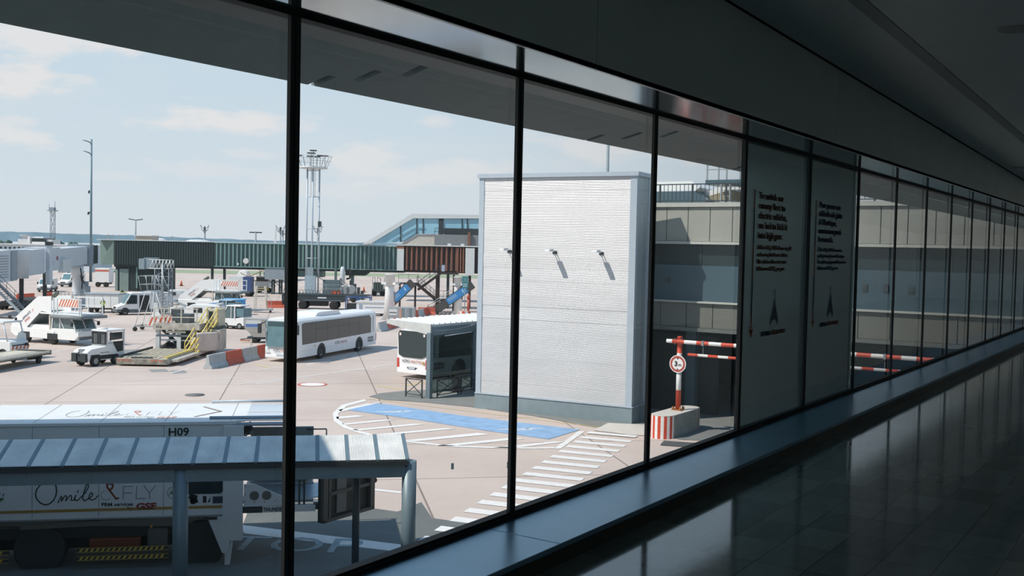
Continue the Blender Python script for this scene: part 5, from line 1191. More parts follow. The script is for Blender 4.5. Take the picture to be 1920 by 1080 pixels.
MB().bx(XG(833), XG(960), -1.0, 3.5, Z(441, 880), Z(429, 880)).build('dark_louvre', M_DKSTEEL, t)
MB().bx(XG(878), XG(883), -1.9, -1.5, Z(460, 880), Z(436, 880)).build('flue', M_BRN_L, t)
rl = MB()
for h in (Z(429, 850), Z(435, 850)): rl.bar((XG(816), -1.45, h), (XG(880), -1.45, h), 0.07)
for p in range(816, 881, 8): rl.bar((XG(p), -1.45, Z(441, p)), (XG(p), -1.45, Z(429, p)), 0.06)
rl.build('roof_rail', M_DKSTEEL, t)

# free-standing white round columns
def wcol(label, loc, h, r0, r1):
    r = thing('support_column', label, 'column', loc, FR, 'white round columns under the galleries')
    MB().lathe([(r0, 0.0), (r1*1.02, h*0.70), (r1, h*0.74)], 24).build('shaft', M_TRK, r)
    MB().lathe([(r1*1.12, h*0.74), (r1*1.12, h*0.985), (r1*1.2, h*0.985), (r1*1.2, h)], 24).build('head', M_TRK, r)
    for k in range(5):
        a = 2*PI*k/5+0.5; MB().bc(((r1+0.28)*math.cos(a), (r1+0.28)*math.sin(a), h*0.80), (0.42, 0.12, 0.26), rz=a).build('lug', M_TRK, r)
    for k in range(4):
        a = 2*PI*k/4+0.4; MB().prism([(r0-0.1, 0), (r0+0.42, 0), (r0-0.1, 0.7)], -0.05, 0.05, 'Y').build('foot_fin', M_TRK, r).rotation_euler.z = a
    MB().bx(r1*0.9, r1*1.25, -0.25, 0.1, h*0.40, h*0.62).build('control_box', M_BRGD, r)
    return r
wcol('white round column with a broad foot, the left one by the blue banner', (-73.608, 85.975, 0), 5.033, 0.66, 0.48)
wcol('white round column beside the teal sign, close to the silver tower', (-74.303, 99.37, 0), 4.58, 0.50, 0.47)
t = thing('sign_post', 'teal warning sign with white crosses on a post beside the right white column', 'sign', (-72.593, 98.465, 0), FR)
MB().tube((0, 0, 0), (0, 0, 4.6), 0.05, 8).build('post', M_STEEL, t)
sp = MB().bx(-0.35, 0.35, -0.06, -0.03, 3.3, 4.7).build('sign_plate', mat('sign_teal', (60, 128, 136), 0.5), t)
MB().bar((-0.22, -0.07, 4.0), (0.22, -0.07, 4.55), 0.05, 0.02).bar((0.22, -0.07, 4.0), (-0.22, -0.07, 4.55), 0.05, 0.02).bx(-0.25, 0.25, -0.075, -0.065, 3.72, 3.80).bx(-0.25, 0.25, -0.075, -0.065, 3.5, 3.58).build('sign_marks', M_PALE, sp)
t = thing('bollard_block', 'red and white banded concrete ring at the foot of the right white column', 'bollard', (-70.857, 96.221, 0), FR)
cb = MB()
for k in range(12):
    a0, a1 = 2*PI*k/12, 2*PI*(k+1)/12
    cb.prism([(0.0, 0.0), (0.72*math.cos(a0), 0.72*math.sin(a0)), (0.72*math.cos(a1), 0.72*math.sin(a1))], 0, 0.75, 'Z', m=k % 2)
cb.build('block', [M_RED_P, M_PALE], t)
MB().tube((0.35, 0, 0.75), (0.35, 0, 2.2), 0.14, 12).lathe([(0.2, 2.2), (0.2, 2.5), (0.05, 2.7)], 12, c=(0.35, 0, 0)).build('post', mat('bollard_red', (178, 84, 66), 0.5), t)

# pale boarding bridge on the left
P0 = (-103.9, 59.2)
t = thing('boarding_bridge', 'pale grey boarding bridge at the left with a round cab and telescoping tunnels', 'boarding bridge', (*P0, 0), math.radians(135))
FL = lambda x: 3.58+0.0150*x; RF = lambda x: 6.68+0.0145*x
def tun(xa, xb, y0, y1, m, nm, dz0=0, dz1=0):
    return MB().add([(xa, y0, FL(xa)+dz0), (xb, y0, FL(xb)+dz0), (xb, y1, FL(xb)+dz0), (xa, y1, FL(xa)+dz0), (xa, y0, RF(xa)+dz1), (xb, y0, RF(xb)+dz1), (xb, y1, RF(xb)+dz1), (xa, y1, RF(xa)+dz1)],
                    [(0, 3, 2, 1), (4, 5, 6, 7), (0, 1, 5, 4), (1, 2, 6, 5), (2, 3, 7, 6), (3, 0, 4, 7)]).build(nm, m, t)
vx = lambda v: v[0]
q = [vx((0.147, 5.093)), vx((4.056, 5.014)), vx((6.327, 4.967)), vx((12.777, 4.836)), vx((19.465, 4.699)), vx((21.052, 4.667)), vx((26.334, 5.249)), vx((30.828, 5.18)), vx((44.398, 5.364)), vx((47.05, 5.33)), vx((49.397, 5.3))]
cab = tun(q[0]-5, q[1], 0, 3.2, M_BRG, 'cab', -0.2, 0.05)
# the side of the tunnel we see is its local y = 0 face: louvres and doors sit on it
lv = MB()
for k in range(9): lv.bx(q[0]-1, q[0]+3.0, -0.03, 0, FL(0)+0.3+k*0.28, FL(0)+0.42+k*0.28)
lv.build('louvre', M_BRGD, cab)
tun(q[1], q[2], -0.1, 3.3, M_BRGD, 'bellows', -0.2, 0.0)
MB().lathe([(2.0, FL(q[2])-0.1), (2.0, RF(q[2])-0.1), (2.06, RF(q[2])+0.06)], 28, c=((q[2]+q[3])/2, 1.6, 0)).build('rotunda', M_BRG, t)
tun(q[3]-0.5, q[4], 0.2, 3.0, M_BRG, 'tunnel', 0.0, -0.1)
tun(q[5], q[6], -0.05, 3.1, M_BRG, 'tunnel', 0.2, 0.0)
tun(q[6], q[8], 0.25, 2.9, M_BRG, 'tunnel', 0.3, -0.2)
tun(q[8], q[9], -0.1, 3.0, M_BRGD, 'tunnel_collar', 0, 0.1)
tun(q[9], q[10]+2.5, 0.2, 2.8, M_GRN_D, 'dark_connection', 0.2, -0.1)
MB().bx(q[4], q[5], -0.35, 0.1, FL(q[4])-1.4, RF(q[4])+0.35).build('lift_post', M_BRG, t)
MB().bx(q[4]-0.1, q[5]+0.1, -0.4, 0.15, RF(q[4])+0.35, RF(q[4])+0.8).build('post_cap', M_CHASS, t)
MB().bx(q[3]-3.2, q[3]-2.2, 3.0, 3.4, 2.0, RF(q[3])+0.35).build('lift_post', M_BRG, t)
MB().bx(q[3]-3.3, q[3]-2.1, 2.95, 3.45, RF(q[3])+0.35, RF(q[3])+0.8).build('post_cap', M_CHASS, t)
MB().bx(q[6], q[7], -0.4, 0.2, FL(q[6])-0.2, FL(q[6])+1.5).build('service_box', M_PALE, t)
em = MB().bx((q[5]+q[6])/2+0.6, (q[5]+q[6])/2+1.6, -0.075, -0.055, RF(20)-1.55, RF(20)-1.05).build('emblem', mat('emblem_red_blue', (150, 90, 100), 0.5, 0, 0.3, 3), t)
MB().bx((q[5]+q[6])/2-1.8, (q[5]+q[6])/2-0.2, -0.075, -0.055, RF(20)-1.8, RF(20)-1.7).bx((q[5]+q[6])/2-1.8, (q[5]+q[6])/2-0.6, -0.075, -0.055, RF(20)-2.05, RF(20)-1.95).build('lettering', mat('letter_pale_blue', (150, 176, 206), 0.5), t)
g1, g2 = (10.3, 0.621), (20.852, 0.693)
for x_ in (g1[0], g2[0]): MB().bx(x_-0.2, x_+0.2, 0.3, 0.7, 0.6, FL(x_)+0.1).build('drive_leg', M_CHASS, t)
MB().bx(g1[0]-1.5, g2[0]+0.8, 0.0, 2.6, 0.45, 0.85).build('drive_bogie', M_CHASS, t)
for x_ in (g1[0]-0.9, g1[0]+0.7):
    wheel(t, x_, 0.2, 0.5, 0.35, -1); wheel(t, x_, 2.3, 0.5, 0.35, 1)
xc = vx((42.629, 2.68))
MB().lathe([(0.75, 0), (0.62, 0.3), (0.62, FL(xc)-1.3), (0.9, FL(xc)-1.2), (0.9, FL(xc)+0.2)], 20, c=(xc, 1.3, 0)).build('rotunda_column', M_BRG, t)
MB().path([(xc-4.5, -0.1, FL(xc)-0.1), (xc-4.2, -0.3, 2.6), (xc-3.0, -0.3, 2.0), (xc-1.5, 0.3, 2.1), (xc-0.8, 0.6, 3.0)], 0.09, 6).path([(xc-0.6, 0.5, 1.0), (xc-0.5, 0.45, 2.2), (xc+0.6, 0.5, 2.9)], 0.08, 6).build('service_hoses', M_CHASS, t)
MB().bx(xc+1.2, xc+2.6, 0.2, 1.2, 0, 2.0).bx(xc-0.9, xc-0.2, -0.6, 0.2, 0, 1.4).build('ground_cabinet', M_BRGD, t)

t = thing('service_stair', 'open steel service stair descending from the boarding bridge at the left edge', 'staircase', (*(-100.527, 57.668), 0), math.radians(20))
flight(t, -1.0, 3.4, 2.9, 0.25, -0.5, 0.5, M_BRGD)
MB().bx(-2.6, -1.0, -0.6, 0.6, 3.3, 3.42).build('landing', M_BRGD, t)
MB().bar((-1.2, 0, 3.2), (-1.2, 0, 0.2), 0.1).bx(-1.6, 3.1, -0.5, 0.5, 0.14, 0.24).build('frame', M_STEEL, t)
for x_ in (-1.3, 1.2, 2.8): MB().tube((x_, -0.55, 0.17), (x_, -0.43, 0.17), 0.17, 12).build('wheel', M_TYRE, t)

# ================================================================ ground vehicles and equipment
def fr_rot(hx, hy): return math.atan2(hy, hx)
M_VWHITE = mat('vehicle_white', (226, 227, 226), 0.4, 0, 0.03, 2); M_VGREY = mat('vehicle_lower_grey', (92, 100, 104), 0.6, 0, 0.05)
M_CREAM = mat('equipment_cream', (206, 200, 186), 0.6, 0, 0.12, 3); M_YEL = mat('equipment_yellow', (222, 200, 112), 0.55, 0, 0.06)
M_HAZR = mat('hazard_orange_red', (206, 104, 70), 0.6, 0, 0.05); M_BLUEV = mat('vehicle_blue', (66, 124, 186), 0.45, 0, 0.05)
def stripes(x0, x1, z0, z1, y, pitch, w, slant, m, nm, par, axis='x', off=0.0):
    b = MB(); x = x0
    while x < x1:
        a, c = x, min(x+w, x1); sl = slant
        pts = [(a, z0), (c, z0), (min(c+sl, x1), z1), (min(a+sl, x1), z1)]
        b.add([(p, y, q_) if axis == 'x' else (y, p, q_) for p, q_ in pts], [(0, 1, 2, 3)]); x += pitch
    return b.build(nm, m, par)

# -- boarding stairs on a truck (one builder, two of them)
def stair_truck(label, loc, rz):
    t = thing('stair_truck', label, 'stair truck', loc, rz, 'white boarding stair trucks')
    MB().prism([(-1.7, 0.75), (-1.2, 0.45), (3.2, 0.40), (3.2, 1.05), (2.2, 1.15), (-1.7, 1.22)], -1.05, 1.05, 'Y').build('chassis', M_VWHITE, t, bevel=0.04)
    MB().prism([(-0.3, 1.1), (2.5, 1.1), (2.3, 1.42), (0.3, 1.45)], -0.8, 0.8, 'Y').build('engine_cover', M_VWHITE, t, bevel=0.06)
    for s_ in (-1, 1):
        y = s_*0.92
        p = MB().prism([(-1.75, 1.15), (-1.5, 1.75), (1.25, 3.62), (2.75, 3.70), (2.75, 2.42), (1.65, 2.52), (-0.1, 1.10)], y-0.03, y+0.03, 'Y').build('side_panel', M_VWHITE, t)
        if s_ < 0:
            d = Vector((0.84, 0, 0.60)); a = text('AIRFRANCE', 0.26, M_NAVY, 'lettering', p, frame((-0.40, y-0.034, 1.70), d, (-0.60, 0, 0.84)), bold=0.004, sx=0.82)
            MB().add([(0.62, y-0.036, 2.44), (0.68, y-0.036, 2.44), (0.80, y-0.036, 2.66), (0.74, y-0.036, 2.66)], [(0, 1, 2, 3)]).build('lettering', M_RED, p)
            text('SPARE', 0.30, mat('lettering_red', (176, 84, 74), 0.5, 0, 0), 'lettering', p, frame((-0.12, y-0.034, 1.52), d, (-0.60, 0, 0.84)), bold=0.004, sx=0.82)
    st = MB()
    for k in range(14): u_ = k/13; st.bc((-1.5+3.2*u_, 0, 1.25+1.25*u_), (0.30, 1.8, 0.04))
    st.build('steps', mat('stair_shadow_grey', (104, 112, 112), 0.6), t)
    MB().prism([(-0.1, 1.05), (1.65, 2.47), (1.55, 2.53), (-0.2, 1.11)], -0.9, 0.9, 'Y').build('stair_underside', mat('stair_shadow_grey', (104, 112, 112), 0.6), t)
    MB().bar((-1.5, 0.92, 2.1), (1.3, 0.92, 3.9), 0.10, 0.30).build('dark_rail_panel', mat('rail_olive', (84, 88, 80), 0.6), t)
    MB().bx(1.6, 6.1, -1.0, 1.0, 2.32, 2.45).build('platform', M_VWHITE, t)
    MB().bx(2.9, 6.4, -1.15, 1.15, 2.10, 2.32).tube((3.0, -1.18, 2.2), (6.35, -1.18, 2.15), 0.13, 10).build('bumper_rail', mat('bumper_grey', (120, 128, 130), 0.6), t)
    g_ = MB()
    for x in (3.1, 3.5, 5.85, 6.05): g_.bar((x, -1.0, 2.4), (x, -1.0, 3.55), 0.07)
    g_.bar((3.0, -1.0, 3.55), (6.1, -1.0, 3.55), 0.08).bar((3.0, -1.0, 2.95), (6.1, -1.0, 2.95), 0.06); g_.build('guard_rail', M_PALE, t)
    bd = MB().bx(3.6, 5.8, -1.04, -1.01, 2.98, 3.52).build('hazard_board', M_WHT, t)
    stripes(3.65, 5.8, 2.98, 3.52, -1.045, 0.28, 0.14, 0.30, M_HAZR, 'hazard_stripes', bd)
    g_ = MB().bar((3.0, 1.0, 3.6), (6.1, 1.0, 3.6), 0.08).bar((3.0, 1.0, 3.0), (6.1, 1.0, 3.0), 0.06)
    for x in (3.1, 4.5, 6.05): g_.bar((x, 1.0, 2.4), (x, 1.0, 3.6), 0.07)
    g_.build('guard_rail', M_PALE, t)
    MB().bar((2.55, -0.85, 1.0), (2.55, -0.85, 2.4), 0.14).bar((2.55, 0.85, 1.0), (2.55, 0.85, 2.4), 0.14).build('lift_post', M_CREAM, t)
    c = MB().prism([(2.75, 0.42), (5.35, 0.42), (5.75, 0.75), (5.75, 1.12), (5.35, 1.30), (2.75, 1.25)], -1.0, 1.0, 'Y').build('cab_body', M_VWHITE, t, bevel=0.05)
    MB().prism([(2.8, 1.25), (5.35, 1.28), (4.95, 2.08), (2.95, 2.08)], -0.94, 0.94, 'Y').build('cab_glass', mat('cab_glass', (92, 110, 114), 0.1, 0, 0.05, spec=0.6), t)
    f = MB()
    for y in (-0.96, 0.96):
        f.bar((2.85, y, 1.2), (2.95, y, 2.1), 0.08).bar((3.75, y, 1.2), (3.75, y, 2.1), 0.07).bar((5.4, y, 1.25), (4.97, y, 2.1), 0.08).bar((3.75, y, 2.0), (4.5, y, 0.75), 0.06).bar((4.5, y, 0.75), (5.1, y, 1.3), 0.06)
    f.bar((5.4, 0, 1.25), (4.97, 0, 2.1), 0.06); f.build('cab_pillars', M_VWHITE, t)
    MB().bx(2.85, 5.02, -1.0, 1.0, 2.06, 2.14).build('cab_roof', M_VWHITE, t, bevel=0.03)
    MB().bx(5.7, 5.78, -0.9, 0.9, 0.48, 0.68).build('front_bumper', M_VGREY, t)
    for s_ in (-1, 1):
        MB().bx(5.76, 5.80, s_*0.72-0.12, s_*0.72+0.12, 0.78, 0.96).build('head_lamp', M_HEAD, t); MB().bar((5.1, s_*1.0, 1.9), (5.35, s_*1.25, 1.75), 0.04).bx(5.28, 5.42, s_*1.25-0.08, s_*1.25+0.08, 1.5, 1.8).build('mirror', M_CHASS, t)
        wheel(t, 0.0, s_*0.88, 0.40, 0.28, s_); wheel(t, 2.98, s_*0.88, 0.40, 0.28, s_)
    MB().bx(-0.5, 0.5, -1.06, -0.9, 0.40, 0.86).bx(2.45, 3.5, -1.06, -0.9, 0.38, 0.86).build('wheel_wells', M_CHASS, t)
    return t
stair_truck('white boarding stair truck with a hazard striped platform rail, at the left of the apron', (-75.71, 46.17, 0), math.radians(7.4))
stair_truck('white boarding stair truck farther back, its stairs rising under the green gallery', (-100.379, 81.488, 0), math.radians(26))

# -- baggage tractor with a mesh screen
t = thing('baggage_tractor', 'white baggage tractor with black bumpers and a mesh screen cab', 'tractor', (-59.011, 40.405, 0), math.radians(-83))
MB().prism([(-1.35, 0.35), (1.55, 0.35), (1.62, 0.55), (1.62, 0.95), (1.35, 1.10), (0.15, 1.22), (-1.35, 1.22)], -0.66, 0.66, 'Y').build('body', M_VWHITE, t, bevel=0.05)
MB().bx(-1.35, 0.10, -0.64, 0.64, 1.2, 1.34).build('cab_floor', M_VWHITE, t)
for y in (-0.42, 0.42): MB().bx(1.58, 1.78, y-0.22, y+0.22, 0.30, 0.85).build('bumper', mat('bumper_black', (50, 56, 58), 0.6), t, bevel=0.02)
MB().bx(1.60, 1.70, -0.16, 0.16, 0.35, 0.8).tube((1.72, -0.03, 0.7), (1.72, -0.03, 0.95), 0.05, 8).build('tow_coupling', M_DKSTEEL, t)
MB().bx(1.40, 1.62, -0.18, 0.18, 0.86, 1.1).build('coupling_box', M_STEEL, t)
fm_ = MB()
for x in (-1.3, 0.05):
    for y in (-0.62, 0.62): fm_.bx(x-0.05, x+0.05, y-0.05, y+0.05, 1.2, 2.18)
fm_.build('cab_pillars', M_VWHITE, t)
MB().bx(-1.4, 0.18, -0.68, 0.68, 2.14, 2.26).build('cab_roof', M_VWHITE, t, bevel=0.03)
MB().lathe([(0.35, 2.26), (0.33, 2.34), (0.05, 2.36)], 16, c=(-0.3, -0.2, 0)).build('roof_dome', M_VWHITE, t)
sc = MB().bx(0.12, 0.15, -0.60, 0.60, 1.36, 2.12).build('screen_glass', mat('screen_pale', (196, 202, 200), 0.2, 0, 0.05), t)
ms = MB()
for k in range(13): y = -0.6+k*0.1; ms.bx(0.15, 0.17, y-0.015, y+0.015, 1.36, 2.12)
for k in range(8): z = 1.38+k*0.1; ms.bx(0.15, 0.17, -0.6, 0.6, z-0.015, z+0.015)
ms.bx(0.15, 0.18, -0.62, 0.62, 1.32, 1.38).bx(0.15, 0.18, -0.62, 0.62, 2.02, 2.14).bx(0.15, 0.18, -0.64, -0.52, 1.32, 2.14).bx(0.15, 0.18, 0.52, 0.64, 1.32, 2.14).bx(0.15, 0.185, -0.18, 0.18, 1.4, 2.05)
ms.build('mesh_screen', M_CHASS, sc)
for s_ in (-1, 1):
    MB().prism([(-1.15, 1.62), (-0.12, 1.58), (-0.12, 2.08), (-1.15, 2.08)], s_*0.65-0.01, s_*0.65+0.01, 'Y').build('side_window', M_WIN, t)
    MB().prism([(-1.2, 0.85), (-0.75, 0.8), (-0.35, 1.5), (-1.2, 1.5)], s_*0.672-0.01, s_*0.672+0.01, 'Y').build('door_opening', M_CHASS, t)
    MB().bx(-0.45, 0.65, s_*0.665-0.01, s_*0.665+0.01, 0.42, 0.68).build('side_step', M_CHASS, t)
    wheel(t, 1.02, s_*0.62, 0.34, 0.24, s_); wheel(t, -0.62, s_*0.62, 0.34, 0.24, s_)
    MB().prism([(0.58, 0.35), (1.46, 0.35), (1.36, 0.74), (0.68, 0.74)], s_*0.668-0.006, s_*0.668+0.006, 'Y').build('wheel_arch', M_CHASS, t)
text('MANUTENTION', 0.10, M_BLKP, 'lettering', t, frame((0.62, 0.672, 0.80), (-1, 0, 0), (0, 0, 1)), depth=0.001)

# -- another tractor and a flat roller dolly cut by the left edge of the window
t = thing('tow_tractor', 'white tow tractor with a striped hazard tail at the left edge of the view', 'tractor', (-66.525, 37.875, 0), math.radians(200))
MB().prism([(-1.6, 0.40), (1.5, 0.40), (1.5, 1.25), (-1.2, 1.3), (-1.6, 1.2)], -0.85, 0.85, 'Y').build('body', M_VWHITE, t, bevel=0.05)
MB().prism([(-1.45, 1.25), (-0.75, 1.25), (-0.95, 1.75), (-1.4, 1.7)], -0.84, -0.7, 'Y').build('seat_side', M_VWHITE, t)
MB().path([(-1.35, -0.8, 1.2), (-1.0, -0.8, 2.45), (1.2, -0.8, 2.5)], 0.05).path([(-1.35, 0.8, 1.2), (-1.0, 0.8, 2.45), (1.2, 0.8, 2.5)], 0.05).bx(-1.1, 1.3, -0.9, 0.9, 2.45, 2.56).build('canopy_frame', M_VWHITE, t)
hzb = MB().bx(-1.64, -1.60, -0.8, 0.8, 0.62, 1.05).build('hazard_tail', M_WHT, t)
stripes(-0.8, 0.8, 0.66, 0.92, -1.645, 0.36, 0.16, -0.12, M_HAZR, 'hazard_stripes', hzb, axis='y')
MB().bx(-1.646, -1.64, -0.75, 0.75, 0.94, 1.02).build('lettering_band', M_NAVY, hzb)
MB().lathe([(0.08, 2.56), (0.08, 2.72), (0.02, 2.76)], 10, c=(-0.9, -0.5, 0)).tube((-1.7, -0.5, 1.0), (-1.85, -0.5, 1.0), 0.1, 8).build('beacon', M_CHASS, t)
for x in (-1.0, 1.0):
    for s_ in (-1, 1): wheel(t, x, s_*0.78, 0.38, 0.25, s_)
D0, D1 = Vector((-59.493, 33.286)), Vector((-62.287, 38.914)); dd = D1-D0
t = thing('roller_dolly', 'flat empty roller dolly with worn wooden deck in the lower left of the apron', 'dolly', (*D0, 0), math.atan2(dd.y, dd.x))
L_ = dd.length
MB().bx(-1.5, L_, 0.0, 2.3, 0.52, 0.66).build('deck_frame', mat('dolly_frame_olive', (98, 102, 94), 0.7, 0, 0.15, 3), t)
rl = MB(); x = -1.4
while x < L_-0.3: rl.tube((x, 0.12, 0.68), (x, 2.2, 0.68), 0.05, 8); x += 0.22
rl.build('rollers', mat('roller_pale', (188, 184, 172), 0.6, 0, 0.2, 4), t)
MB().bx(-1.5, L_, -0.03, 0.08, 0.62, 0.74).bx(-1.5, L_, 2.22, 2.33, 0.62, 0.74).build('side_rails', M_CREAM, t)
MB().bx(L_-0.1, L_+0.15, 0.0, 2.3, 0.5, 0.78).build('end_stop', mat('dolly_frame_olive', (98, 102, 94), 0.7), t)
for x in (0.2, L_-0.9):
    for y in (0.25, 2.0): wheel(t, x, y, 0.22, 0.16, -1 if y < 1 else 1)
MB().bx(-0.4, 0.9, 0.3, 0.6, 0.3, 0.52).bx(L_-1.6, L_-0.4, 0.3, 0.6, 0.3, 0.52).build('axle_boxes', M_CHASS, t)

# -- vans
def van(label, loc, rz, L, H, W_, nose, high, cat='van', name='white_van', lower=True):
    t = thing(name, label, cat, loc, rz)
    hw = W_/2; z0 = 0.32
    pr = [(-L, z0), (0, z0), (0.02, z0+0.45), (-0.12, z0+0.62), (-nose*0.75, z0+0.85), (-nose*1.45, H-0.08), (-nose*1.65, H), (-L+0.1, H), (-L, H-0.15)]
    MB().prism(pr, -hw, hw, 'Y', taper=lambda p, q: 1.0 if q < 1.2 else 1.0-0.07*(q-1.2)/max(0.3, H-1.2)).build('body', M_VWHITE, t, bevel=0.04)
    if lower: MB().bx(-L+0.02, 0.04, -hw-0.015, hw+0.015, z0-0.02, z0+0.32).build('lower_trim', M_VGREY, t, bevel=0.02)
    zs0, zs1 = z0+0.90, H-0.14
    MB().slab([(-nose*0.80, -hw*0.86, z0+0.92), (-nose*0.80, hw*0.86, z0+0.92), (-nose*1.43, hw*0.82, H-0.12), (-nose*1.43, -hw*0.82, H-0.12)], 0.03).build('windscreen', M_BUSG2, t)
    for s_ in (-1, 1):
        y = s_*(hw*0.975)
        MB().prism([(-nose*1.0, zs0), (-nose*1.1-1.0, zs0), (-nose*1.1-1.0, zs1-0.12), (-nose*1.45, zs1-0.08)], y-0.035, y+0.035, 'Y').build('side_window', M_WIN, t)
        MB().bx(-0.10, 0.03, s_*hw*0.78-0.16, s_*hw*0.78+0.16, z0+0.38, z0+0.58).build('head_lamp', M_HEAD, t)
        MB().bx(-nose*1.05-0.1, -nose*1.05+0.05, s_*(hw+0.13)-0.1, s_*(hw+0.13)+0.1, zs0-0.02, zs0+0.32).build('mirror', M_CHASS, t)
        for x in (-0.85, -L+1.0):
            wheel(t, x, s_*(hw-0.12), 0.36, 0.24, s_)
            MB().prism([(x-0.46, z0-0.03)]+[(x+0.46*math.cos(PI-PI*i/10), 0.36+0.46*math.sin(PI*i/10)) for i in range(11)]+[(x+0.46, z0-0.03)], s_*(hw+0.018)-0.004, s_*(hw+0.018)+0.001, 'Y').build('wheel_arch', M_CHASS, t)
    MB().bx(-0.05, 0.035, -hw*0.5, hw*0.5, z0+0.36, z0+0.56).build('grille', M_CHASS, t)
    return t
hv = Vector((-96.071, 68.524))-Vector((-95.243, 72.397))
v1 = van('white delivery van with a dark lower edge and an open side door', (*(Vector((-98.108, 68.707))+Vector((0.2, 0.0))), 0), math.radians(-112), 5.9, 2.42, 2.0, 1.0, True)
MB().bx(-3.4, -2.35, 0.985, 1.02, 0.55, 2.15).build('side_door_opening', M_CHASS, v1); MB().bx(-2.32, -2.22, 0.99, 1.03, 0.5, 2.2).build('door_pillar', M_VWHITE, v1)
v2 = van('white pickup with a light bar on its roof, facing us before the green pedestal', (-101.687, 74.652, 0), math.radians(-75), 4.8, 1.95, 1.95, 0.95, False, 'pickup', 'white_pickup')
MB().bx(-1.9, -1.5, -0.75, 0.75, 1.95, 2.15).build('light_bar', M_PALE, v2)
v3 = van('small white van with printed side panels behind the lattice tower', (-110.687, 84.287, 0), math.radians(-125), 4.6, 1.9, 1.8, 0.8, False)
MB().bx(-3.9, -2.6, 0.86, 0.91, 1.25, 1.65).build('side_print', mat('print_blue_grey', (150, 164, 184), 0.5, 0, 0.2, 8), v3)
van('distant white van under the pale boarding bridge', (-146.147, 90.208, 0), math.radians(-45), 4.8, 2.0, 1.9, 0.9, False)
van('white van in the shade right of the pale bridge column', (-161.366, 103.109, 0), math.radians(-70), 4.8, 2.3, 1.9, 0.9, False)

# -- grey-roofed container trailer beside the stair truck
t = thing('container_trailer', 'white container trailer with a grey lid between the stair truck and the van', 'trailer', (-102.827, 68.429, 0), FR)
MB().bx(0, 3.7, 0, 1.9, 0.55, 2.05).build('box', M_VWHITE, t, bevel=0.03)
MB().bx(-0.12, 3.82, -0.1, 2.0, 2.05, 2.2).build('lid', mat('lid_grey', (160, 170, 176), 0.5), t, bevel=0.03)
for x in (1.0, 1.9, 2.8): MB().bx(x-0.015, x+0.015, -0.01, 0.0, 0.6, 2.0).build('door_seam', M_BRGD, t)
MB().bx(0.1, 3.6, 0.2, 1.7, 0.38, 0.55).bar((-1.2, 0.95, 0.35), (0.2, 0.95, 0.45), 0.08).build('chassis', M_CHASS, t)
for x in (0.6, 3.1):
    for y in (0.15, 1.75): wheel(t, x, y, 0.26, 0.18, -1 if y < 1 else 1)

# -- cargo loader squarely facing us
t = thing('cargo_loader', 'worn cargo loader with a roller bed in front, numbered rail and scissor legs', 'cargo loader', (-57.579, 40.543, 0), FR)
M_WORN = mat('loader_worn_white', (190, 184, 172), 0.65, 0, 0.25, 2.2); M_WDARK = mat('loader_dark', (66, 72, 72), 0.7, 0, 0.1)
MB().bx(0, 3.25, 0, 6.3, 0.12, 0.50).build('front_platform', M_WORN, t)
bd = MB().bx(0.02, 3.23, -0.03, 0, 0.14, 0.46).build('front_beam', mat('front_beam_worn', (150, 144, 132), 0.7, 0, 0.35, 3), t)
for xa, xb in ((0.12, 1.0), (2.3, 3.1)): stripes(xa, xb, 0.34, 0.45, -0.036, 0.26, 0.13, -0.12, M_HAZR, 'hazard_stripes', bd)
rl = MB()
for k in range(29):
    for j in range(8): x = 0.3+j*0.36; rl.tube((x, 0.45+k*0.2, 0.52), (x+0.26, 0.45+k*0.2, 0.52), 0.05, 6)
rl.build('roller_bed', mat('roller_beige', (184, 176, 158), 0.6, 0, 0.2, 4), t)
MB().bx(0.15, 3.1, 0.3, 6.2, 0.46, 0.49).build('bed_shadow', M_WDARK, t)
MB().bx(3.02, 3.2, 0.2, 6.3, 0.5, 0.62).build('yellow_guide', M_YEL, t); MB().bx(0.05, 0.16, 0.2, 6.3, 0.5, 0.66).bx(0.9, 2.3, 0.1, 0.18, 0.48, 0.6).build('guide_rail', M_WDARK, t)
MB().bx(3.25, 3.75, 0.6, 10.2, 0.25, 0.42).build('side_sill', M_WORN, t)
MB().bx(0.15, 3.4, 6.3, 11.2, 1.85, 2.28).build('upper_deck', M_WORN, t)
text('016', 0.22, M_BLKP, 'number', t, frame((0.35, 6.29, 1.98), (1, 0, 0), (0, 0, 1)), sx=1.2, depth=0.002)
fmm = MB()
for x in (0.2, 0.9, 2.1, 3.2): fmm.bar((x, 6.35, 2.25), (x, 6.35, 3.35), 0.07)
for z in (2.75, 3.35): fmm.bar((0.2, 6.35, z), (3.3, 6.35, z), 0.06)
for y in (7.8, 9.4, 11.1): fmm.bar((0.2, y, 2.25), (0.2, y, 3.35), 0.06)
for z in (2.75, 3.35): fmm.bar((0.2, 6.35, z), (0.2, 11.1, z), 0.05)
fmm.build('guard_rail', M_CREAM, t)
hb = MB().bx(0.25, 1.25, 7.0, 7.05, 2.3, 2.8).build('hazard_board', M_WHT, t); stripes(0.3, 1.25, 2.3, 2.8, 6.99, 0.3, 0.15, 0.2, M_HAZR, 'hazard_stripes', hb)
MB().bx(1.4, 2.4, 7.2, 8.4, 2.3, 2.9).bx(0.5, 1.1, 9.0, 10.0, 2.3, 3.2).build('engine_box', mat('engine_dark', (78, 86, 88), 0.6), t)
for x in (0.25, 1.75, 2.75): MB().bx(x, x+0.28, 6.5, 6.8, 0.1, 1.85).build('leg_post', M_PALE, t)
MB().bx(2.05, 2.75, 6.6, 6.7, 0.2, 1.8).build('hose_panel', M_CHASS, t)
MB().bx(0.3, 3.2, 6.5, 6.65, 1.35, 1.5).bx(0.3, 3.2, 6.55, 6.7, 1.05, 1.15).build('cross_beam', M_BRGD, t)
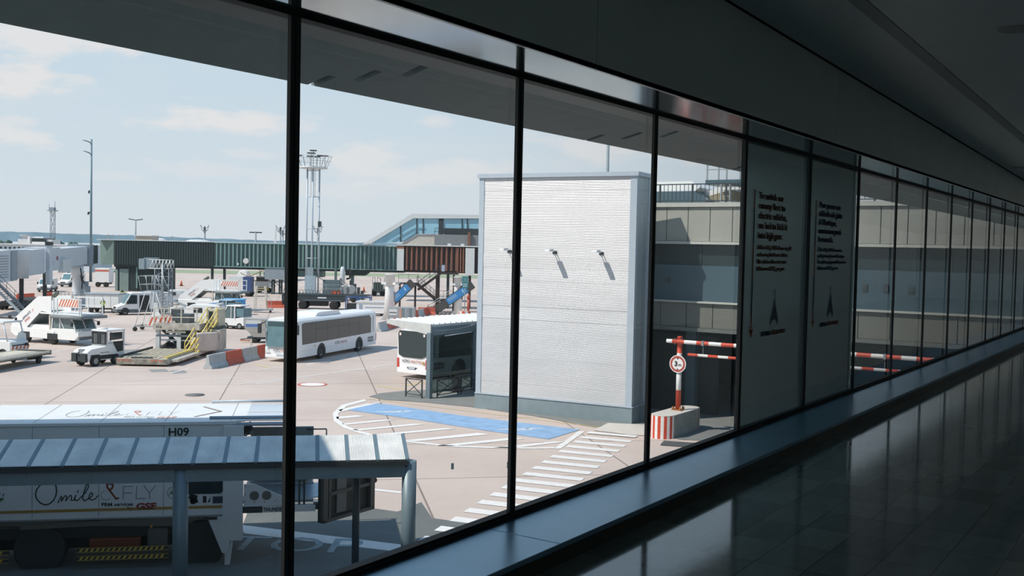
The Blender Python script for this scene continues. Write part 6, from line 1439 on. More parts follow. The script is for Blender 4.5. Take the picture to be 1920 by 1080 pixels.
for z0_, z1_ in ((0.3, 1.8), (1.8, 0.3)): MB().bar((0.5, 7.2, z0_), (0.5, 11.0, z1_), 0.12, 0.2).bar((3.0, 7.2, z0_), (3.0, 11.0, z1_), 0.12, 0.2).build('scissor_arm', M_WDARK, t)
MB().bx(0.1, 3.3, 7.0, 11.1, 0.25, 0.6).build('chassis', M_WDARK, t)
for x in (0.95, 3.05):
    for y in (7.3, 10.3): wheel(t, x if x > 2 else 0.95, y, 0.45, 0.4, -1)
MB().bx(1.0, 2.4, 6.4, 6.44, 1.62, 1.78).build('lamp_bar', M_CREAM, t)
MB().prism([(3.35, 6.0), (3.5, 5.4), (4.5, 6.6), (4.6, 7.8), (3.4, 7.8)], 0.42, 1.72, 'Z').build('tarpaulin_cover', mat('tarp_pinkish_white', (208, 196, 186), 0.7, 0, 0.1, 2), t, bevel=0.1)
MB().bx(4.1, 4.6, 7.0, 8.8, 0.4, 1.85).build('side_cabinet', M_WORN, t)
cb_ = MB().bx(3.45, 4.3, 8.0, 9.6, 2.0, 3.25).build('operator_cab', mat('cab_cream', (196, 192, 170), 0.6, 0, 0.15, 2), t, bevel=0.05)
MB().bx(3.55, 3.85, 7.98, 8.0, 2.4, 3.1).build('cab_window', M_WIN, cb_)
MB().bx(3.6, 4.4, 7.2, 9.4, 1.7, 2.0).build('cab_base', M_WDARK, t)

# -- yellow access stairs leaning on the loader
t = thing('access_stairs', 'narrow yellow access stairs leaning against the side of the cargo loader', 'stairs', (-58.031, 46.377, 0), FR)
d0, d1 = (-0.1, 0.0, 0.15), (0.55, 2.9, 2.4)
for o_ in (0.0, 0.75):
    MB().bar((d0[0]+o_, d0[1], d0[2]), (d1[0]+o_, d1[1], d1[2]), 0.07, 0.16).build('stringer', M_YEL, t)
    r_ = MB()
    for h in (0.5, 0.95): r_.bar((d0[0]+o_, d0[1], d0[2]+h), (d1[0]+o_, d1[1], d1[2]+h), 0.055)
    for k in range(5): u_ = k/4; p_ = [d0[i]+(d1[i]-d0[i])*u_ for i in range(3)]; r_.bar((p_[0]+o_, p_[1], p_[2]), (p_[0]+o_, p_[1], p_[2]+0.95), 0.05)
    r_.bar((d1[0]+o_, d1[1], d1[2]+0.95), (d1[0]+o_+0.1, d1[1]+0.6, d1[2]+0.95), 0.055).bar((d1[0]+o_+0.1, d1[1]+0.6, d1[2]), (d1[0]+o_+0.1, d1[1]+0.6, d1[2]+0.95), 0.05)
    r_.build('handrail', M_YEL, t)
st = MB()
for k in range(10): u_ = (k+0.5)/10; p_ = [d0[i]+(d1[i]-d0[i])*u_ for i in range(3)]; st.bc((p_[0]+0.38, p_[1], p_[2]), (0.75, 0.22, 0.03))
st.build('treads', mat('tread_cream', (188, 178, 140), 0.6), t)

# -- tall mobile maintenance stair with a striped wing
t = thing('maintenance_stair', 'tall thin-legged mobile maintenance stair with red and white striped side sheets', 'stair', (-78.88, 57.368, 0), FR)
fm_ = MB()
for y in (0, 1.8): fm_.bar((0, y, 0.45), (3.3, y, 0.45), 0.08)
fm_.bar((0, 0, 0.45), (0, 1.8, 0.45), 0.08).bar((3.2, 0, 0.45), (3.2, 1.8, 0.45), 0.08).build('base_frame', M_STEEL, t)
lg = MB()
for y in (0, 1.8): lg.tube((0.05, y, 0.45), (0.95, y, 3.55), 0.035, 6).tube((0.2, y, 0.9), (2.2, y, 0.9), 0.03, 6).tube((2.9, y, 0.45), (1.9, y, 3.5), 0.035, 6).tube((0.95, y, 3.55), (2.0, y, 3.55), 0.04, 6).tube((1.3, y, 0.45), (1.75, y, 3.5), 0.03, 6)
lg.build('legs', M_PALE, t)
sp_ = MB().prism([(1.15, 0.55), (2.75, 0.55), (2.2, 1.75), (1.65, 1.75)], -0.02, 0.0, 'Y').build('striped_sheet', M_WHT, t)
stripes(1.25, 2.6, 0.55, 1.3, -0.03, 0.36, 0.17, 0.30, M_HAZR, 'hazard_stripes', sp_)
MB().prism([(1.65, 1.75), (2.2, 1.75), (2.0, 2.6), (1.72, 2.6)], -0.02, 0.0, 'Y').build('upper_sheet', M_PALE, t)
cg = MB()
for x, h in ((0.30, 5.0), (1.0, 5.0), (1.55, 5.05), (1.9, 5.15)):
    for y in (0, 1.8): cg.tube((x*0.75+0.35, y, 3.6), (x, y, h-0.05), 0.03, 6)
for z in (4.2, 4.95):
    for y in (0, 1.8): cg.tube((0.4, y, z), (1.9, y, z), 0.028, 6)
    cg.tube((0.4, 0, z), (0.4, 1.8, z), 0.028, 6)
cg.tube((1.9, 0, 4.95), (2.55, 0, 3.4), 0.03, 6).tube((1.9, 1.8, 4.95), (2.55, 1.8, 3.4), 0.03, 6); cg.build('cage_rails', M_STEEL, t)
MB().bx(0.6, 2.0, 0, 1.8, 3.5, 3.6).build('top_platform', M_BRGD, t)
st = MB()
for k in range(12): u_ = k/11; st.bx(2.0+1.0*u_-0.1, 2.0+1.0*u_+0.1, 0.3, 1.5, 3.4-2.8*u_, 3.43-2.8*u_)
st.build('treads', M_STEEL, t)
for x, y in ((0.05, 0), (0.05, 1.8), (3.2, 0), (3.2, 1.8)): wheel(t, x, y, 0.20, 0.12, -1); MB().bar((x, y, 0.2), (x, y, 0.45), 0.05).build('castor', M_STEEL, t)

# -- lattice tower with a box head
t = thing('lattice_gantry', 'grey lattice gantry tower carrying a box head on a short truss arm', 'gantry', (-89.802, 68.53, 0), FR)
lattice(MB(), -0.7, 0, 0.75, 1.2, 0, 5.3, 0.85, 0.030, 6).build('lattice_column', M_BRGD, t)
MB().tube((0.15, -0.1, 0), (0.15, -0.1, 5.9), 0.11, 10).build('front_post', M_STEEL, t)
ar = MB()
for y in (0.0, 1.0):
    for z in (5.25, 6.15): ar.tube((-1.3, y, z), (0.8, y, z), 0.045, 6)
    for k in range(6): x = -1.2+k*0.36; ar.tube((x, y, 5.25), (x+0.3, y, 6.15), 0.03, 6); ar.tube((x+0.3, y, 6.15), (x+0.36, y, 5.25), 0.03, 6)
ar.build('truss_arm', M_PALE, t)
MB().bx(-2.35, -1.75, -0.1, 1.2, 5.15, 6.25).bx(-1.75, -0.9, 0.0, 1.1, 5.2, 6.25).bx(-1.9, -0.5, 0.1, 0.9, 6.25, 6.36).build('box_head', mat('head_blue_grey', (132, 148, 156), 0.5, 0, 0.05), t)
MB().bx(-0.9, 0.9, -0.3, 1.4, 0, 0.25).build('foot_frame', M_DKSTEEL, t)

# -- white electric tractor with a chevron tail
def cab_tractor(label, loc, rz, m_body, chev, name='cab_tractor'):
    t = thing(name, label, 'tractor', loc, rz, 'cab tractors on the apron')
    MB().prism([(-1.2, 0.32), (1.15, 0.32), (1.15, 0.95), (0.6, 1.0), (-0.2, 1.0), (-1.2, 1.15)], -0.75, 0.75, 'Y').build('body', m_body, t, bevel=0.04)
    MB().prism([(-0.25, 0.55), (1.1, 0.55), (1.1, 1.2), (0.55, 2.12), (-0.25, 2.15)], -0.72, 0.72, 'Y').build('cab_glass', mat('cab_glass', (92, 110, 114), 0.1, 0, 0.05, spec=0.6), t)
    f = MB()
    for y in (-0.74, 0.74): f.bar((1.15, y, 0.9), (1.12, y, 1.25), 0.07).bar((1.12, y, 1.2), (0.55, y, 2.15), 0.07).bar((-0.25, y, 0.9), (-0.25, y, 2.15), 0.09).bar((0.15, y, 1.0), (0.15, y, 2.12), 0.06)
    f.build('cab_pillars', m_body, t)
    MB().bx(-0.9, 0.65, -0.8, 0.8, 2.12, 2.24).build('cab_roof', m_body, t, bevel=0.04)
    MB().bx(-1.15, -0.35, -0.70, 0.70, 1.15, 1.95).build('rear_glass', mat('rear_glass_teal', (96, 128, 138), 0.15, 0, 0.1), t)
    if chev:
        cv = MB().bx(-1.22, -0.78, -0.772, -0.752, 0.34, 0.98).build('chevron_panel', mat('chevron_yellow', (226, 196, 92), 0.5), t)
        stripes(-1.2, -0.8, 0.36, 0.96, -0.778, 0.2, 0.1, 0.26, M_CHASS, 'chevrons', cv)
    MB().bx(-1.18, 1.15, -0.74, 0.74, 0.18, 0.33).build('underframe', M_CHASS, t)
    for x in (-0.75, 0.75):
        for s_ in (-1, 1): wheel(t, x, s_*0.66, 0.30, 0.2, s_)
    return t
T1 = cab_tractor('white cab tractor with yellow and black chevrons, right of the cargo loader', (-75.344, 66.023, 0), math.radians(196), M_VWHITE, True)
T2 = cab_tractor('pale blue cab tractor behind the white chevron tractor', (-83.193, 71.757, 0), math.radians(196), mat('tractor_pale_blue', (150, 178, 200), 0.45), False)
t = thing('equipment_carrier', 'low white equipment carrier with a black window opening behind the cargo loader', 'vehicle', (-81.474, 64.887, 0), FR)
MB().prism([(0, 0.5), (3.4, 0.5), (3.4, 1.9), (3.1, 2.0), (0.7, 2.05), (0.15, 1.75), (0, 1.3)], 0, 1.9, 'Y').build('body', M_VWHITE, t, bevel=0.06)
MB().bx(0.85, 1.7, -0.02, 0, 1.25, 1.72).build('window_opening', M_CHASS, t); MB().bx(2.6, 2.9, -0.02, 0, 1.3, 1.8).bx(3.05, 3.25, -0.02, 0, 1.3, 1.8).build('rear_window', M_WIN, t)
MB().bx(3.0, 3.3, 0.2, 1.7, 2.0, 2.15).build('roof_box', M_PALE, t)
for x in (0.7, 2.7):
    for s_ in (0.15, 1.75): wheel(t, x, s_, 0.32, 0.2, -1 if s_ < 1 else 1)
t = thing('belt_vehicle', 'small white belt loader nosing in left of the equipment carrier', 'vehicle', (-83.988, 65.097, 0), FR)
MB().prism([(0, 0.4), (1.5, 0.4), (1.5, 1.5), (1.1, 1.65), (0, 1.6)], 0, 1.6, 'Y').build('body', M_VWHITE, t, bevel=0.05)
MB().bar((-0.7, 0.8, 2.5), (1.3, 0.8, 1.75), 0.5, 0.12).bar((-0.7, 0.5, 2.3), (0.2, 0.5, 1.5), 0.08).build('conveyor', M_STEEL, t)
MB().bx(0.75, 1.05, -0.02, 0, 1.0, 1.4).bx(1.2, 1.4, -0.02, 0, 1.0, 1.4).build('side_opening', M_CHASS, t)
for x in (0.35, 1.2): wheel(t, x, 0.1, 0.3, 0.2, -1); wheel(t, x, 1.5, 0.3, 0.2, 1)
for k, (lab, loc, c, w_, h_) in enumerate((('blue covered baggage cart under the rear stair truck', (-87.404, 72.783, 0), (66, 112, 160), 2.6, 1.5), ('bright blue covered baggage cart behind the pale blue tractor', (-91.068, 77.776, 0), (74, 156, 214), 2.2, 1.7))):
    t = thing('baggage_cart', lab, 'cart', loc, FR, 'blue baggage carts')
    MB().bx(0, w_, 0, 1.5, 0.45, 0.6).build('deck', M_CHASS, t); MB().bx(0.05, w_-0.05, 0.05, 1.45, 0.6, h_).build('curtain', mat('cart_blue_%d' % k, c, 0.6, 0, 0.08), t)
    MB().bx(-0.05, w_+0.05, -0.05, 1.55, h_, h_+0.08).build('roof', mat('cart_roof_%d' % k, tuple(min(255, i+20) for i in c), 0.5), t)
    for x in (0.4, w_-0.4): wheel(t, x, 0.1, 0.22, 0.15, -1); wheel(t, x, 1.4, 0.22, 0.15, 1)

# -- aluminium air-cargo container on a dolly, by the bus front
t = thing('cargo_container', 'silver cargo container with a slanting lower corner and blue print, on a dolly', 'container', (-63.958, 56.838, 0), FR)
M_ALU = mat('container_aluminium', (186, 184, 178), 0.4, 0.4, 0.12, 2)
c = MB().prism([(0.0, 1.95), (0.0, 1.2), (0.72, 0.5), (3.3, 0.5), (3.3, 1.95)], 0, 1.5, 'Y').build('shell', M_ALU, t)
MB().bx(1.7, 3.25, -0.02, 0, 0.6, 1.88).build('curtain_side', mat('container_blue_grey', (110, 124, 134), 0.5, 0, 0.1), c)
lb = MB().bx(0.10, 1.35, -0.02, -0.005, 1.25, 1.85).build('label', M_PALE, c); MB().bx(0.12, 1.33, -0.03, -0.02, 1.30, 1.55).build('label_band', mat('label_blue', (88, 122, 178), 0.5), lb)
MB().bx(0.2, 3.2, 0.1, 1.4, 0.32, 0.5).bar((-0.5, 0.7, 0.22), (0.6, 0.7, 0.38), 0.07).build('dolly', M_DKSTEEL, t)
MB().bx(-0.5, 0.3, 0.62, 0.78, 0.1, 0.2).build('tow_bar', mat('tow_bar_orange', (196, 130, 100), 0.6), t)
for x in (0.8, 2.7):
    for y in (0.15, 1.35): wheel(t, x, y, 0.22, 0.16, -1 if y < 1 else 1)

# -- white folding ladder stands near the chevron tractor
t = thing('ladder_stand', 'cream wheeled ladder stand behind the chevron tractor', 'ladder', (-91.815, 82.915, 0), FR)
lg = MB()
for x in (0, 1.5): lg.bar((x, 0, 0.2), (x+0.25*(1 if x < 1 else -1), 0.2, 3.1), 0.13).bar((x, 1.0, 0.2), (x+0.25*(1 if x < 1 else -1), 0.8, 3.1), 0.10)
lg.build('legs', M_CREAM, t)
rg = MB()
for k in range(9): z = 0.6+k*0.28; rg.bar((0.35, 0.1, z), (1.2, 0.1, z), 0.05)
rg.build('rungs', M_CREAM, t); MB().bx(-0.4, 2.1, -0.1, 1.1, 0.3, 0.4).build('base', M_STEEL, t)
MB().bar((1.5, 0, 2.2), (2.1, 0, 1.4), 0.05).bar((2.1, 0, 1.4), (2.1, 0, 0.4), 0.05).build('handrail', M_STEEL, t)
for x in (-0.3, 2.0): MB().tube((x, -0.1, 0.15), (x, 0.0, 0.15), 0.15, 10).build('castor', M_TYRE, t)

# -- concrete traffic barriers
def jersey(label, a, b, m, grp):
    a, b = Vector(a), Vector(b); L_ = (b-a).length-0.04
    o = MB().prism([(-0.32, 0), (0.32, 0), (0.30, 0.12), (0.14, 0.36), (0.09, 0.88), (-0.09, 0.88), (-0.14, 0.36), (-0.30, 0.12)], 0, L_, 'X').build('traffic_barrier', m, None, (a.x, a.y, 0), math.atan2(b.y-a.y, b.x-a.x), bevel=0.015)
    return tag(o, label, 'barrier', grp)
M_JG = mat('barrier_concrete', (178, 182, 182), 0.85, 0, 0.12, 2); M_JR = mat('barrier_red', (200, 98, 76), 0.75, 0, 0.1, 2)
a0 = Vector((-52.169, 43.356)); ud = Vector((-0.373, 0.928)).normalized()
for k, (m, lab) in enumerate(((M_JG, 'grey concrete traffic barrier, the nearest of the row by the bus front'), (M_JR, 'red concrete traffic barrier next to the nearest grey one'),
                              (M_JG, 'grey concrete traffic barrier between two red ones before the bus'), (M_JR, 'red concrete traffic barrier half hidden by the front of the bus'))):
    jersey(lab, a0+ud*2.3*k, a0+ud*(2.3*k+2.27), m, 'concrete traffic barriers in front of the bus')
pts = [(-64.074, 73.256), (-65.222, 75.731), (-67.264, 79.486)]
jersey('grey concrete traffic barrier behind the tail of the moving bus', pts[0], pts[1], M_JG, 'traffic barriers beyond the moving bus'); jersey('red concrete traffic barrier between the bus tail and the shelter roof', pts[1], pts[2], M_JR, 'traffic barriers beyond the moving bus')
q = [(-70.924, 84.237), (-72.03, 86.626), (-73.189, 89.13), (-74.406, 91.759), (-75.725, 94.472), (-77.152, 97.273)]
for k in range(5):
    jersey('%s block of the striped barrier row behind the shelter roof, %s from the left' % ('red' if k % 2 == 0 else 'white', ('first', 'second', 'third', 'fourth', 'fifth')[k]), q[k], q[k+1], M_JR if k % 2 == 0 else M_JG, 'striped barrier row behind the shelter roof')
jersey('long red barrier below the stair tower', (-77.296, 95.516), (-76.011, 97.171), M_JR, 'long barriers by the stair tower')
jersey('long red barrier behind the ladder stand', (-97.882, 90.41), (-96.365, 92.514), M_JR, 'long barriers by the ladder stand')
for k, (pa, pb, m, lab) in enumerate(((((-107.295, 116.539)), ((-106.892, 117.173)), M_JR, 'dark red barrier at the foot of the gallery post right of the flatbed'), (((-104.663, 114.968)), ((-105.23, 116.897)), M_JG, 'white barrier at the foot of the gallery post right of the flatbed'),
                                      (((-127.455, 74.899)), ((-128.559, 77.992)), M_JR, 'long red barrier under the pale boarding bridge, left part'), (((-130.107, 80.622)), ((-130.908, 81.981)), M_JR, 'short red barrier under the pale boarding bridge beside its right leg'))):
    jersey(lab, pa, pb, m, 'far red and white barriers')

# -- grey container with notices and a stack of white containers
t = thing('notice_container', 'grey metal container with white notices on its end, right of the moving bus', 'container', (-69.634, 81.092, 0), FR)
MB().bx(0, 2.7, 0, 1.6, 0.3, 1.75).build('body', mat('container_grey', (160, 168, 172), 0.45, 0.2, 0.12, 2), t)
for x, c in ((1.15, (186, 148, 130)), (1.45, (120, 132, 138)), (1.85, (140, 150, 156)), (2.2, (112, 124, 130))): MB().bx(x, x+0.26, -0.02, 0, 0.35, 1.7).build('door_panel', mat('panel_%d' % c[0], c, 0.5), t)
nb = MB().bx(0.1, 0.95, -0.025, 0, 0.95, 1.6).build('notice', M_PALE, t); MB().bx(0.14, 0.9, -0.032, -0.025, 1.18, 1.26).build('notice_print', M_CHASS, nb)
MB().bx(-0.1, 2.8, 0.1, 1.5, 0.0, 0.3).build('skid', M_CHASS, t)
t = thing('white_containers', 'row of low white container units behind the roof of the moving bus', 'container', (-80.578, 88.282, 0), FR)
MB().bx(0, 3.4, 0, 1.6, 0.3, 1.55).build('body', M_VWHITE, t); MB().bx(-0.1, 3.5, -0.1, 1.7, 1.55, 1.68).build('lid', M_PALE, t); MB().bx(0.3, 0.7, -0.02, 0, 0.8, 1.3).bx(1.0, 3.1, -0.02, 0, 0.95, 1.05).build('print', mat('print_blue_grey', (150, 164, 184), 0.5), t)
for x in (0.5, 2.9): wheel(t, x, 0.1, 0.2, 0.15, -1); wheel(t, x, 1.5, 0.2, 0.15, 1)
MB().bx(0.2, 3.2, 0.2, 1.4, 0.2, 0.3).build('frame', M_CHASS, t)
t = thing('frame_cart', 'open blue-framed cart left of the white container row', 'cart', (-85.267, 91.527, 0), FR)
cf = MB()
for x in (0.0, 1.3, 1.4, 2.9):
    for y in (0, 1.4): cf.bar((x, y, 0.3), (x, y, 1.9), 0.12)
for z in (0.35, 1.85):
    for y in (0, 1.4): cf.bar((0, y, z), (2.9, y, z), 0.12)
cf.build('frame', mat('frame_navy', (56, 84, 132), 0.5), t); MB().bx(0.1, 1.2, 0.05, 1.3, 0.4, 1.1).build('load', M_CHASS, t); MB().bx(1.5, 2.8, 0.05, 1.3, 0.4, 1.2).build('load', M_PALE, t)
for x in (0.4, 2.5): wheel(t, x, 0.0, 0.2, 0.15, -1); wheel(t, x, 1.4, 0.2, 0.15, 1)

# -- dark flatbed with railing and gear
t = thing('dark_flatbed', 'long dark flatbed truck with hoop rails and a pale plate on its side', 'flatbed', (-94.403, 91.448, 0), FR)
k_ = 0.0683
MB().bx(-1.2, 6.6, 0, 2.2, 1.0, 1.75).build('side_body', mat('flatbed_dark', (48, 60, 64), 0.6, 0, 0.06), t)
MB().bx(-1.2, 9.5, -0.05, 2.3, 1.75, 1.92).build('deck', mat('flatbed_deck', (58, 70, 74), 0.6), t)
MB().bx(3.3, 4.4, -0.02, 0, 1.38, 1.55).build('side_plate', M_PALE, t); MB().bx(1.5, 6.3, -0.03, 0, 1.12, 1.16).build('side_line', M_BRGD, t)
hp = MB()
for k in range(18): x = -1.0+k*0.42; hp.path([(x, 0.02, 1.92), (x, 0.02, 2.35), (x+0.1, 0.02, 2.46), (x+0.2, 0.02, 2.46), (x+0.3, 0.02, 2.35), (x+0.3, 0.02, 1.92)], 0.028, 5)
hp.build('hoop_rails', M_DKSTEEL, t)
MB().bar((2.5, 0.3, 3.1), (6.2, 0.3, 3.1), 0.05).bar((2.5, 0.3, 2.6), (6.2, 0.3, 2.6), 0.05).bar((2.5, 0.3, 1.9), (2.5, 0.3, 3.1), 0.06).bar((4.3, 0.3, 1.9), (4.3, 0.3, 3.1), 0.06).bar((6.2, 0.3, 1.9), (6.2, 0.3, 3.1), 0.06).build('guard_rail', M_STEEL, t)
MB().bx(4.9, 5.5, 0.6, 1.2, 1.92, 2.35).bx(5.7, 6.0, 0.6, 1.0, 1.92, 2.4).build('orange_gear', M_HAZR, t)
for x in (6.6, 7.4): MB().lathe([(0.5, -0.1), (0.62, -0.1), (0.62, 0.1), (0.5, 0.1)], 18, c=(x, 0.5, 2.5), axis='Y').build('hose_reel', M_STEEL, t)
for x in (1.4, 5.3):
    for y in (0.15, 2.0): wheel(t, x, y, 0.55, 0.35, -1 if y < 1 else 1)
MB().bx(-1.2, 0.1, 0.2, 2.0, 0.5, 1.0).bx(2.2, 4.4, 0.4, 1.8, 0.4, 1.0).build('underframe', M_CHASS, t)
t = thing('pump_skid', 'dark pump unit with hose reels standing under the finned gallery', 'pump unit', (*(-105.602, 109.744, 3.386)[:2], 0), FR)
MB().bx(-0.9, 1.9, 0, 1.2, 0, 3.0).build('body', mat('pump_green_grey', (84, 104, 110), 0.6, 0, 0.12, 2), t)
MB().lathe([(0.35, 0), (0.35, 3.2), (0.2, 3.6)], 14, c=(2.0, -0.2, 1.4)).build('tank', M_BRG, t)
MB().path([(2.0, 0.2, 4.6), (3.1, 0.2, 4.5), (3.0, 0.2, 3.3), (2.5, 0.2, 3.2)], 0.13, 8).path([(-1.9, 0, 4.6), (-1.6, 0, 3.4), (-0.6, 0, 2.8)], 0.05, 6).build('hoses', M_CHASS, t)
for k in range(4): MB().bx(3.0+k*0.55, 3.4+k*0.55, 0, 0.5, 0.2, 3.0-0.5*k).build('frame_rack', M_DKSTEEL, t)
t = thing('step_trolley', 'small dark step trolley with railings near the pump unit', 'trolley', (*(-101.497, 107.647, 2.783)[:2], 0), FR)
tr_ = MB()
for k in range(5): tr_.bx(k*0.5, k*0.5+0.4, 0, 1.0, 2.4-0.45*k, 2.5-0.45*k)
tr_.bx(0, 0.1, 0, 0.1, 0, 3.4).bx(0, 0.1, 0.9, 1.0, 0, 3.4).bar((0, 0, 3.4), (2.4, 0, 1.4), 0.06).bar((0, 0, 2.9), (2.4, 0, 0.9), 0.05).bar((0.1, 0, 0), (2.4, 0, 0.6), 0.08); tr_.build('frame', M_DKSTEEL, t)
wheel(t, 0.4, 0, 0.4, 0.2, -1); wheel(t, 2.0, 0, 0.4, 0.2, -1)
t = thing('pump_truck', 'olive grey pump truck with rails, left of the white round column', 'truck', (-111.351, 125.603, 0), FR)
MB().bx(0, 2.1, 0, 1.8, 0.5, 1.1).bx(0.2, 1.7, 0.2, 1.6, 1.1, 2.2).build('body', mat('pump_truck_olive', (96, 108, 104), 0.6, 0, 0.12, 2), t)
rr_ = MB()
for x in (0.1, 0.5, 0.9, 1.4, 2.0): rr_.bar((x, 0, 1.1), (x, 0, 3.0), 0.07)
rr_.bar((0.1, 0, 3.0), (0.5, 0, 3.0), 0.07).bar((0.9, 0, 3.1), (1.5, 0, 2.6), 0.07).build('rails', M_BRGD, t)
for x in (0.4, 1.7): wheel(t, x, 0.1, 0.42, 0.3, -1)
for k, (lab, loc, col_) in enumerate((('orange traffic cone on the taxiway seen under the green gallery', (-156.455, 123.8, 0), M_HAZR), ('orange marker cone by the pump unit under the finned gallery', (-121.202, 134.611, 0), M_HAZR))):
    t = thing('traffic_cone', lab, 'traffic cone', loc, 0, 'orange traffic cones'); MB().lathe([(0.28, 0.06), (0.06, 1.0), (0.001, 1.02)], 12).build('cone', col_, t); MB().bx(-0.4, 0.4, -0.4, 0.4, 0, 0.06).build('foot', M_CHASS, t)
t = thing('fuel_hydrant_post', 'dark post with a red cap beside the green pedestal', 'post', (-148.172, 115.004, 0), FR)
MB().bx(-0.16, 0.16, -0.16, 0.16, 0, 3.6).build('post', M_CHASS, t); MB().bx(-0.2, 0.2, -0.2, 0.2, 3.3, 3.9).build('cap', M_JR, t)

# -- part of an airliner beyond the gallery
t = thing('airliner', 'white airliner seen in part under the gallery, with its near engine', 'aeroplane', (*(-163.485, 149.252, 2.755)[:2], 0), FR)
k_ = 215/1925.07
ZA = lambda y: 8.0+(459-y)*k_
zc_ = ZA(498); n_ = 30
MB().lathe([(0.05, -3.2), (0.7, -2.9), (1.3, -2.1), (1.75, -0.8), (1.95, 1.0), (1.98, 22)], 30, c=(0.4, 3.0, zc_+0.2), axis='Y').build('fuselage', M_TRK, t)
MB().add([(0, 6, zc_-1.0), (-10.5, 9, zc_+0.3), (-10.5, 11, zc_+0.35), (0, 14, zc_-0.8), (0, 6, zc_-0.5), (-10.5, 9, zc_+0.45), (-10.5, 11, zc_+0.5), (0, 14, zc_-0.5)], [(0, 1, 2, 3), (4, 7, 6, 5), (0, 4, 5, 1), (1, 5, 6, 2), (2, 6, 7, 3), (3, 7, 4, 0)]).build('wing', M_TRK, t)
en = MB().lathe([(0.95, -2.0), (1.08, -1.7), (1.12, 0.2), (0.75, 2.2)], 24, c=(-4.7, 6.0, ZA(519)), axis='Y').build('engine', M_TRK, t)
MB().lathe([(0.92, -1.8), (0.2, -0.9), (0.02, -1.4)], 24, c=(-4.7, 6.0, ZA(519)), axis='Y').build('intake_fan', M_CHASS, en)
MB().tube((0.4, 2.2, 0.4), (0.4, 2.2, zc_-1.4), 0.12, 8).build('nose_gear', M_STEEL, t)
for y in (-0.2, 0.2): MB().tube((0.4+y, 2.1, 0.4), (0.4+y*1.8, 2.1, 0.4), 0.4, 14).build('wheel', M_TYRE, t)
for x in (-2.6, 3.4): MB().tube((x, 11, 0.5), (x, 11, zc_-0.8), 0.16, 8).build('main_gear', M_STEEL, t); MB().tube((x-0.3, 11, 0.5), (x+0.3, 11, 0.5), 0.5, 14).build('wheel', M_TYRE, t)
t = thing('apron_loader', 'white loader with a yellow and black chevron front standing before the airliner', 'loader', (-129.034, 116.821, 0), FR)
MB().bx(0, 2.3, 0, 2, 0.9, 1.9).build('body', M_VWHITE, t); MB().bx(0.2, 2.1, -0.02, 2, 1.9, 2.6).build('cab_glass', M_WIN, t); MB().bx(0.1, 2.2, -0.02, 2.0, 2.6, 2.75).build('roof', M_VWHITE, t)
cv = MB().bx(0, 2.3, -0.04, 0, 0.35, 0.95).build('chevron_front', mat('chevron_yellow', (226, 196, 92), 0.5), t); stripes(0.0, 2.2, 0.36, 0.94, -0.05, 0.34, 0.16, 0.2, M_CHASS, 'chevrons', cv)
MB().bar((-3.4, 0.8, 1.6), (1.0, 0.8, 3.6), 0.3, 0.1).bar((-2.6, 0.8, 3.2), (0.2, 0.8, 1.8), 0.1).build('belt', M_YEL, t)
for x in (0.4, 1.9): wheel(t, x, 0.1, 0.4, 0.25, -1); wheel(t, x, 1.9, 0.4, 0.25, 1)
t = thing('catering_box', 'dark blue box truck beside the rear stair truck, half hidden', 'truck', (-120.776, 106.911, 0), FR)
MB().bx(0, 1.2, 0, 2, 0.7, 3.0).build('box', mat('box_navy', (58, 78, 124), 0.5), t); MB().bx(-2.2, 0.0, 0.2, 1.8, 2.4, 3.0).build('hood', M_PALE, t); MB().bx(-2.2, 1.2, 0.3, 1.7, 0.5, 0.75).build('chassis', M_CHASS, t)
for x in (-1.6, 0.8): wheel(t, x, 0.1, 0.45, 0.3, -1); wheel(t, x, 1.9, 0.45, 0.3, 1)

# far trucks and carts on the left under the bridge
t = thing('box_truck', 'white box truck standing behind the pale bridge column', 'truck', (-159.112, 107.706, 0), FR)
MB().bx(0, 2.4, 0, 2.2, 0.8, 3.3).build('box', M_VWHITE, t); MB().bx(0.2, 2.2, 0.2, 2.0, 0.5, 0.8).build('chassis', M_CHASS, t); MB().bx(0, 2.4, -0.02, 0, 2.7, 3.0).build('red_band', M_JR, t)
for x in (0.5, 1.9): wheel(t, x, 0.1, 0.45, 0.3, -1)
t = thing('cart_train', 'grey baggage cart under the pale bridge behind the service hoses', 'cart', (-181.861, 117.097, 0), FR)
MB().bx(0, 2.6, 0, 1.6, 0.5, 1.9).build('box', M_BRGD, t); MB().bx(-0.1, 2.7, -0.1, 1.7, 1.9, 2.0).build('roof', M_CHASS, t)
for x in (0.5, 2.1): wheel(t, x, 0.1, 0.3, 0.2, -1)
t = thing('wire_pens', 'low white wire cages standing on the apron under the pale bridge', 'cage', (-122.9, 77.191, 0), FR)
wp = MB()
for k in range(9): wp.bar((k*0.5, 0, 0), (k*0.5, 0, 1.3), 0.05)
for z in (0.1, 0.4, 0.7, 1.0, 1.3): wp.bar((0, 0, z), (4.0, 0, z), 0.04)
wp.build('mesh', M_PALE, t)

# people at work
person('person in a yellow vest and dark trousers standing by the container trailer', (-99.494, 68.348, 0), math.radians(160), (60, 60, 62), (44, 46, 50), HIVIS, 'front', group='apron workers')
person('person in a yellow vest standing by the door of the green pedestal', (-118.282, 84.108, 0), math.radians(-30), (60, 60, 62), (44, 46, 50), HIVIS, 'down', group='apron workers')
person('person in an orange vest standing beside the chevron loader before the airliner', (-131.114, 116.967, 0), math.radians(20), (70, 70, 72), (44, 46, 50), (226, 120, 76), 'down', group='apron workers')
person('person in a yellow vest visible over the roof of the moving bus', (-81.983, 91.02, 0), math.radians(200), (70, 70, 72), (44, 46, 50), HIVIS, 'down', group='apron workers')

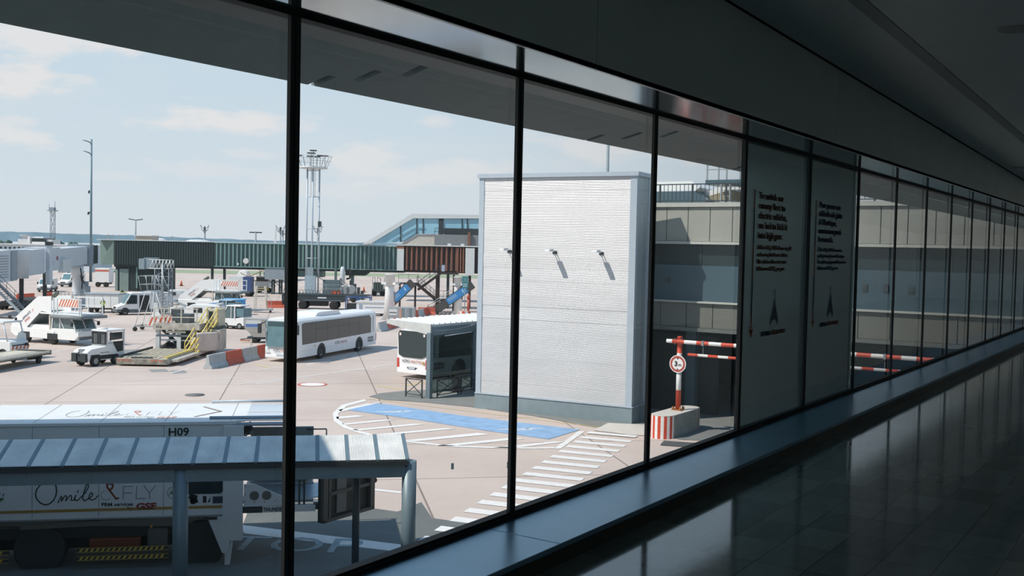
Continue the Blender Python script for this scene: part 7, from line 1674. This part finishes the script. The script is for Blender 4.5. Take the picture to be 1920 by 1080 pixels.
# ================================================================ masts and the far side of the airfield
t = thing('floodlight_pole', 'tall blue-grey pole with two floodlight arms left of the window frame', 'lamp post', (-180.244, 121.07, 0), FR)
H_ = 27.754
MB().tube((0, 0, 0), (0, 0, H_), 0.27, 14, r2=0.17).build('pole', mat('pole_blue_grey', (112, 136, 146), 0.5, 0.2), t)
for z, L_ in ((H_-0.5, 1.6), (H_-2.6, 1.5)):
    a = MB().prism([(-0.15, z-0.3), (-0.5, z-0.1), (-L_, z+0.25), (-L_, z+0.33), (-0.9, z+0.2), (-0.4, z-0.0), (-0.15, z-0.12)], -0.3, 0.3, 'Y').build('floodlight', M_DKSTEEL, t)
for z, w_ in ((17.601, 0.45), (13.445, 0.55)): MB().bx(-w_, -0.15, -0.1, 0.1, z-0.2, z+0.2).bx(-w_-0.1, -w_+0.1, -0.15, 0.15, z-0.4, z+0.1).build('camera_box', M_DKSTEEL, t)

t = thing('floodlight_mast', 'white three-legged floodlight mast with a basket of lamps on top', 'mast', (-115.256, 115.929, 0), FR)
H_ = 19.957; R3 = 0.62; cs = [(-0.95, 0.3), (0.95, 0.3), (0.1, -0.7)]
for c in cs: MB().tube((*c, 0), (*c, H_), 0.13, 10).build('leg', M_TRIMB, t)
b = MB()
for z in (H_*0.30, H_*0.53, H_*0.78, H_-0.3):
    for i in range(3): b.tube((*cs[i], z), (*cs[(i+1) % 3], z), 0.07, 6)
b.build('cross_ties', M_TRIMB, t)
lb = MB()
for x in (-0.25, 0.35): lb.tube((x, -0.2, H_*0.78), (x, -0.2, H_), 0.035, 6)
for k in range(14): lb.tube((-0.25, -0.2, H_*0.79+k*0.3), (0.35, -0.2, H_*0.79+k*0.3), 0.025, 5)
lb.build('ladder', M_TRIMB, t)
MB().tube((0.05, 0, 0), (0.05, 0, H_*0.78), 0.06, 8).build('cable_pipe', M_TRIMB, t)
MB().lathe([(0.3, H_-0.1), (2.2, H_+0.0), (2.2, H_+0.22), (0.3, H_+0.2)], 24).build('basket_floor', M_PALE, t)
bs = MB(); n_ = 16
for k in range(n_):
    a0, a1 = 2*PI*k/n_, 2*PI*(k+1)/n_
    pt = lambda r, z, a_: (r*math.cos(a_), r*math.sin(a_), z)
    bs.tube(pt(2.15, H_+0.2, a0), pt(2.9, H_+1.9, a0), 0.03, 5)
    for r, z in ((2.55, H_+1.1), (2.9, H_+1.9)): bs.tube(pt(r, z, a0), pt(r, z, a1), 0.03, 5, cap=False)
bs.build('basket_rails', M_STEEL, t)
for k, (x, z, w_) in enumerate(((-2.3, 1.9, 0.5), (-0.3, 2.3, 0.6), (0.0, 2.7, 0.5), (-0.5, 1.8, 0.45), (0.6, 1.75, 0.4), (1.05, 1.9, 0.4), (1.8, 1.9, 0.5))):
    f = MB().bx(x-w_, x+w_, -0.5, 0.3, H_+z, H_+z+0.16).bar((x, 0, H_+0.2), (x, 0, H_+z), 0.06); f.build('floodlight', M_DKSTEEL, t)
MB().bx(0.9, 1.4, -0.3, 0.1, H_*0.545, H_*0.59).build('camera', M_DKSTEEL, t)
MB().bx(-0.75, 0.85, -1.6, -0.8, 0.4, 3.3).build('switch_cabinet', mat('cabinet_blue_grey', (150, 170, 182), 0.5), t)
MB().bx(-0.55, 0.45, -1.4, -0.9, 3.3, 4.6).build('upper_cabinet', M_BRGD, t)

def mast_far(label, px, pz_top, D, head, r=0.35):
    pass
def fmast(label, base, ztop, r, head, nm='distant_mast', cat='mast'):
    t = thing(nm, label, cat, base, FR)
    MB().tube((0, 0, 0), (0, 0, ztop), r, 8, r2=r*0.7).build('pole', M_BRGD, t)
    if head == 'basket':
        b = MB().lathe([(r, ztop-0.5), (1.3, ztop), (1.3, ztop+0.15), (r, ztop+0.1)], 14)
        for k in range(8): a = PI*k/4; b.tube((1.3*math.cos(a), 1.3*math.sin(a), ztop), (1.7*math.cos(a), 1.7*math.sin(a), ztop+1.4), 0.07, 5)
        b.build('basket', M_BRGD, t)
        for s_ in (-1, 1): MB().bar((s_*1.2, 0, ztop+1.2), (s_*2.0, 0, ztop+2.4), 0.22).build('lamp_arm', M_DKSTEEL, t)
        MB().bx(-0.3, 0.3, -0.3, 0.3, ztop, ztop+1.8).build('winch', M_DKSTEEL, t)
    elif head == 'tee':
        MB().bx(-2.4, 2.4, -0.2, 0.2, ztop-0.2, ztop+0.25).build('crossbar', M_DKSTEEL, t)
    elif head == 'lamps':
        MB().bar((0, 0, ztop), (-2.6, 0, ztop+0.5), 0.3).build('lamp_arm', M_DKSTEEL, t); MB().bar((0, 0, ztop), (2.6, 0, ztop+0.4), 0.3).build('lamp_arm', M_DKSTEEL, t)
    return t
fmast('thin lamp post with two short arms above the green gallery, at its left end', (*(-327.414, 238.33, 4.664)[:2], 0), 15.905, 0.35, 'lamps', 'distant_lamp_post', 'lamp post')
fmast('distant floodlight mast with a basket standing beside the pale dome', (*(-378.701, 312.373, 4.539)[:2], 0), 13.808, 0.55, 'basket')
fmast('distant plain mast with a flat crossbar above the finned gallery', (*(-305.817, 276.893, 5.472)[:2], 0), 12.53, 0.45, 'tee')
fmast('slim distant floodlight mast left of the window frame, the nearer of a pair', (*(-312.682, 296.384, 5.559)[:2], 0), 13.406, 0.42, 'basket')
fmast('slim distant floodlight mast left of the window frame, the farther of a pair', (*(-356.419, 339.349, 5.234)[:2], 0), 12.957, 0.42, 'basket')
fmast('distant floodlight mast just right of the white three-legged mast', (*(-299.998, 304.884, 5.881)[:2], 0), 13.51, 0.42, 'basket')
t = thing('white_pylon', 'slender leaning white pylon on the horizon left of the window frame', 'pylon', (*(-337.055, 316.188, 5.333)[:2], 0), FR)
MB().prism([(-0.9, 0), (0.5, 0), (0.55, 15.375), (0.3, 15.375)], -0.4, 0.4, 'Y').build('shaft', M_PALE, t)
t = thing('lattice_radio_tower', 'grey lattice radio tower on the horizon at the left', 'tower', (*(-399.343, 250.358, 3.493)[:2], 0), FR)
H_ = 20.007
lattice(MB(), -0.75, -0.75, 0.75, 0.75, 0, H_, 1.8, 0.08, 5).build('lattice', M_BRGD, t)
MB().bx(-1.6, 1.6, -1.6, 1.6, H_, H_+0.4).build('platform', M_BRGD, t)
MB().bx(-1.0, 0.9, -1.0, 1.0, H_+0.4, H_+1.6).tube((0.9, 0, H_+0.4), (0.9, 0, H_+4.2), 0.12, 6).tube((-1.5, 0, H_+0.4), (-1.5, 0, H_+3.2), 0.1, 6).build('antenna_cabin', M_BRGD, t)
t = thing('control_building', 'low white control building with a dark glazed corner on the horizon', 'building', (*(-401.925, 236.582, 3.297)[:2], 0), FR)
k_ = 420/1925.07; Zc = lambda y: 8.0+(449.5-y)*k_
MB().bx(0, 14, 0, 8, 0, Zc(449)).build('left_wing', M_PALE, t); MB().bx(21*k_, 25*k_, -1, 8, 0, Zc(444)).build('stair_shaft', M_TRK, t)
MB().bx(25*k_, 48*k_, 0, 8, 0, Zc(446)).build('main_block', M_PALE, t)
MB().bx(31*k_, 54*k_, -2, 8, Zc(453.5), Zc(447)).build('dark_glazing', M_WIN, t); MB().bx(31*k_, 55*k_, -2, 8, Zc(459), Zc(453.5)).build('balcony', M_TRK, t)
MB().bx(28*k_, 46*k_, 1, 6, Zc(446), Zc(444)).build('roof_edge', M_TRK, t)
t = thing('water_tower', 'small mushroom-shaped water tower on the horizon at far left', 'water tower', (*(-855.832, 510.605, -1.939)[:2], 0), FR)
MB().lathe([(1.9, 0), (1.7, 9.738), (4.6, 11.373), (5.0, 11.84), (0.1, 12.073)], 20).build('bowl', M_BRG, t)
t = thing('far_pier', 'long low grey pier building with dark openings behind the boarding bridge', 'building', (*(-253.634, 143.223, 4.967)[:2], 0), FR)
k_ = 260/1925.07; Zf = lambda y: 8.0+(449.5-y)*k_
MB().bx(0, 180*k_, 0, 14, 0, Zf(459.5)).build('body', M_BRG, t); MB().bx(-1, 182*k_, -0.6, 14, Zf(459.5), Zf(458)).build('roof', M_PALE, t)
for k in range(9): MB().bx((10+k*8.5)*k_, (13.5+k*8.5)*k_, -0.1, 0, Zf(468), Zf(464)).build('opening', M_DKSTEEL, t)
t = thing('far_plant_building', 'beige flat box building on the horizon above the green gallery', 'building', (*(-284.262, 207.018, 5.104)[:2], 0), FR)
k_ = 330/1925.07; MB().bx(0, 31*k_, 0, 6, 0, 9.87).build('body', mat('far_beige', (176, 170, 160), 0.8), t); MB().bx(-0.4, 31.5*k_, -0.4, 6, 9.87, 10.127).build('roof', M_PALE, t)
for lab, px, py, D, r in (('larger pale dome on the horizon beside a floodlight mast', 371, 450, 420, 2.6), ('small low white dome right of the beige box building', 297, 447.5, 380, 1.5)):
    t = thing('storage_dome', lab, 'dome', (*tuple(Vector(CAM_LOC)+Vector({371: (-340.678, 277.624, 4.85), 297: (-320.365, 243.054, 4.842)}[px])-Vector(CAM_LOC))[:2], 0), FR, 'pale domes on the horizon')
    zt = {371: 9.427, 297: 9.575}[px]
    MB().lathe([(r*2.2, 0), (r*2.2, zt-1.6), (r*1.9, zt-0.7), (r*1.2, zt-0.15), (0.01, zt)], 20).build('shell', M_PALE, t)
# wooded hills along the horizon
def hills(name, D0, pts, m):
    b = MB(); vs = []
    for (x, y, z) in pts: vs += [(x, y, 0), (x, y, z), (x*1.12, y*1.12, 0)]
    n_ = len(pts); fs = []
    for i in range(n_-1): fs += [(3*i, 3*i+3, 3*i+4, 3*i+1), (3*i+1, 3*i+4, 3*i+5, 3*i+2)]
    b.add(vs, fs); return b.build(name, m, kind='structure')
M_HILL = mat('hazy_wooded_hill', (128, 154, 168), 0.95, 0, 0.10, 0.02)  # blue-grey tone paints distance haze over the woodland colour
pts = []; rnd = random.Random(5)
for k in range(90):
    px = -60+k*16; 
    base = 12+9*max(0, 1-abs(px-40)/260)+5*max(0, 1-abs(px-290)/200)
    pts.append((px, base+rnd.uniform(-1.0, 1.0)))
HP = [(-3191.95, 1717.14, 2.132), (-1201.98, 3048.37, 2.694)]
pp = []
for px, h in pts:
    u_ = (px+60)/1440; x = HP[0][0]+(HP[1][0]-HP[0][0])*u_; y = HP[0][1]+(HP[1][1]-HP[0][1])*u_
    pp.append((x, y, h*1.25+5))
hills('hills', 0, pp, M_HILL)
# a broken row of far trees
M_TREE = mat('far_tree_leaves', (84, 106, 100), 0.95, 0, 0.2, 0.5)
tk = 0
for px, s_ in ((3, 1.0), (9, 0.8), (15, 1.1), (112, 1.1), (118, 0.8), (134, 0.9), (142, 1.0), (644, 0.7), (665, 1.0), (672, 0.8)):
    o_ = {3: (-678.935, 388.232, -0.067), 9: (-735.163, 422.828, -0.709), 15: (-617.428, 357.176, 0.708), 112: (-590.644, 375.123, 1.387), 118: (-644.205, 411.506, 0.813), 134: (-584.569, 379.194, 1.541), 142: (-691.553, 452.051, 0.396), 644: (-485.35, 517.954, 4.839), 665: (-479.007, 522.204, 5), 672: (-545.021, 598.424, 4.632)}[px]
    t = thing('distant_tree', {3: 'dark round tree on the horizon at the left edge, first of three', 9: 'dark round tree on the horizon at the left edge, second of three', 15: 'dark round tree on the horizon at the left edge, third of three', 112: 'green tree right of the lattice radio tower', 118: 'small green tree second from the lattice radio tower', 134: 'small tree left of the tall blue-grey pole, the farther one', 142: 'tree closest to the tall blue-grey pole on its left', 644: 'tiny tree on the horizon right of the white mast', 665: 'tiny tree on the horizon left of the sloping glazed roof', 672: 'tiny tree touching the foot of the sloping glazed roof'}[px], 'tree', (o_[0], o_[1], 0), 0, 'distant trees on the horizon')
    rr = random.Random(px); MB().tube((0, 0, 0), (0, 0, 2.5), 0.3, 6).build('trunk', M_BRN_D, t)
    cr = MB()
    for k in range(7): cr.ball((rr.uniform(-1.6, 1.6)*s_, rr.uniform(-1, 1), 3.6+rr.uniform(0, 2.4)*s_), rr.uniform(1.1, 1.7)*s_, 5)
    cr.build('crown', M_TREE, t)
